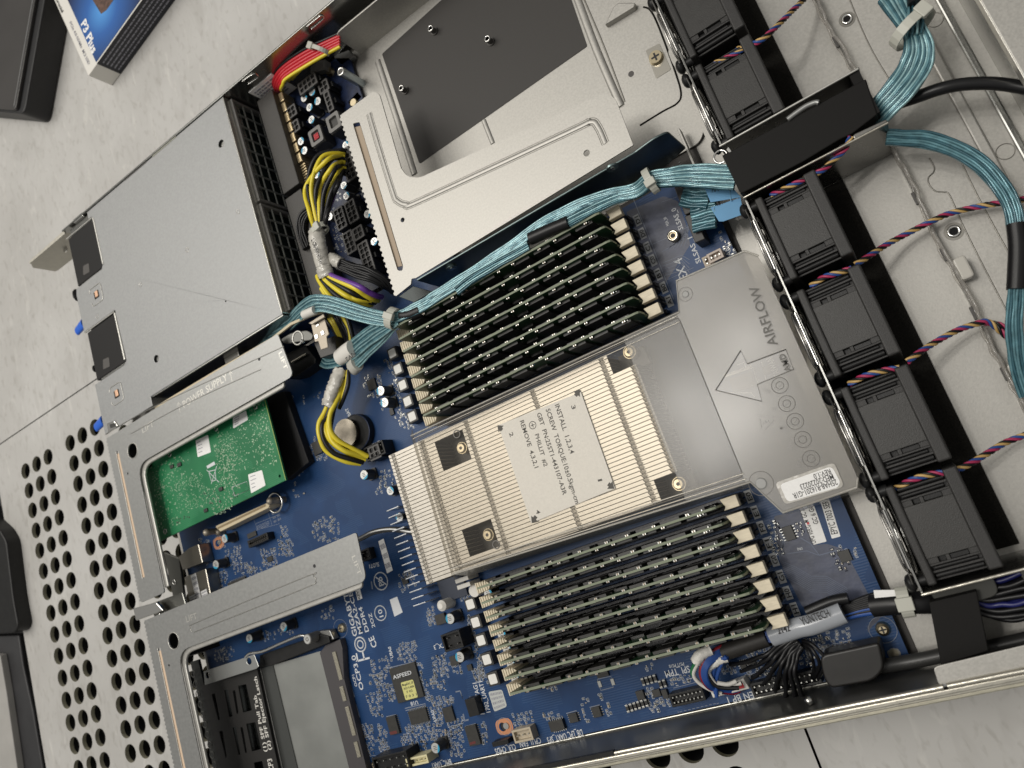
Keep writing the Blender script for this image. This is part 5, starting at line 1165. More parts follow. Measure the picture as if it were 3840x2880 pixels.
header(MBD, 'C2', [(800, 805), (905, 760), (945, 865), (835, 890)], 20, 2, 2, pm=CHIPG)
header(MBD, 'C2', [(1255, 1420), (1370, 1385), (1390, 1460), (1290, 1480)], 14, 3, 1, body=mat('cream_conn', (.50, .43, .32), .45), pm=SOLDER)
header(MBD, 'C2', [(575, 1600), (700, 1565), (715, 1600), (590, 1645)], 18, 4, 1, body=mat('pale_yellow', (.72, .66, .40), .45), pm=SOLDER)
header(MBD, 'G3', [(1620, 650), (1880, 560), (1900, 640), (1640, 720)], 14, 10, 2, pm=CHIPG)
header(MBD, 'C2', [(275, 250), (330, 240), (345, 300), (290, 310)], 13, 2, 2, pm=CHIPG)
header(MBD, 'C2', [(1110, 1500), (1210, 1470), (1225, 1495), (1125, 1530)], 14, 3, 1, wall=False)
header(MBD, 'B3', [(370, 110), (410, 95), (430, 140), (385, 150)], 14, 2, 2, pm=SOLDER, body=mat('tan_conn', (.45, .38, .3), .5))
header(MBD, 'B3', [(400, 90), (450, 70), (500, 95), (410, 130)], 15, 3, 1, body=mat('pink_conn', (.50, .42, .36), .45))
header(MBD, 'G2', [(990, 1450), (1290, 1370), (1350, 1560), (1040, 1640)], 18, 4, 2, pm=CHIPG)
sock(MBD, 'G2', 1120, 1530, 18, 2, 2, 3.6)
for z, L in (('E2', [(1180, 1320), (2080, 1160), (2140, 1290), (1230, 1500)]),): header(MBD, z, L, 14, 13, 2, pm=SOLDER)
# socket row where the two ribbon connectors plug in
for (z, L, lbl) in (('F6', [(470, 1190), (580, 1150), (740, 1520), (620, 1570)], 'black right angle socket of the upper taped ribbon cable'), ('F6', [(615, 1590), (745, 1540), (900, 1900), (760, 1960)], 'black right angle socket of the lower taped ribbon cable')):
    p = PL(z, L, 20); MB().prism(p, BZ, 20).build('ribbon_socket', mat('ribbon_sock', (.028, .026, .024), .42), MBD, .4)
# cream slot connectors
p = PL('G3', [(1135, 465), (1150, 445), (1855, 130), (1880, 160), (1870, 200), (1200, 530)], 18)
s = MB().prism(p, BZ, 18).build('cream_slot', mat('slot_cream', (.66, .56, .38), .4), MBD, .4)
a, b = P2('G3', 1165, 485, 18), P2('G3', 1830, 165, 18); MB().strip([a, b], 1.4, 18, 18.05).build('slot_opening', mat('slot_shadow', (.30, .22, .12), .6), s)
for x, y, h_ in ((985, 545, 22), (1865, 110, 22), (1150, 540, 14)): q = P2('G3', x, y, h_); MB().cyl(q, 2.2, BZ, h_ - 1.5, 16).ball((*q, h_ - 1.8), 2.6).build('board_lock', NICKEL, MBD)
MB().ring(P('G3', 1960, 130, 14), 6.5, .8).build('wire_ring', CHROME, MBD)
# mounting holes
for z, x, y, r, m_ in (('C2', 1195, 1390, 4.6, COPPER), ('G3', 1180, 685, 4.6, COPPER), ('E4', 415, 1290, 2.1, mat('dull_brass', (.3, .27, .2), .4, .5)), ('G1', 850, 1620, 0, COPPER)):
    if r:
        q = P2(z, x, y, BZ); MB().ring((*q, BZ), r, .18).build('pad_outline', SILKD, MBD)
        MB().plate(rounded(rect(q[0]-r*1.2, q[0]+r*1.2, q[1]-r*.9, q[1]+r*.9), r*.9, 8), [circ(q[0]-1.2, q[1], r*.52, 16)] if r > 4 else [], BZ, BZ + .06).build('ring_pad', m_, MBD)
        if r > 4:
            MB().cyl((q[0]-1.2, q[1]), r*.5, 5, BZ - .5).build('hole', INK, MBD); s = MB().cyl((q[0]+1.5, q[1]+.2), 2.0, 7, BZ + .8, 16, 1.7).build('screw', mat('screw_dull', (.5, .5, .48), .3, .9), MBD)
for z, x, y in (('E4', 260, 965), ('C2', 133, 755), ('F6', 150, 845), ('C2', 355, 1640)):
    q = P2(z, x, y, 10); MB().ring((*P2(z, x, y, BZ), BZ), 5.6, .16).build('screw_outline', SILKD, MBD)
    s = MB().cyl(q, 3.2, BZ, 10, 20, 2.6).cyl(q, 2.6, 10, 10.6, 20, 1.6).build('screw', GOLDM, MBD); MB().box(q[0]-1.5, q[0]+1.5, q[1]-.35, q[1]+.35, 10.6, 10.66).box(q[0]-.35, q[0]+.35, q[1]-1.5, q[1]+1.5, 10.6, 10.68).build('cross_slot', INK, s)
q = P2('D2', 1920, 670, 12); MB().cyl(q, 3.0, BZ, 11, 20, 2.6).build('brass_standoff', GOLDM, MBD); MB().ring((*q, 11), 2.3, .7).build('standoff_rim', mat('pale_brass', (.8, .74, .6), .2, 1), MBD); MB().cyl(q, 1.3, 10.9, 11.1).build('standoff_hole', INK, MBD)
# battery in its black holder
q = P2('G2', 820, 1200, 12); bh = MB().cyl(q, 11.5, BZ, 12.5, 32).build('battery_holder', BLACK, MBD, .3); MB().ring((*q, 12.5), 11.2, .35).build('holder_rim', mat('rim_blue', (.02, .035, .09), .3), bh)
q = P2('G2', 640, 1215, 16); cb = MB(); cb.cyl(q, 9.0, 13.2, 16, 32); cb.build('coin_battery', mat('coin_steel', (.24, .215, .175), .25, 1.0, .5, 60), bh, .4)  # steel disc; its mottled brown stands in for warm reflections
# white stickers and silkscreen marks
def sticker(z, L, r=.6, lines=None, m=PAPER, hz=BZ + .05, seed=1):
    s = MB().prism(rounded(PL(z, L, hz), r), hz - .04, hz + .08).build('sticker', m, MBD)
    if lines:
        A, B_, C_, D_ = [Vector(P2(z, *q, hz)) for q in L]; rnd = random.Random(seed); g = MB()
        for r_ in range(lines):
            u = (r_ + .7) / (lines + .4); a = A + (D_ - A) * u; b = B_ + (C_ - B_) * u; x = .08
            while x < .88: l = rnd.uniform(.03, .10); g.strip([tuple(a + (b-a)*x), tuple(a + (b-a)*min(.92, x+l))], (A-D_).length/(lines*2.2), hz + .09, hz + .11); x += l + .04
        g.build('sticker_print', INKG, s)
    return s
sticker('C2', [(378, 190), (412, 172), (472, 378), (435, 398)], .3, 3, hz=BZ + .2); sticker('C2', [(452, 568), (500, 548), (536, 650), (483, 678)], .2, None, SILK)
sticker('C2', [(1090, 1165), (1180, 1150), (1213, 1260), (1130, 1295)], 1.4, 4, mat('grey_sticker', (.50, .52, .50), .5)); sticker('G5', [(210, 520), (215, 520), (216, 521), (211, 521)], 0) if False else None
s = sticker('D5', [(1850, 430), (2040, 360), (2212, 850), (2030, 895)], .4); 
T('UPG VER:G  M  GC 7', 'D5', (2068, 868), (1905, 400), BZ + .2, LT, s, asc=2.3); T('GC 6GC 7', 'D5', (2090, 600), (2035, 395), BZ + .2, LT, s, asc=2.2) if False else text('GC 6 GC 7', P2('C3', 1030, 250, BZ), P2('C3', 985, 120, BZ), BZ + .2, LT, s, asc=2.3)
MB().prism(PL('D5', [(1935, 590), (1965, 580), (1975, 610), (1945, 620)], BZ + .3), BZ + .2, BZ + .24).build('red_mark', RED, s)
s = sticker('C3', [(1035, 110), (1085, 95), (1155, 325), (1105, 338)], .4); T('EPYC 7003 SERIES', 'C3', (1140, 308), (1072, 80), BZ + .2, LT, s, asc=2.9)
for s_, z, a, b, k in (('GIGABYT', 'C2', (243, 802), (178, 520), 3.9), ('MZA2-CE', 'C2', (277, 785), (208, 515), 3.3), ('DDR4', 'C2', (318, 772), (272, 612), 3.3), ('2OZ', 'C2', (358, 745), (332, 652), 2.6), ('OCP3.0', 'C2', (285, 1150), (228, 925), 3.6), ('OCP1', 'C2', (243, 1128), (222, 1052), 2.2),
    ('U18', 'C2', (632, 1222), (585, 1232), 2.3), ('U0A0', 'G5', (1432, 1118), (1385, 965), 2.4), ('U8A0', 'G5', (830, 245), (795, 90), 2.4), ('1702_JTAG1', 'E1', (435, 1390), (320, 955), 2.9), ('1702_UART1', 'E1', (515, 1365), (402, 935), 2.9),
    ('SPI_TPM', 'F1', (1262, 242), (925, 322), 3.3), ('EN BP 1', 'E2', (1182, 1448), (828, 1528), 3.3), ('DB_LPC', 'C2', (1695, 1408), (1600, 1425), 3.6), ('UART_SP3', 'C2', (1590, 1432), (1468, 1462), 3.2), ('CPU1_FAN', 'C2', (1425, 1460), (1290, 1490), 3.2), ('CLR_CMDS', 'C2', (1262, 1502), (1130, 1535), 3.2),
    ('BMC_UART', 'C2', (845, 1600), (718, 1630), 3.2), ('SLOT1', 'C2', (380, 325), (318, 340), 2.6), ('ATX_3', 'C2', (830, 842), (735, 865), 2.6), ('BAT', 'G2', (735, 910), (680, 785), 2.6), ('MB_ATX_', 'G2', (1300, 1325), (1010, 1410), 3.0),
    ('SLSAS_0', 'D2', (2075, 580), (1965, 285), 2.6), ('SLSAS_1', 'A3', (352, 1510), (300, 1362), 2.6), ('EX 4', 'D2', (2145, 1262), (2045, 975), 4.6), ('FAN_', 'A3', (535, 1485), (505, 1390), 2.6), ('M2A_30', 'D2', (1880, 530), (1835, 415), 1.6), ('PS11 PS10', 'F1', (1190, 195), (985, 235), 1.6), ('U842', 'D5', (1875, 930), (1800, 940), 1.2)):
    T(s_, z, a, b, BZ + .05, SILK, MBD, asc=k)
# approval marks: FCC style ring pair, CE, lead free and ten year marks
def fcc():
    m = MB(); c = P2('C2', 262, 858, BZ); m.ring((*c, BZ), 4.3, .55, n=28, m=4); m.ring((*c, BZ), 2.3, .5, n=20, m=4)
    for a, b in (((245, 965), (322, 945)), ((245, 965), (236, 915)), ((288, 955), (276, 905))): m.strip([P2('C2', *a, BZ), P2('C2', *b, BZ)], 1.1, BZ + .03, BZ + .1)
    m.build('approval_mark', SILK, MBD)
fcc()
T('CE', 'C2', (372, 868), (345, 800), BZ + .05, SILK, MBD, asc=4.6)
for z, x, y, r, s_ in (('C2', 394, 448, 5.2, 'Pb'), ('C2', 392, 655, 4.4, '10')):
    q = P2(z, x, y, BZ); m = MB(); m.ring((*q, BZ), r, .38, n=28, m=4)
    if s_ == 'Pb': m.strip([(q[0]-3, q[1]+3.4), (q[0]+3.4, q[1]-3)], .7, BZ + .04, BZ + .1)
    m.build('approval_mark', SILK, MBD); text(s_, (q[0]+1.7, q[1]-r*.55), (q[0]+1.7, q[1]+r*.5), BZ + .06, SILK, MBD, asc=r*.75)
s = sticker('C2', [(225, 488), (255, 480), (275, 560), (245, 572)], .2); T('REV.1', 'C2', (262, 562), (242, 492), BZ + .2, LT, s, asc=1.8)
sl('C2', [(333, 450), (340, 500)], .9)
for L in (((1660, 345), (1960, 205), (2020, 420), (1720, 500), (1660, 345)), ((1690, 420), (2000, 300)), ((1860, 260), (1920, 440))): sl('G3', L, .2)
for i in range(4): sl('G3', ((1700, 520 + i*18 - 60), (1880, 440 + i*18 - 60)), .22)
for i in range(3):
    for j in range(2): T('001', 'G3', (1920 + j*60 + i*12, 300 + i*55 - j*28), (1960 + j*58 + i*12, 282 + i*55 - j*28), BZ + .05, SILKD, MBD, asc=1.5)
sl('G5', [(60, 0), (150, 330), (290, 830), (420, 1350), (490, 1659)], .3)
for L in (((125, 180), (210, 500)), ((240, 630), (290, 790)), ((310, 890), (360, 1070))): sl('G5', L, 1.1)
for L in (((755, 390), (1115, 300), (1265, 790)), ((990, 945), (1270, 880), (1340, 1130)), ((1000, 975), (1260, 910)), ((1690, 715), (1750, 700), (1790, 810)), ((1880, 790), (1940, 775), (1975, 850)), ((1800, 1020), (1820, 1110), (1870, 1095)), ((1590, 1300), (1640, 1290)), ((1590, 1300), (1610, 1390), (1650, 1380)), ((1820, 1195), (1970, 1155)), ((735, 1060), (870, 1030))): sl('G5', L, .45)
for L in (((1560, 1385), (1700, 1345), (1730, 1400)), ((1885, 1300), (2020, 1265), (2040, 1320)), ((1990, 910), (2180, 870), (2212, 1020), (2040, 1065), (1990, 910)), ((30, 1090), (100, 1075), (130, 1180)), ((240, 1155), (290, 1140), (330, 1240)), ((130, 1395), (155, 1490), (210, 1478)), ((1060, 1545), (1110, 1659))): sl('E1', L, .4)
for L in (((1050, 555), (1400, 465)), ((1110, 880), (1130, 890)), ((1650, 770), (1680, 760))): sl('F1', L, .3)
x0 = 0
for i in range(9): sl('F1', ((1140 + i*58, 882 - i*13.5), (1175 + i*58, 874 - i*13.5)), .3)
sl('E4', ((150, 1120), (200, 1110), (290, 1370)), .3); sl('E2', ((1080, 1215), (1130, 1210), (1180, 1400)), .3)

# crowded fields of small soldered parts
pf = [('G5', [(480, 300), (850, 200), (780, 500), (560, 640)], 34), ('G5', [(600, 560), (840, 640), (860, 860), (640, 800)], 34), ('G5', [(430, 740), (660, 720), (700, 1050), (520, 1040)], 44), ('G5', [(860, 60), (1140, 20), (1160, 160), (900, 250)], 26),
    ('G5', [(880, 260), (1150, 210), (1240, 380), (1130, 300)], 20), ('G5', [(1190, 400), (1300, 520), (1330, 860), (1250, 760)], 30), ('G5', [(1370, 220), (1560, 180), (1600, 480), (1380, 520)], 40), ('G5', [(1340, 480), (1560, 540), (1560, 700), (1360, 650)], 26),
    ('G5', [(1340, 780), (1650, 770), (1660, 900), (1360, 930)], 40), ('G5', [(1340, 930), (1490, 950), (1520, 1180), (1420, 1180)], 26), ('G5', [(1560, 1120), (1800, 1060), (1790, 1250), (1600, 1280)], 30), ('G5', [(960, 1180), (1400, 1140), (1420, 1240), (1000, 1280)], 40),
    ('G5', [(380, 1150), (560, 1180), (600, 1420), (430, 1440)], 34), ('G5', [(610, 1150), (740, 1240), (770, 1560), (640, 1540)], 40), ('G5', [(930, 1300), (1120, 1290), (1180, 1560), (950, 1480)], 34), ('G5', [(1120, 1280), (1560, 1220), (1560, 1400), (1180, 1560)], 44), ('G5', [(1560, 1270), (1800, 1240), (1820, 1620), (1600, 1620)], 44),
    ('G5', [(430, 1420), (560, 1450), (580, 1640), (500, 1640)], 20), ('G5', [(2030, 1140), (2130, 1150), (2160, 1420), (2080, 1450)], 14), ('G5', [(500, 470), (660, 440), (660, 560), (500, 600)], 10), ('G5', [(1610, 330), (1760, 320), (1780, 470), (1650, 470)], 14), ('G5', [(1900, 420), (2090, 400), (2110, 560), (1960, 560)], 12),
    ('D3', [(20, 520), (120, 500), (190, 870), (90, 880)], 10), ('D3', [(260, 480), (340, 440), (420, 960), (350, 960)], 30), ('D3', [(150, 180), (230, 160), (330, 420), (250, 420)], 16), ('D3', [(280, 960), (440, 930), (580, 1120), (440, 1160)], 22), ('G2', [(920, 290), (1080, 240), (1000, 330), (960, 480)], 12), ('G2', [(1150, 250), (1230, 240), (1260, 420), (1190, 400)], 10), ('G2', [(1010, 570), (1160, 520), (1180, 600), (1030, 650)], 10),
    ('G2', [(20, 1400), (90, 1390), (130, 1600), (60, 1620)], 10), ('G2', [(130, 1590), (330, 1540), (330, 1640), (180, 1659)], 10), ('D4', [(360, 910), (540, 880), (600, 1080), (360, 1180)], 28), ('D4', [(740, 1400), (830, 1380), (860, 1640), (760, 1640)], 18), ('D4', [(1180, 1200), (1330, 1180), (1340, 1260), (1200, 1280)], 12), ('E1', [(180, 0), (260, 100), (440, 860), (370, 860)], 50),
    ('E1', [(260, 780), (420, 760), (480, 960), (300, 940)], 20), ('E1', [(800, 1360), (1080, 1360), (1100, 1500), (860, 1600)], 30), ('E1', [(1230, 1370), (1480, 1380), (1500, 1450), (1250, 1480)], 14), ('E1', [(1760, 1260), (1800, 1250), (1880, 1500), (1830, 1510)], 8), ('E1', [(2100, 1230), (2150, 1220), (2180, 1380), (2130, 1390)], 6), ('E1', [(1770, 1160), (1880, 1190), (1880, 1240), (1790, 1230)], 6), ('E1', [(1280, 1010), (1430, 1000), (1430, 1070), (1290, 1080)], 5), ('E1', [(2010, 1120), (2070, 1120), (2080, 1180), (2020, 1180)], 4),
    ('F1', [(680, 540), (760, 540), (780, 700), (700, 740)], 18), ('F1', [(780, 690), (1010, 700), (1010, 800), (830, 790)], 22), ('F1', [(1000, 420), (1280, 360), (1300, 460), (1030, 500)], 14), ('F1', [(660, 190), (750, 190), (760, 280), (680, 290)], 4), ('F1', [(690, 760), (880, 760), (860, 860), (720, 860)], 10), ('F1', [(20, 640), (80, 640), (90, 700), (30, 700)], 4),
    ('E2', [(990, 880), (1480, 800), (1480, 1000), (1100, 1060)], 46), ('E2', [(760, 1120), (980, 1060), (980, 1180), (800, 1210)], 22), ('E2', [(1120, 1150), (1470, 1080), (1480, 1200), (1150, 1260)], 34), ('E2', [(1780, 880), (2150, 860), (2150, 1060), (1800, 1100)], 44), ('E2', [(1880, 720), (2212, 680), (2212, 850), (2050, 860)], 34),
    ('C3', [(1030, 890), (1200, 850), (1220, 960), (1050, 960)], 34), ('D5', [(1390, 560), (1540, 560), (1620, 1020), (1480, 1040)], 60), ('D5', [(1790, 590), (1900, 570), (1930, 760), (1830, 780)], 8), ('C3', [(1100, 380), (1240, 370), (1260, 510), (1110, 520)], 18), ('F6', [(430, 910), (590, 840), (600, 900), (470, 940)], 6), ('D2', [(1780, 1560), (1900, 1640), (1880, 1659), (1790, 1620)], 3),
    ('G3', [(900, 620), (1060, 640), (1130, 1000), (970, 960)], 40), ('G3', [(1250, 760), (1480, 720), (1500, 1000), (1280, 1000)], 36), ('G3', [(1380, 980), (1640, 960), (1640, 1100), (1400, 1120)], 26), ('G3', [(1760, 780), (1980, 760), (2000, 1000), (1800, 1020)], 36), ('G3', [(2000, 640), (2212, 640), (2212, 860), (2020, 880)], 40), ('G3', [(2030, 450), (2120, 440), (2140, 600), (2050, 610)], 14), ('G3', [(1540, 980), (1640, 1000), (1900, 1080), (1640, 1200)], 30), ('G3', [(1160, 1080), (1300, 1060), (1330, 1380), (1180, 1400)], 30), ('G3', [(1150, 560), (1240, 560), (1300, 760), (1140, 760)], 8), ('G3', [(1400, 420), (1440, 430), (1450, 500), (1400, 500)], 4),
    ('C1', [(2010, 60), (2190, 40), (2212, 180), (2050, 200)], 26), ('B2', [(380, 1480), (480, 1500), (520, 1640), (360, 1640)], 24), ('C2', [(0, 20), (120, 30), (130, 180), (20, 200)], 26), ('G4', [(640, 280), (880, 230), (860, 380), (660, 420)], 30), ('G4', [(1180, 60), (1560, -20), (1600, 80), (1220, 160)], 20), ('C2', [(0, 640), (90, 600), (100, 700), (10, 720)], 12), ('A3', [(460, 1330), (560, 1450), (540, 1500), (470, 1480)], 10), ('B1', [(1980, 980), (2070, 960), (2080, 1020), (1990, 1040)], 3), ('B1', [(1870, 1290), (1950, 1260), (1980, 1659), (1900, 1659)], 20), ('B1', [(2020, 1240), (2100, 1230), (2110, 1290), (2030, 1310)], 6), ('B1', [(1880, 1010), (1990, 990), (2000, 1060), (1890, 1090)], 5)]
for i, (z, L, n_) in enumerate(pf): passives(MBD, z, L, n_, 100 + i)
# rows of upright capacitors near the lower edge
for (z, x, y) in [('F1', 630 + i*55, 470 - i*16) for i in range(4)] + [('F1', 870 + i*57, 505 - i*16) for i in range(2)] + [('F1', 415 + i*52, 840 - i*16) for i in range(6)]:
    q = P2(z, x, y, 9.5); m = MB(); m.cur = 1; m.box(q[0]-.75, q[0]+.75, q[1]-1.9, q[1]-1.0, BZ, 9.7); m.box(q[0]-.75, q[0]+.75, q[1]+1.0, q[1]+1.9, BZ, 9.7); m.cur = 0; m.box(q[0]-.75, q[0]+.75, q[1]-1.0, q[1]+1.0, BZ, 9.6); m.build('upright_capacitor', [CHIP, SOLDER], MBD, .1)
for q_ in (((30, 500)), ((210, 470))): q = P2('F1', *q_, BZ + .5); MB().box(q[0]-1.0, q[0]+1.0, q[1]-1.7, q[1]+1.7, BZ, BZ + .5).build('solder_pad', ROSE if False else SOLDER, MBD, .2)
# vented metal port shields at the rear edge
for L, zt in (([(620, 880), (760, 760), (900, 700), (960, 960), (680, 1060)], 18), ([(700, 1160), (1000, 1040), (1100, 1560), (800, 1640)], 18)):
    s = MB().prism(PL('G3', L, zt), BZ, zt).build('port_shield', mat('shield_steel', (.30, .28, .24), .3, .9), MBD, .5)
for L in (([(790, 1140), (865, 1100), (935, 1435), (870, 1460)]), ([(770, 1430), (860, 1385), (890, 1550), (815, 1590)]), ([(930, 1360), (1010, 1320), (1055, 1490), (980, 1530)])): sticker('G3', L, .3, 4, hz=18.2)
flush_passives()
# ================================================================== BLACK EXPANSION SLOT CAGE (bottom left)
OC = thing('expansion_cage', 'black and silver expansion card cage with white lettering at the bottom left', 'metal cage', (-300, -200, 10))
OZ = 16
MB().prism(PL('G4', [(1310, 465), (1900, 290), (2300, 1900), (1650, 1900)], 12), 10.5, 12).build('silver_floor', mat('ocp_silver', (.40, .41, .39), .35, .85, .04, 60), OC)
MB().prism(PL('G4', [(1150, 510), (1335, 455), (1680, 1900), (1450, 1900)], 12.6), 11, 12.6).build('dark_floor', mat('ocp_dark', (.115, .12, .115), .32, .7), OC)
MB().prism(PL('G4', [(1150, 500), (1190, 495), (1500, 1900), (1440, 1900)], 13.5), 12, 13.5).build('step_edge', mat('ocp_step', (.19, .19, .18), .35, .6), OC, .3)
blk = PL('G4', [(490, 700), (1150, 500), (1450, 1900), (760, 1900)], OZ)
sl_ = []
for (a, b, c_, d_) in (((925, 700), (1020, 680), (1090, 990), (985, 1020)), ((1020, 1150), (1130, 1130), (1200, 1450), (1090, 1480)), ((760, 750), (800, 740), (860, 1060), (820, 1075)), ((860, 1195), (900, 1185), (950, 1510), (930, 1525)), ((860, 760), (890, 750), (930, 1020), (910, 1040)), ((950, 1190), (980, 1190), (1030, 1490), (1010, 1500)), ((610, 800), (650, 790), (710, 1100), (690, 1110)), ((700, 1240), (740, 1230), (790, 1540), (780, 1560)), ((1110, 1610), (1210, 1590), (1270, 1850), (1160, 1880))): sl_.append(rounded(PL('G4', (a, b, c_, d_), OZ), .8))
MB().plate(blk, sl_, OZ - .8, OZ).build('black_plate', mat('ocp_black', (.024, .023, .022), .45, .2), OC, .15)
MB().prism(PL('G4', [(500, 640), (1180, 440), (1480, 1900), (760, 1900)], 10), 9, 10).build('under_plate', mat('ocp_under', (.10, .11, .11), .25, .9), OC)
fl2 = PL('G4', [(515, 530), (1115, 330), (1170, 470), (1140, 500), (530, 692)], 22)
MB().plate(fl2, [circ(*P2('G4', 565, 575, 22), 2.2, 14), circ(*P2('G4', 1055, 410, 22), 2.2, 14)], 21.2, 22).build('silver_flange', mat('ocp_flange', (.42, .43, .42), .35, .85), OC, .2)
MB().prism(PL('G4', [(1180, 340), (1700, 160), (1850, 80), (2000, 120), (2010, 190), (1330, 460), (1180, 490)], 16), 9, 16).build('black_rail', BLACK, OC, .4)
MB().tube(catmull([P('G4', a, b, 22) for a, b in ((1015, 360), (1060, 320), (1160, 305), (1250, 280), (1450, 190), (1650, 110), (1720, 110))], 6), 1.0, 10).build('lever', CHROME, OC)
q = P2('G4', 1748, 148, 23); MB().cyl(q, 3.1, 14, 23, 20).build('lever_post', GREYP, OC, .3); MB().cyl(q, 2.7, 23, 23.4, 20).build('post_cap', CAPT, OC); MB().ring((*q, 23.4), 1.0, .3).build('post_ring', GROOVE, OC)
MB().prism(PL('G4', [(1830, 60), (2010, 40), (2060, 150), (1990, 180), (1960, 120)], 14), 9, 14).build('corner_block', mat('ocp_ledge', (.30, .30, .29), .4, .7), OC, .5)
p = PL('G4', [(1890, 300), (2000, 240), (2100, 180)], 14)
MB().prism(PL('G4', [(1890, 310), (1960, 220), (2060, 180), (2130, 150), (2160, 260), (2180, 620), (2600, 2300), (2420, 2400)], 13), 8.1, 13).build('edge_connector', mat('conn_grey', (.060, .055, .058), .5), OC, .4)
for i, (a, b) in enumerate((((40, 160), (90, 550)), ((120, 645), (165, 835)), ((190, 925), (300, 1310)), ((310, 1410), (370, 1610)))):
    pa, pb = P2('G5', a[0] - 20, a[1], 13.2), P2('G5', b[0] + 15, b[1], 13.2); x = (pa[0] + pb[0]) / 2
    s = MB().box(x - 1.5, x + 1.3, pb[1], pa[1], 12.5, 13.6).build('contact_row', mat('contact_pale', (.62, .58, .46), .3, .8), OC)
    m = MB(); y = pb[1] + .3
    while y < pa[1] - .3: m.box(x - 1.4, x + 1.2, y, y + .2, 13.6, 13.63); y += .75
    m.build('contact_gaps', CHIPG, s)
T('(1) SFF Pull Tab', 'C1', (1732, 1552), (1662, 1186), OZ, WHITE, OC, asc=3.2, lift=.04)
T('(2) SFF Ejector Latch', 'C1', (1760, 1540), (1664, 1065), OZ, WHITE, OC, asc=3.2, lift=.04)
text('OCP3', P2('G4', 1370, 1790, OZ), P2('G4', 1325, 1560, OZ), OZ + .05, WHITE, OC, asc=4.6)
MB().box(-396.5, -258, -262, -129, 2, 3).build('dark_floor', mat('ocp_dark_sheet', (.02, .021, .02), .5, .2), OC)  # added dark sheet, keeps the bright base plate from showing through
m = MB()
for i in range(11): a = P('G4', 395 + i*28, 560 + i*120, 17); m.ring(a, 2.2, .35, n=14, m=4)
m.build('vent_rings', mat('vent_grey', (.14, .14, .13), .5, .5), OC)
MB().prism(PL('G4', [(360, 420), (450, 390), (800, 1900), (680, 1900)], 15), 13, 15).build('rear_strip', mat('rear_strip', (.05, .052, .05), .4, .6), OC)
# ================================================================== FANS AND THEIR CAGE
FXL, FXR = 66.3, 93.5
def make_fan(loc):
    t = thing('cooling_fan', '', 'fan', loc, 'black fans in the fan row')
    X0, X1 = loc[0], loc[0] + 27; Y = loc[1]; w_ = 40.0
    def bx(m, x0, x1, y0, y1, z0, z1): return m.box(X0 + x0, X0 + x1, Y - y1, Y - y0, z0, z1)
    m = MB(); bx(m, 1, 26, 3.2, w_ - 3.2, 1.9, 36.5); bx(m, 0, 3.4, 0, w_, 1.9, 41); bx(m, 21.5, 26.8, 0, w_, 1.9, 40.8); m.build('frame', FANM, t, .9, 3)
    m = MB(); m.prism(rounded([(X0 + 3.2, Y - 9.6), (X0 + 21.6, Y - 9.6), (X0 + 21.6, Y - w_ + 9.6), (X0 + 3.2, Y - w_ + 9.6)], .3), 36.4, 39.9); m.build('top_cover', mat('fan_cover', (.030, .029, .027), .45, 0, .08, 250, .25, 2600), t, .25)
    for s in (0, 1):
        def yy(a): return a if s == 0 else w_ - a
        g = MB()
        for (x0, x1, a, b, z) in ((3.2, 21.6, 6.6, 7.4, 39.3), (3.2, 7.2, 7.4, 9.7, 39.4), (10.0, 11.4, 7.4, 9.7, 39.4), (18.2, 21.6, 7.4, 9.7, 39.4), (3.2, 22, 3.8, 4.7, 38.6), (3.2, 22, .6, 1.4, 36.5)):
            ya, yb = sorted((yy(a), yy(b))); bx(g, x0, x1, ya, yb, 35, z)
        g.build('rib', FANM, t, .15)
        g = MB(); y_ = Y - yy(5.6); g.tube([(X0 + 4.5, y_, 37.5), (X0 + 20, y_, 37.5)], .9, 8); y_ = Y - yy(2.6); g.tube([(X0 + 4, y_, 37.2), (X0 + 21, y_, 37.2)], 1.1, 8); g.build('cable_channel', BLACK, t)
        g = MB(); g.box(X0 + 7.4, X0 + 9.8, Y - max(yy(7.4), yy(9.4)), Y - min(yy(7.4), yy(9.4)), 36.4, 37.2); g.box(X0 + 11.6, X0 + 18, Y - max(yy(7.6), yy(9.2)), Y - min(yy(7.6), yy(9.2)), 36.4, 38.6); g.build('slot_grille', BLACK, t)
    # hub, blades and round mouth at the left face
    m = MB(); m.tube([(X0 - .3, Y - 20, 21.5), (X0 + .2, Y - 20, 21.5)], 18.4, 36); m.build('mouth', VOID, t)
    m = MB(); m.tube([(X0 - .9, Y - 20, 21.5), (X0 - .4, Y - 20, 21.5)], 8, 24); m.build('hub', BLACK, t)
    return t
fy = [84.4, 39.8, -31.0, -76.2, -121.2, -164.0]
fl_ = ['black fan cut off by the top edge of the picture, first of the row', 'black fan just above the black cable channel', 'black fan just below the black cable channel', 'black fan beside the AIRFLOW lettering, second below the black cable channel', 'black fan beside the arrow of the clear duct, third below the black cable channel', 'black fan at the lower end of the row, beside the long near wall']
f0 = make_fan((FXL, fy[0], 1.8)); f0['label'] = fl_[0]
for i in range(1, 6): copy_tree(f0, (FXL, fy[i], 1.8), fl_[i])
make_7 = copy_tree(f0, (FXL, 129.0, 1.8), 'black fan almost wholly above the top edge of the picture') if False else None
FCG = thing('fan_cage', 'thin bright steel fan cage with round wire guards standing on edge left of the fans', 'fan cage', (62, -60, 2))
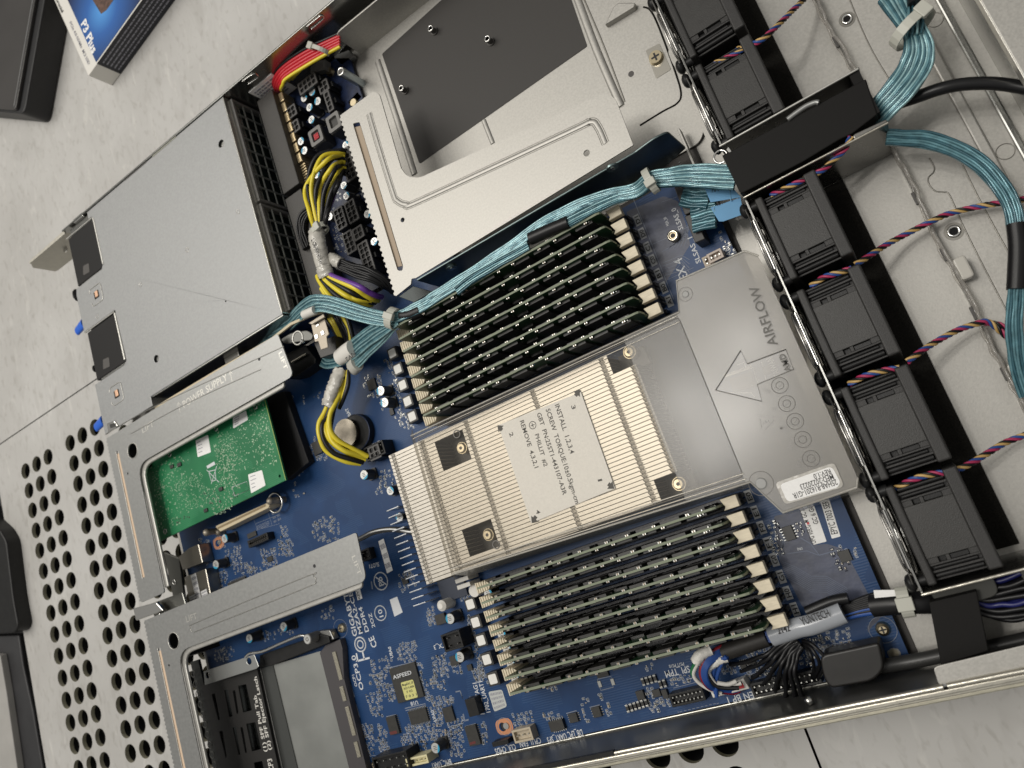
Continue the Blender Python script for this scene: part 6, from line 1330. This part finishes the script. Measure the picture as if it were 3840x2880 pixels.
def yz_plate(x0, x1, ya, yb, z0, z1, holes, m, nm, par):
    loops = [ccw([(ya, z0), (yb, z0), (yb, z1), (ya, z1)])] + [list(reversed(ccw(h_))) for h_ in holes]
    tris = tessellate_polygon([[Vector((a, b, 0)) for a, b in l] for l in loops]); flat = [q for l in loops for q in l]; n = len(flat)
    mb = MB(); vs = [(x0, a, b) for a, b in flat] + [(x1, a, b) for a, b in flat]; fs = []
    for t in tris:
        if area([flat[i] for i in t]) < 0: t = tuple(reversed(t))
        fs.append(tuple(n + i for i in t)); fs.append(tuple(reversed(t)))
    o = 0
    for l in loops:
        for i in range(len(l)): a, b = o + i, o + (i+1) % len(l); fs.append((a, b, n+b, n+a))
        o += len(l)
    mb.add(vs, fs); return mb.build(nm, m, par, .15)
yz_plate(62.6, 63.4, -206, -28.6, 1.8, 38.5, [circ(y - 20, 21.5, 17.5, 28) for y in fy[2:]], STEEL_D, 'guard_plate', FCG)
yz_plate(62.6, 63.4, -.5, 130, 1.8, 38.5, [circ(y - 20, 21.5, 17.5, 28) for y in fy[:2]], STEEL_D, 'guard_plate', FCG)
for y in fy:
    g = MB()
    for R_ in (17.5, 12.5, 7.5): g.ring((61.6, y - 20, 21.5), R_, .32, 'x', 36, 6)
    g.tube([(61.2, y - 2, 39.5), (61.2, y - 38, 3.5)], .45, 6); g.tube([(61.2, y - 38, 39.5), (61.2, y - 2, 3.5)], .45, 6)
    g.tube(catmull([(61.5, y - 5, 30), (60.6, y - 9, 36.5), (60.9, y - 20, 39.6), (60.6, y - 31, 36.5), (61.5, y - 35, 30)], 6), .5, 7)
    g.build('wire_guard', mat('guard_wire', (.45, .44, .42), .25, .95), FCG)
    MB().tube([(62.5, y - 8, 39), (62.5, y - 32, 39)], .55, 6).build('bright_rim', CHROME, FCG)
    # feet of the cage: rounded steel tab lying on the floor
    out = [(62, y - 3), (60, y - 5), (57.8, y - 5.4), (57, y - 9), (55.5, y - 11), (55.2, y - 17), (56, y - 24), (58.5, y - 26.5), (58.8, y - 31), (62, y - 33)]
    MB().plate(rounded(out, 1.6, 4), [rect(59.6, 61, y - 21, y - 11)], 6.5, 7.2).build('foot_tab', STEEL, FCG, .2)
    MB().ball((60.8, y - 16.5, 7.2), 1.2).build('foot_rivet', STEEL_D, FCG)
pl = []
for y in fy:
    for d in (-1.2, -38.0): pl.append(y + d)
for i, y in enumerate(pl):
    q = (60.5, y, 35.0); MB().ball(q, 3.6, 14, 1.0, .62).tube([(61, y, 35), (67, y, 35)], 2.3, 12).build('rubber_plug', BLACK, FCG)
# end flanges of the cage
def flange(y, ya, nm, z1=41):
    m = MB(); m.box(62.6, 124.6, y, y + .8, 1.8, z1); return m.build(nm, mat('cage_sheet', (.24, .235, .22), .26, .95, .05, 200), FCG, .25)
flange(-28.6, 0, 'end_flange'); flange(-.6, 0, 'end_flange', 39.5); flange(-206.6, 0, 'end_flange')
MB().tube([(62.8, -206.2, 41.2), (90, -206.2, 41.4), (125, -206.2, 41.2)], .7, 8).build('bright_rim', RAIL, FCG)
MB().tube([(62.8, -28.2, 41.2), (124.6, -28.2, 41.2)], .5, 8).build('bright_rim', RAIL, FCG)
for L in (((1225, 775), (1420, 685), (1425, 700), (1235, 805)),):
    MB().prism(rounded(PL('A3', L, 41.3), 1.5), 40.2, 41.2).build('folded_lip', mat('cage_sheet', (0, 0, 0)), FCG, .4)
MB().prism(rounded([(66, -216), (88, -215), (88, -206.8), (65, -206.8)], [4, 4, 0, 0]), 30, 31).build('folded_lip', mat('lip_dark', (.05, .05, .045), .4, .5), FCG, .4)
# ------------------------------------------------------------------ black cable channel between the fans
CC = thing('cable_channel', 'wide matt black film channel crossing the fan row between the second and third fan', 'cable channel', (90, -14, 2))
top = [(60.8, -1.4), (60.6, -24.5), (64, -27.6), (92, -27.6), (97, -22.8), (124.5, -22.8), (124.5, -1.4)]
top = PL('A3', [(470, 893), (1300, 450), (1368, 655), (1225, 765), (1150, 800), (945, 925), (870, 965), (600, 1105), (575, 1112)], 41)
MB().prism(top, 33, 40.6).build('channel', mat('channel_black', (.007, .0065, .006), .6, 0, .15, 900, .12, 2500, spec=.2), CC, .5)
MB().box(120, 124, -22, -1.5, 2, 40).build('side', mat('channel_black', (0,0,0)), CC)
MB().tube([(62.3, -1.0, 40.8), (124, -1.0, 40.8)], .5, 8).build('bright_rim', EMB, FCG)
MB().tube(catmull([P('A3', a, b, 41) for a, b in ((850, 688), (900, 650), (960, 610), (1010, 590), (1030, 592))], 6), 1.2, 8).build('bent_lip', STEEL_G, FCG)
MB().prism(PL('F6', [(1195, 670), (1220, 630), (1262, 690), (1235, 705)], 41), 39, 41).build('bright_tab', CHROME, FCG)
MB().ring(P('F6', 1115, 765, 38), 3.0, .5).build('rolled_edge', CHROME, FCG)

# ================================================================== TWISTED FAN WIRES
def twisted(label, path, R_=.78, r=.58, pitch=10, cols=(ORA, BLU, MAG, WBK), ph0=0, mt=14):
    C = catmull(path, mt); t = thing('fan_wire', label, 'cable', C[0], 'twisted four colour fan wires'); L = [0]
    for i in range(1, len(C)): L.append(L[-1] + (C[i] - C[i-1]).length)
    for k, m in enumerate(cols):
        pts = []
        for i, p in enumerate(C):
            tg = (C[min(i+1, len(C)-1)] - C[max(i-1, 0)]).normalized(); n = Vector((-tg.y, tg.x, 0)).normalized(); b = tg.cross(n); a = ph0 + 2*pi*(L[i]/pitch) + k*pi/2
            pts.append(p + n*math.cos(a)*R_ + b*math.sin(a)*R_)
        MB().tube(pts, r, 8).build('wire', m, t)
def pa(z, L): return [P(z, a, b, h) for a, b, h in L]
twisted('twisted wires leaving the topmost fan towards the top edge', pa('A3', [(560, 285, 36), (690, 235, 40), (790, 150, 36), (890, 50, 26), (985, -40, 14)]))
twisted('twisted wires lying in the gap between the first and second fan', pa('A3', [(430, 362, 37), (500, 330, 38.5), (570, 300, 38.5), (640, 255, 37)]), .6, .45)
twisted('twisted wires curling over the channel edge onto the fan below it', pa('A3', [(1215, 785, 40), (1185, 850, 38), (1130, 910, 37), (1050, 980, 38.6), (960, 1025, 39), (850, 1080, 38.6), (755, 1125, 36)]))
twisted('long twisted wires crossing the bare floor below the channel to the right edge', pa('A3', [(1240, 1525, 34), (1320, 1475, 30), (1420, 1410, 22), (1540, 1345, 16), (1700, 1265, 13), (1800, 1225, 10), (1950, 1190, 10), (2100, 1165, 12), (2230, 1145, 14)]))
twisted('twisted wires bridging the gap between the third and fourth fan', pa('B3', [(985, 265, 36), (1060, 215, 38.6), (1140, 190, 39), (1220, 165, 38)]))
twisted('twisted wires leaving the fourth fan over the clear edging', pa('B3', [(1540, 700, 36), (1600, 655, 34), (1700, 590, 28), (1830, 520, 22), (1950, 480, 18), (2010, 475, 16), (2100, 545, 14), (2212, 655, 12), (2300, 760, 10)]))
twisted('short twisted wires looping back from the clear edging to the right edge', pa('B3', [(1985, 478, 15), (2060, 485, 15), (2130, 520, 14), (2230, 600, 10)]), .7, .5)
twisted('twisted wires bridging the gap between the fourth and fifth fan', pa('B3', [(1205, 830, 36), (1290, 785, 39), (1390, 755, 39.2), (1495, 738, 38)]))
twisted('twisted wires leaving the fifth fan towards the right edge', pa('B3', [(1820, 1325, 35), (1900, 1290, 32), (2000, 1230, 27), (2110, 1165, 22), (2260, 1110, 18)]))
twisted('twisted wires bridging the gap between the fifth and last fan', pa('B3', [(1475, 1430, 36), (1550, 1390, 39), (1650, 1355, 39), (1760, 1340, 38)]))

# ================================================================== CYAN DATA CABLES
cyc = (CYAN_L, CYAN_D, CYAN, CYAN_L, CYAN_D)
b1 = bundle('cyan_cable_bundle', 'long cyan cable bundle running beside the upper memory modules to the black channel', 'cable bundle',
    pa('F6', [(1330, 1055, 37), (1000, 1040, 36), (700, 1030, 36), (420, 1050, 37), (140, 1095, 37)]) + pa('D2', [(1420, 55, 38), (1100, 120, 38), (750, 220, 38), (380, 380, 38), (60, 560, 38)]) + pa('D1', [(2010, 760, 38), (1650, 1010, 39), (1250, 1280, 40), (900, 1500, 40)]) + pa('F8', [(2212, 690, 40), (1980, 810, 40), (1800, 890, 40)]),
    30, [11.5, 11, 8.5, 7, 6.5, 5.5, 5.5, 6, 6.5, 6.5, 5.5], .56, cyc, wob=.12, rows=2, seed=3, part='jacket')
bundle('cyan_cable_bundle', 'short cyan bundle joining from the black sleeve above the memory modules', 'cable bundle', pa('D2', [(480, 490, 41), (700, 370, 40), (950, 250, 39), (1250, 130, 38), (1500, 60, 37)]), 12, (6, 5), 0.528, cyc, rows=2, wob=.12, seed=8, part='jacket')
t = thing('black_sleeve', 'black tube slipped over cables above the first memory module of the upper bank', 'sleeve', P('D2', 250, 560, 40)); sleeve(pa('D2', [(490, 490, 40.6), (250, 590, 40.4), (-40, 720, 40)]), 3.3, WBK, t)
bundle('cyan_cable_bundle', 'short cyan bundle coming out of the left end of the black tube', 'cable bundle', pa('D1', [(2150, 820, 40), (1900, 960, 40), (1650, 1100, 40.5), (1350, 1280, 41), (1150, 1440, 41)]), 10, (5, 6), 0.528, cyc, rows=2, wob=.12, seed=9, part='jacket')
t = thing('black_sleeve', 'short black tube on the cyan cables beside the left end of the upper bank', 'sleeve', P('F8', 1900, 860, 39)); sleeve(pa('F8', [(1870, 870, 38), (2000, 850, 38), (2140, 790, 38)]), 3.6, WBK, t)
b2 = bundle('cyan_cable_bundle', 'cyan bundle arching from the cable tie to the gap beside the power supplies', 'cable bundle',
    pa('F8', [(1830, 900, 40), (1650, 910, 40), (1350, 850, 41), (1000, 740, 42), (760, 690, 42), (600, 720, 41), (450, 830, 38), (300, 980, 34), (100, 1090, 30), (-40, 1160, 27)]) + pa('B1', [(1560, 740, 22), (1350, 840, 16), (1150, 960, 12)]), 24, [7, 9.5, 11, 9, 6, 6], 0.594, cyc, rows=2, wob=.12, seed=5, part='jacket')
b3 = bundle('cyan_cable_bundle', 'cyan bundle falling from the cable tie through the white printed sleeve', 'cable bundle',
    pa('F8', [(1800, 930, 40), (1650, 1010, 38), (1450, 1130, 35), (1280, 1260, 32), (1150, 1370, 28), (1000, 1450, 24), (850, 1480, 20), (790, 1440, 18)]), 24, [6, 11, 12, 10, 12], 0.594, cyc, rows=2, wob=.12, seed=6, part='jacket')
b4 = bundle('cyan_cable_bundle', 'cyan bundle beside the white printed sleeve, ending in the pale collar', 'cable bundle', pa('F8', [(1790, 960, 39), (1700, 1040, 37), (1560, 1180, 34), (1400, 1320, 31), (1250, 1480, 28), (1180, 1540, 25)]), 17, [5, 8, 9, 8], 0.627, (CYAN_L, CYAN), rows=2, wob=.12, seed=16, part='jacket')
t = thing('printed_sleeve', 'white cable sleeve with black print on the cyan cables', 'sleeve', P('F8', 1100, 1390, 30)); sleeve(pa('F8', [(1190, 1310, 31.5), (1100, 1370, 29.5), (1010, 1440, 27)]), 5.3, WHITE, t, flat=.8); T('NV2', 'F8', (1205, 1345), (1085, 1450), 35.2, INK, t, asc=3.0)
t = thing('pale_collar', 'translucent pale collar at the lower end of the cyan cables', 'sleeve', P('F8', 1200, 1560, 26)); sleeve(pa('F8', [(1250, 1500, 27), (1190, 1570, 24)]), 5.6, mat('collar_pale', (.50, .49, .44), .3), t, flat=.7)
t = thing('white_sleeve', 'plain white sleeve on the arching cyan cables near the power supply corner', 'sleeve', P('F8', 590, 830, 43)); sleeve(pa('F8', [(520, 850, 41), (600, 815, 42), (670, 785, 42.5)]), 2.7, WHITE, t)
bundle('cyan_cable_bundle', 'thick cyan bundle curving up from the black channel to the top edge', 'cable bundle', pa('A3', [(1340, 690, 30), (1400, 620, 34), (1490, 520, 36), (1570, 410, 37), (1605, 300, 38), (1585, 190, 38), (1530, 80, 36), (1470, -40, 34)]), 30, [10, 12, 12.5, 8, 14], 0.6, cyc, rows=2, wob=.12, seed=21, part='jacket')
bundle('cyan_cable_bundle', 'thin cyan strands beside the thick bundle, leaving a black tube at the top edge', 'cable bundle', pa('A3', [(1580, 200, 40), (1590, 120, 40), (1585, 40, 38), (1580, -30, 36)]), 8, (7, 6), 0.528, cyc, rows=2, wob=.12, seed=24, part='jacket')
t = thing('black_sleeve', 'black tube over cyan strands at the top edge of the picture', 'sleeve', P('A3', 1590, 10, 38)); sleeve(pa('A3', [(1590, 30, 38.5), (1585, -60, 37)]), 3.2, WBK, t)
bundle('cyan_cable_bundle', 'cyan bundle sweeping from the channel down to the black tube at the right edge', 'cable bundle', pa('A3', [(1420, 790, 32), (1500, 795, 30), (1650, 805, 28), (1820, 860, 27), (1980, 960, 26), (2090, 1090, 25), (2150, 1210, 24), (2165, 1320, 24)]), 14, [6.5, 7, 6.5, 6], 0.6, (CYAN, CYAN_D, CYAN), rows=2, wob=.12, seed=22, part='jacket')
t = thing('black_sleeve', 'long black tube on the cyan cables near the right edge', 'sleeve', P('A3', 2170, 1450, 24)); sleeve(pa('A3', [(2168, 1290, 24), (2180, 1420, 24)]) + pa('B3', [(2175, 200, 24), (2170, 285, 24)]), 3.6, WBK, t)
bundle('cyan_cable_bundle', 'cyan bundle hanging below the long black tube at the right edge', 'cable bundle', pa('B3', [(2168, 260, 24), (2160, 380, 22), (2155, 520, 20), (2165, 640, 18), (2185, 760, 16), (2230, 900, 14)]), 12, [5.5, 6, 5.5], 0.6, (CYAN, CYAN_D, CYAN), rows=2, wob=.12, seed=23, part='jacket')
t = thing('black_cable', 'smooth black round cable crossing the pressed ribs near the top right', 'cable', P('A3', 1600, 545, 26)); MB().tube(catmull(pa('A3', [(1440, 610, 24), (1590, 560, 28), (1720, 515, 30), (1850, 487, 30), (2000, 480, 29), (2120, 490, 28), (2230, 510, 28)]), 8), 2.6, 12).build('jacket', WBK, t)
# ribbon ends with blue tape
for i, (L, ca, tp, s_, a, b) in enumerate(((((600, 1270, 22), (760, 1290, 23), (960, 1290, 24)), 0, [(885, 1180), (1270, 1180), (1395, 1325), (975, 1395)], 'AX T4/SP', (992, 1258), (1268, 1205)), (((720, 1640, 22), (900, 1590, 23), (1050, 1560, 24)), 0, [(975, 1470), (1390, 1330), (1430, 1560), (1150, 1660), (1090, 1659)], 'RXC', (1075, 1450), (1185, 1400)))):
    t = bundle('taped_ribbon_cable', ('upper short cyan ribbon cable with handwritten blue tape', 'lower short cyan ribbon cable with handwritten blue tape')[i], 'cable', pa('F6', L), 9, (12, 14) if i == 0 else (13, 12), 1.1, (CYAN_D, CYAN_D, CYAN), rows=1, seed=30 + i, part='jacket')
    h = 26 if i == 0 else 25
    p = PL('F6', tp, h); mb = MB(); mb.prism(p, h - .3, h); o = mb.build('tape_flag', TAPE, t)
    T(s_, 'F6', a, b, h, INK, o, asc=3.6, lift=.03)
    g = MB(); g.tube([P('F6', 1240, 1215, h), P('F6', 1260, 1380, h)], .3, 4); g.build('tape_fold', mat('tape_fold', (.20, .42, .62), .5), o) if i == 0 else g.build('tape_fold', TAPE, o)
tie('nylon tie on the cyan bundle above the ribbon sockets', 'F6', 150, 1100, 37, .1, 6.0, 3.4, (-.6, 0), 2.4)
tie('nylon tie where the cyan bundles meet beside the memory modules', 'F8', 1745, 900, 40, -.7, 5.6, 5.0, (.2, 0), 2.6)
tie('nylon tie round the thick cyan bundle near the top edge', 'F5', 490, 430, 38, 1.9, 8.8, 4.2, (-.9, 0), 3.2)

# ================================================================== POWER WIRES
t = thing('power_cable', 'bundle of yellow and black wires arching out of the black socket of the power board', 'cable bundle', P('F7', 700, 700, 34))
S_ = [(1020, 50), (1010, 90), (1010, 130), (1010, 165), (1020, 215), (1025, 270), (1030, 300), (1050, 340), (1040, 380)]
M_ = [(700, 130), (760, 150), (830, 190), (880, 200), (900, 290), (950, 310), (960, 400), (970, 480), (990, 520)]
B_ = [(570, 480), (620, 520), (540, 560), (690, 560), (740, 560), (800, 620), (850, 640), (880, 660), (900, 720)]
E_ = [(690, 1120), (720, 1115), (655, 1110), (735, 1110), (750, 1110), (765, 1110), (775, 1110), (790, 1110), (800, 1120)]
cm_ = [WBK, YEL, YEL, WBK, YEL, WBK, YEL, WBK, WBK]
for i in range(9):
    MB().tube(catmull(pa('F7', [(S_[i][0] + 60, S_[i][1] + 5, 25), (*S_[i], 28), (*M_[i], 36 + (i % 3) * 2), (*B_[i], 37 + (i % 2) * 3), ((B_[i][0]*.45 + E_[i][0]*.55) - 15, (B_[i][1]*.45 + E_[i][1]*.55) + 30, 37 + (i % 3)), (*E_[i], 36)]), 8), 1.35, 10).build('wire', cm_[i], t)
MB().tube(catmull(pa('F7', [(960, 560, 30), (920, 700, 31), (860, 850, 33), (820, 1000, 34)]), 8), 1.5, 10).build('wire', PUR, t)
sleeve(pa('F7', [(690, 1150, 37), (700, 1300, 38), (740, 1480, 37), (790, 1640, 36)]) + pa('F8', [(800, 230, 36), (830, 330, 35)]), 5.2, SLEEVE, t, 'printed_sleeve', .45, .8)
T('25CRI-950140-T4R', 'F7', (612, 1290), (735, 1640), 42, INK, t, asc=2.8)
T('T4R', 'F8', (725, 200), (770, 285), 41, INK, t, asc=2.8) if False else None
Sx = [(745, 400), (775, 380), (800, 360), (840, 345), (870, 330), (900, 310)]
Mx = [(900, 620), (980, 590), (1060, 560), (1120, 510), (1200, 470), (1260, 450)]
Ex = [(1280, 745), (1340, 730), (1390, 700), (1430, 670), (1480, 640), (1530, 590)]
for i, m_ in enumerate([YEL, WBK, YEL, WBK, YEL, PUR]):
    MB().tube(catmull(pa('F8', [(Sx[i][0] - 40, Sx[i][1] - 90, 35), (*Sx[i], 36), (*Mx[i], 37), ((Mx[i][0]+Ex[i][0])//2 + 20, (Mx[i][1]+Ex[i][1])//2 + 20, 32), (*Ex[i], 26), (Ex[i][0] + 60, Ex[i][1] + 10, 20)]), 8), 1.7, 10).build('wire', m_, t)
MB().tube(catmull(pa('F8', [(800, 330, 36), (1020, 520, 36), (1250, 640, 33), (1440, 660, 26)]), 8), 1.7, 10).build('wire', YEL, t)
MB().tube(catmull(pa('F8', [(760, 480, 36), (900, 660, 36), (1100, 720, 33), (1330, 740, 26)]), 8), 1.7, 10).build('wire', YEL, t)
tie('nylon tie at the top of the printed clear sleeve', 'F7', 730, 1155, 37, 1.75, 5.6, 3.4, (-.6, 0), 2.6)
t = bundle('black_cable_bundle', 'bundle of thin black wires running from a clear sleeve to the tray bracket corner', 'cable bundle', pa('F8', [(1000, 150, 34), (1200, 230, 34), (1450, 310, 32), (1650, 430, 26), (1770, 550, 18)]), 12, [6, 8, 7, 5], 1.0, (WBK,), rows=2, seed=41)
sleeve(pa('F7', [(900, 1540, 33), (980, 1590, 34)]) + pa('F8', [(1030, 140, 34)]), 3.6, SLEEVE, t, 'clear_sleeve', .4)
bundle('black_cable_bundle', 'loop of thin black wires behind the printed clear sleeve', 'cable bundle', pa('F7', [(600, 880, 26), (500, 1000, 26), (490, 1200, 26), (560, 1400, 26)]), 8, [6, 8, 6], .9, (WBK,), rows=2, seed=42)
# red and yellow wires at the back
t = thing('power_cable', 'red, black and yellow wires bending down at the far wall', 'cable bundle', P('E3', 400, 550, 30))
for i, m_ in enumerate([WBK, RED, RED, RED, RED, YEL]):
    o = i * 30 - 10; MB().tube(catmull(pa('E3', [(760, 352 + o*.95, 27), (600, 425 + o*1.05, 29), (400, 520 + o*1.2, 31), (200, 650 + o*1.2, 31), (90 + o*.55, 760 + o*.85, 29), (50 + o*.7, 880 + o*.3, 22), (80 + o*.6, 985 - o*.3, 13)]), 8), 1.1, 10).build('wire', m_, t)
for i in range(3): MB().tube(catmull(pa('E3', [(600, 560 - i*5, 27), (420, 660 - i*3, 28), (270 + i*20, 740 + i*8, 26), (190 + i*36, 840 - i*14, 18)]), 8), 1.4, 10).build('wire', YEL, t)
tie('nylon tie round the red wires at the far wall', 'E3', 555, 520, 30, .75, 6.2, 2.6, (1.0, 0), 2.8)
t = thing('paper_label', 'small white printed label stuck on the far wall behind the red wires', 'label', P('A1', 1700, 600, 20))
c = []
for a, b in ((1590, 590), (1790, 425), (1830, 620), (1760, 680)):
    d = ray('A1', a, b); t_ = (204.3 - CP.y) / d.y; c.append(CP + d * t_)
x0, x1 = c[0].x, c[2].x + 12; MB().box(x0, x1, 204.1, 204.5, 8, 31).build('label', PAPER, t)
m = MB(); rnd = random.Random(2)
for r in range(7):
    x = x0 + 2
    while x < x1 - 3: l = rnd.uniform(1, 4); m.box(x, x + l, 203.9, 204.08, 12 + r*2.5, 13.2 + r*2.5); x += l + .8
m.build('print', INKG, t)
# lower yellow loop to the board
t = thing('power_cable', 'yellow and black wires looping round the coin battery to a board socket', 'cable bundle', P('G2', 300, 1000, 28))
yl_p = [((560, 150), (330, 800), (205, 1060), (225, 1300), (340, 1520), (640, 1680), (900, 1720)), ((590, 200), (345, 800), (300, 1050), (340, 1260), (480, 1420), (720, 1560), (980, 1660)), ((620, 330), (520, 620), (390, 900), (390, 1150), (520, 1330), (760, 1470), (1020, 1600)), ((640, 250), (500, 640), (420, 940), (400, 1200), (560, 1380), (800, 1500), (1040, 1560)), ((560, 300), (350, 900), (260, 1100), (290, 1330), (450, 1540), (720, 1640), (940, 1700)), ((640, 300), (440, 800), (360, 1060), (420, 1330), (620, 1500), (820, 1560), (1010, 1620))]
for i, L in enumerate(yl_p):
    hs = (26, 30, 33, 33, 30, 24, 17); MB().tube(catmull(pa('G2', [(a, b, h - (i % 2) * 1.5) for (a, b), h in zip(L, hs)]), 8), 1.55, 10).build('wire', [YEL, YEL, YEL, WBK, WBK, YEL][i], t)
sleeve(pa('G2', [(560, 160, 28), (480, 360, 31), (400, 560, 32), (350, 760, 32)]), 4.4, SLEEVE, t, 'crumpled_sleeve', .55, .7)
for i in range(3): MB().tube(catmull(pa('G2', [(690, 170, 27), (660 + i*15, 400, 28), (600 + i*10, 620, 28), (540, 800, 26)]), 6), 1.3, 8).build('wire', [YEL, WBK, WBK][i], t)
bundle('power_cable', 'yellow and black wires passing behind the bright metal latch clip', 'cable bundle', pa('F8', [(900, 780, 26), (1000, 950, 24), (1080, 1120, 22), (1120, 1300, 20)]), 8, [16, 14, 12], 1.5, (WBK, YEL, YEL, WBK, WBK, WBK, YEL, WBK), seed=44)

# ================================================================== HARNESS AT THE LOWER RIGHT
hs_ = thing('signal_harness', 'harness with a grey printed sleeve, black tube and a loop of blue wires', 'cable bundle', P('C3', 900, 860, 20))
sleeve(pa('E2', [(790, 905, 20), (1100, 800, 21), (1400, 700, 22)]), 3.9, mat('tube_black', (.022, .02, .018), .55, 0, .1, 200), hs_, 'black_tube')
sleeve(pa('E2', [(1445, 690, 24), (1800, 570, 25)]) + pa('C3', [(1000, 830, 25), (1170, 765, 24)]), 4.4, GSLEEVE, hs_, 'grey_sleeve', flat=.8)
T('YUNTECH', 'C3', (935, 838), (1098, 786), 28.8, INK, hs_, asc=3.4); T('2142', 'C3', (798, 888), (868, 868), 28.5, INK, hs_, asc=2.8)
for i in range(5): MB().tube(pa('E2', [(1370 , 640 + i*28, 23), (1480, 615 + i*34, 24)]), .8, 7).build('wire', mat('wire_pale_blue', (.08, .13, .34), .4), hs_)
for i in range(9):
    o = i * 17
    MB().tube(catmull(pa('E2', [(820, 800 + o, 20), (640 + o*.2, 890 + o*.9, 24), (520 + o*.45, 1020 + o*.5, 26), (470 + o*.55, 1180 + o*.1, 26), (520 + o*.45, 1330, 24), (650 + o*.3, 1430 - o*.15, 19), (900, 1470 - o*.3, 14), (1010, 1440 - o*.2, 12)]), 8), .95, 8).build('wire', BLU if i else mat('wire_dark_red', (.22, .01, .02), .4), hs_)
for L, m_ in ((((430, 1060), (370, 1200), (440, 1320), (600, 1420), (760, 1480)), WWH), (((560, 1160), (660, 1330), (820, 1400), (1030, 1330)), WWH), (((700, 1330), (850, 1350), (960, 1310)), WWH), (((840, 980), (700, 1040), (640, 1250), (680, 1480)), BLU), (((830, 960), (760, 1060), (690, 1280), (690, 1520)), BLU), (((400, 1050), (350, 1180), (420, 1300)), GRN), (((440, 930), (380, 1010), (390, 1100)), WBK), (((560, 1200), (700, 1380), (1000, 1400)), WBK)):
    MB().tube(catmull(pa('E2', [(a, b, 24 - 1.5 * k) for k, (a, b) in enumerate(L)]), 6), 1.0, 8).build('wire', m_, hs_)
sleeve(pa('E2', [(400, 1040, 27), (470, 940, 27), (600, 870, 25)]), 2.6, WHITE, hs_, 'white_end', .3); sleeve(pa('E2', [(570, 1130, 23), (700, 1040, 23), (830, 990, 22)]), 1.8, WHITE, hs_, 'white_end', .3)
t = thing('white_connector', 'white plastic plug of the blue wire loop at the lower board edge', 'connector', P('E2', 900, 1420, 12))
MB().plate(PL('E2', [(600, 1440), (1060, 1270), (1145, 1410), (640, 1540)], 15), [PL('E2', [(660, 1460), (1035, 1310), (1080, 1400), (700, 1500)], 15)], 8.2, 15).build('housing', WHITE, t, .3); MB().prism(PL('E2', [(985, 1360), (1060, 1340), (1080, 1400), (1010, 1420)], 14), 11, 14).build('red_wire_end', RED, t)
bundle('black_cable_bundle', 'fan of thin black wires spreading from the grey sleeve to the socket row', 'cable bundle', pa('E2', [(1820, 760, 22), (1680, 880, 23), (1560, 1080, 24), (1480, 1260, 18), (1420, 1400, 12)]), 16, [6, 10, 16, 30, 44], .9, (WBK,), rows=2, seed=51)
bundle('black_cable_bundle', 'few loose thin black wires bowing right from the grey sleeve', 'cable bundle', pa('E2', [(1880, 780, 20), (2000, 860, 24), (2100, 1000, 24), (2090, 1160, 18), (2040, 1280, 12)]), 3, [3, 8, 3], .8, (WBK,), seed=52)
t = thing('printed_sleeve', 'black wires in a white flag label near the nylon tie at the fan cage corner', 'cable bundle', P('C3', 1400, 650, 22))
for i in range(9): MB().tube(catmull(pa('C3', [(1165, 730 + i*9, 20), (1260, 690 + i*11, 22), (1350, 660 + i*13, 24), (1420, 650 + i*13, 25), (1520, 650 + i*10, 25), (1680, 660 + i*9, 24)]), 6), 1.05, 8).build('wire', BLU if i in (6, 8) else WBK, t)
sleeve(pa('C3', [(1340, 725, 24), (1480, 710, 26), (1600, 705, 26), (1720, 705, 24)]), 4.6, WBK, t, 'black_tube')
MB().prism(PL('C3', [(1345, 635), (1520, 632), (1520, 665), (1352, 680)], 30), 29.5, 30).build('flag_label', PAPER, t)
sleeve(pa('C3', [(960, 760, 22), (1100, 700, 22), (1200, 680, 22)]), 2.4, WBK, t, 'black_tube')
tie('nylon tie on the black wires at the fan cage corner', 'E4', 570, 580, 28, -.1, 5.6, 4.6, (0, 0), 3.6)
t = thing('power_plug', 'big rounded black plug on the board beside the near wall, with a thick black cable', 'plug', P('C3', 1220, 1080, 12))
MB().prism(rounded(PL('C3', [(1035, 1010), (1380, 935), (1412, 1085), (1350, 1160), (1090, 1205), (1050, 1120)], 25), [3, 2, 3, 4, 4, 3]), 12, 25).build('body', mat('plug_black', (.011, .010, .009), .42, 0, .1, 200), t, 1.6, 4)
MB().tube(catmull(pa('C3', [(1380, 1075, 16), (1500, 1055, 15), (1640, 1030, 15), (1760, 1005, 15), (1900, 985, 15), (2060, 955, 15), (2240, 915, 15)]), 6), 3.0, 14).build('cable', mat('cable_satin', (.03, .03, .029), .35), t)
t = thing('cable_cover', 'upright matt black cover strip crossing between the fan row and the near wall', 'cover', P('C3', 1830, 850, 2))
p = PL('C3', [(1665, 705), (1940, 640), (2010, 985), (1735, 1070)], 36); MB().prism(p, 14, 36).build('strip', mat('channel_black', (0, 0, 0)), t, .4)
bundle('black_cable_bundle', 'thick bundle of black and dark blue wires leaving the cover strip at the right edge', 'cable bundle', pa('C3', [(1920, 660, 26), (2000, 670, 26), (2110, 660, 27), (2240, 630, 28)]), 22, [13, 17, 20], 1.1, (WBK, WBK, mat('wire_navy', (.012, .015, .11), .35), WBK), rows=3, seed=61)
bundle('black_cable_bundle', 'lower strands of black wire sagging at the right edge', 'cable bundle', pa('C3', [(1940, 720, 20), (2050, 760, 20), (2150, 765, 21), (2240, 745, 22)]), 5, [5, 7], 1.1, (WBK,), rows=1, seed=62)
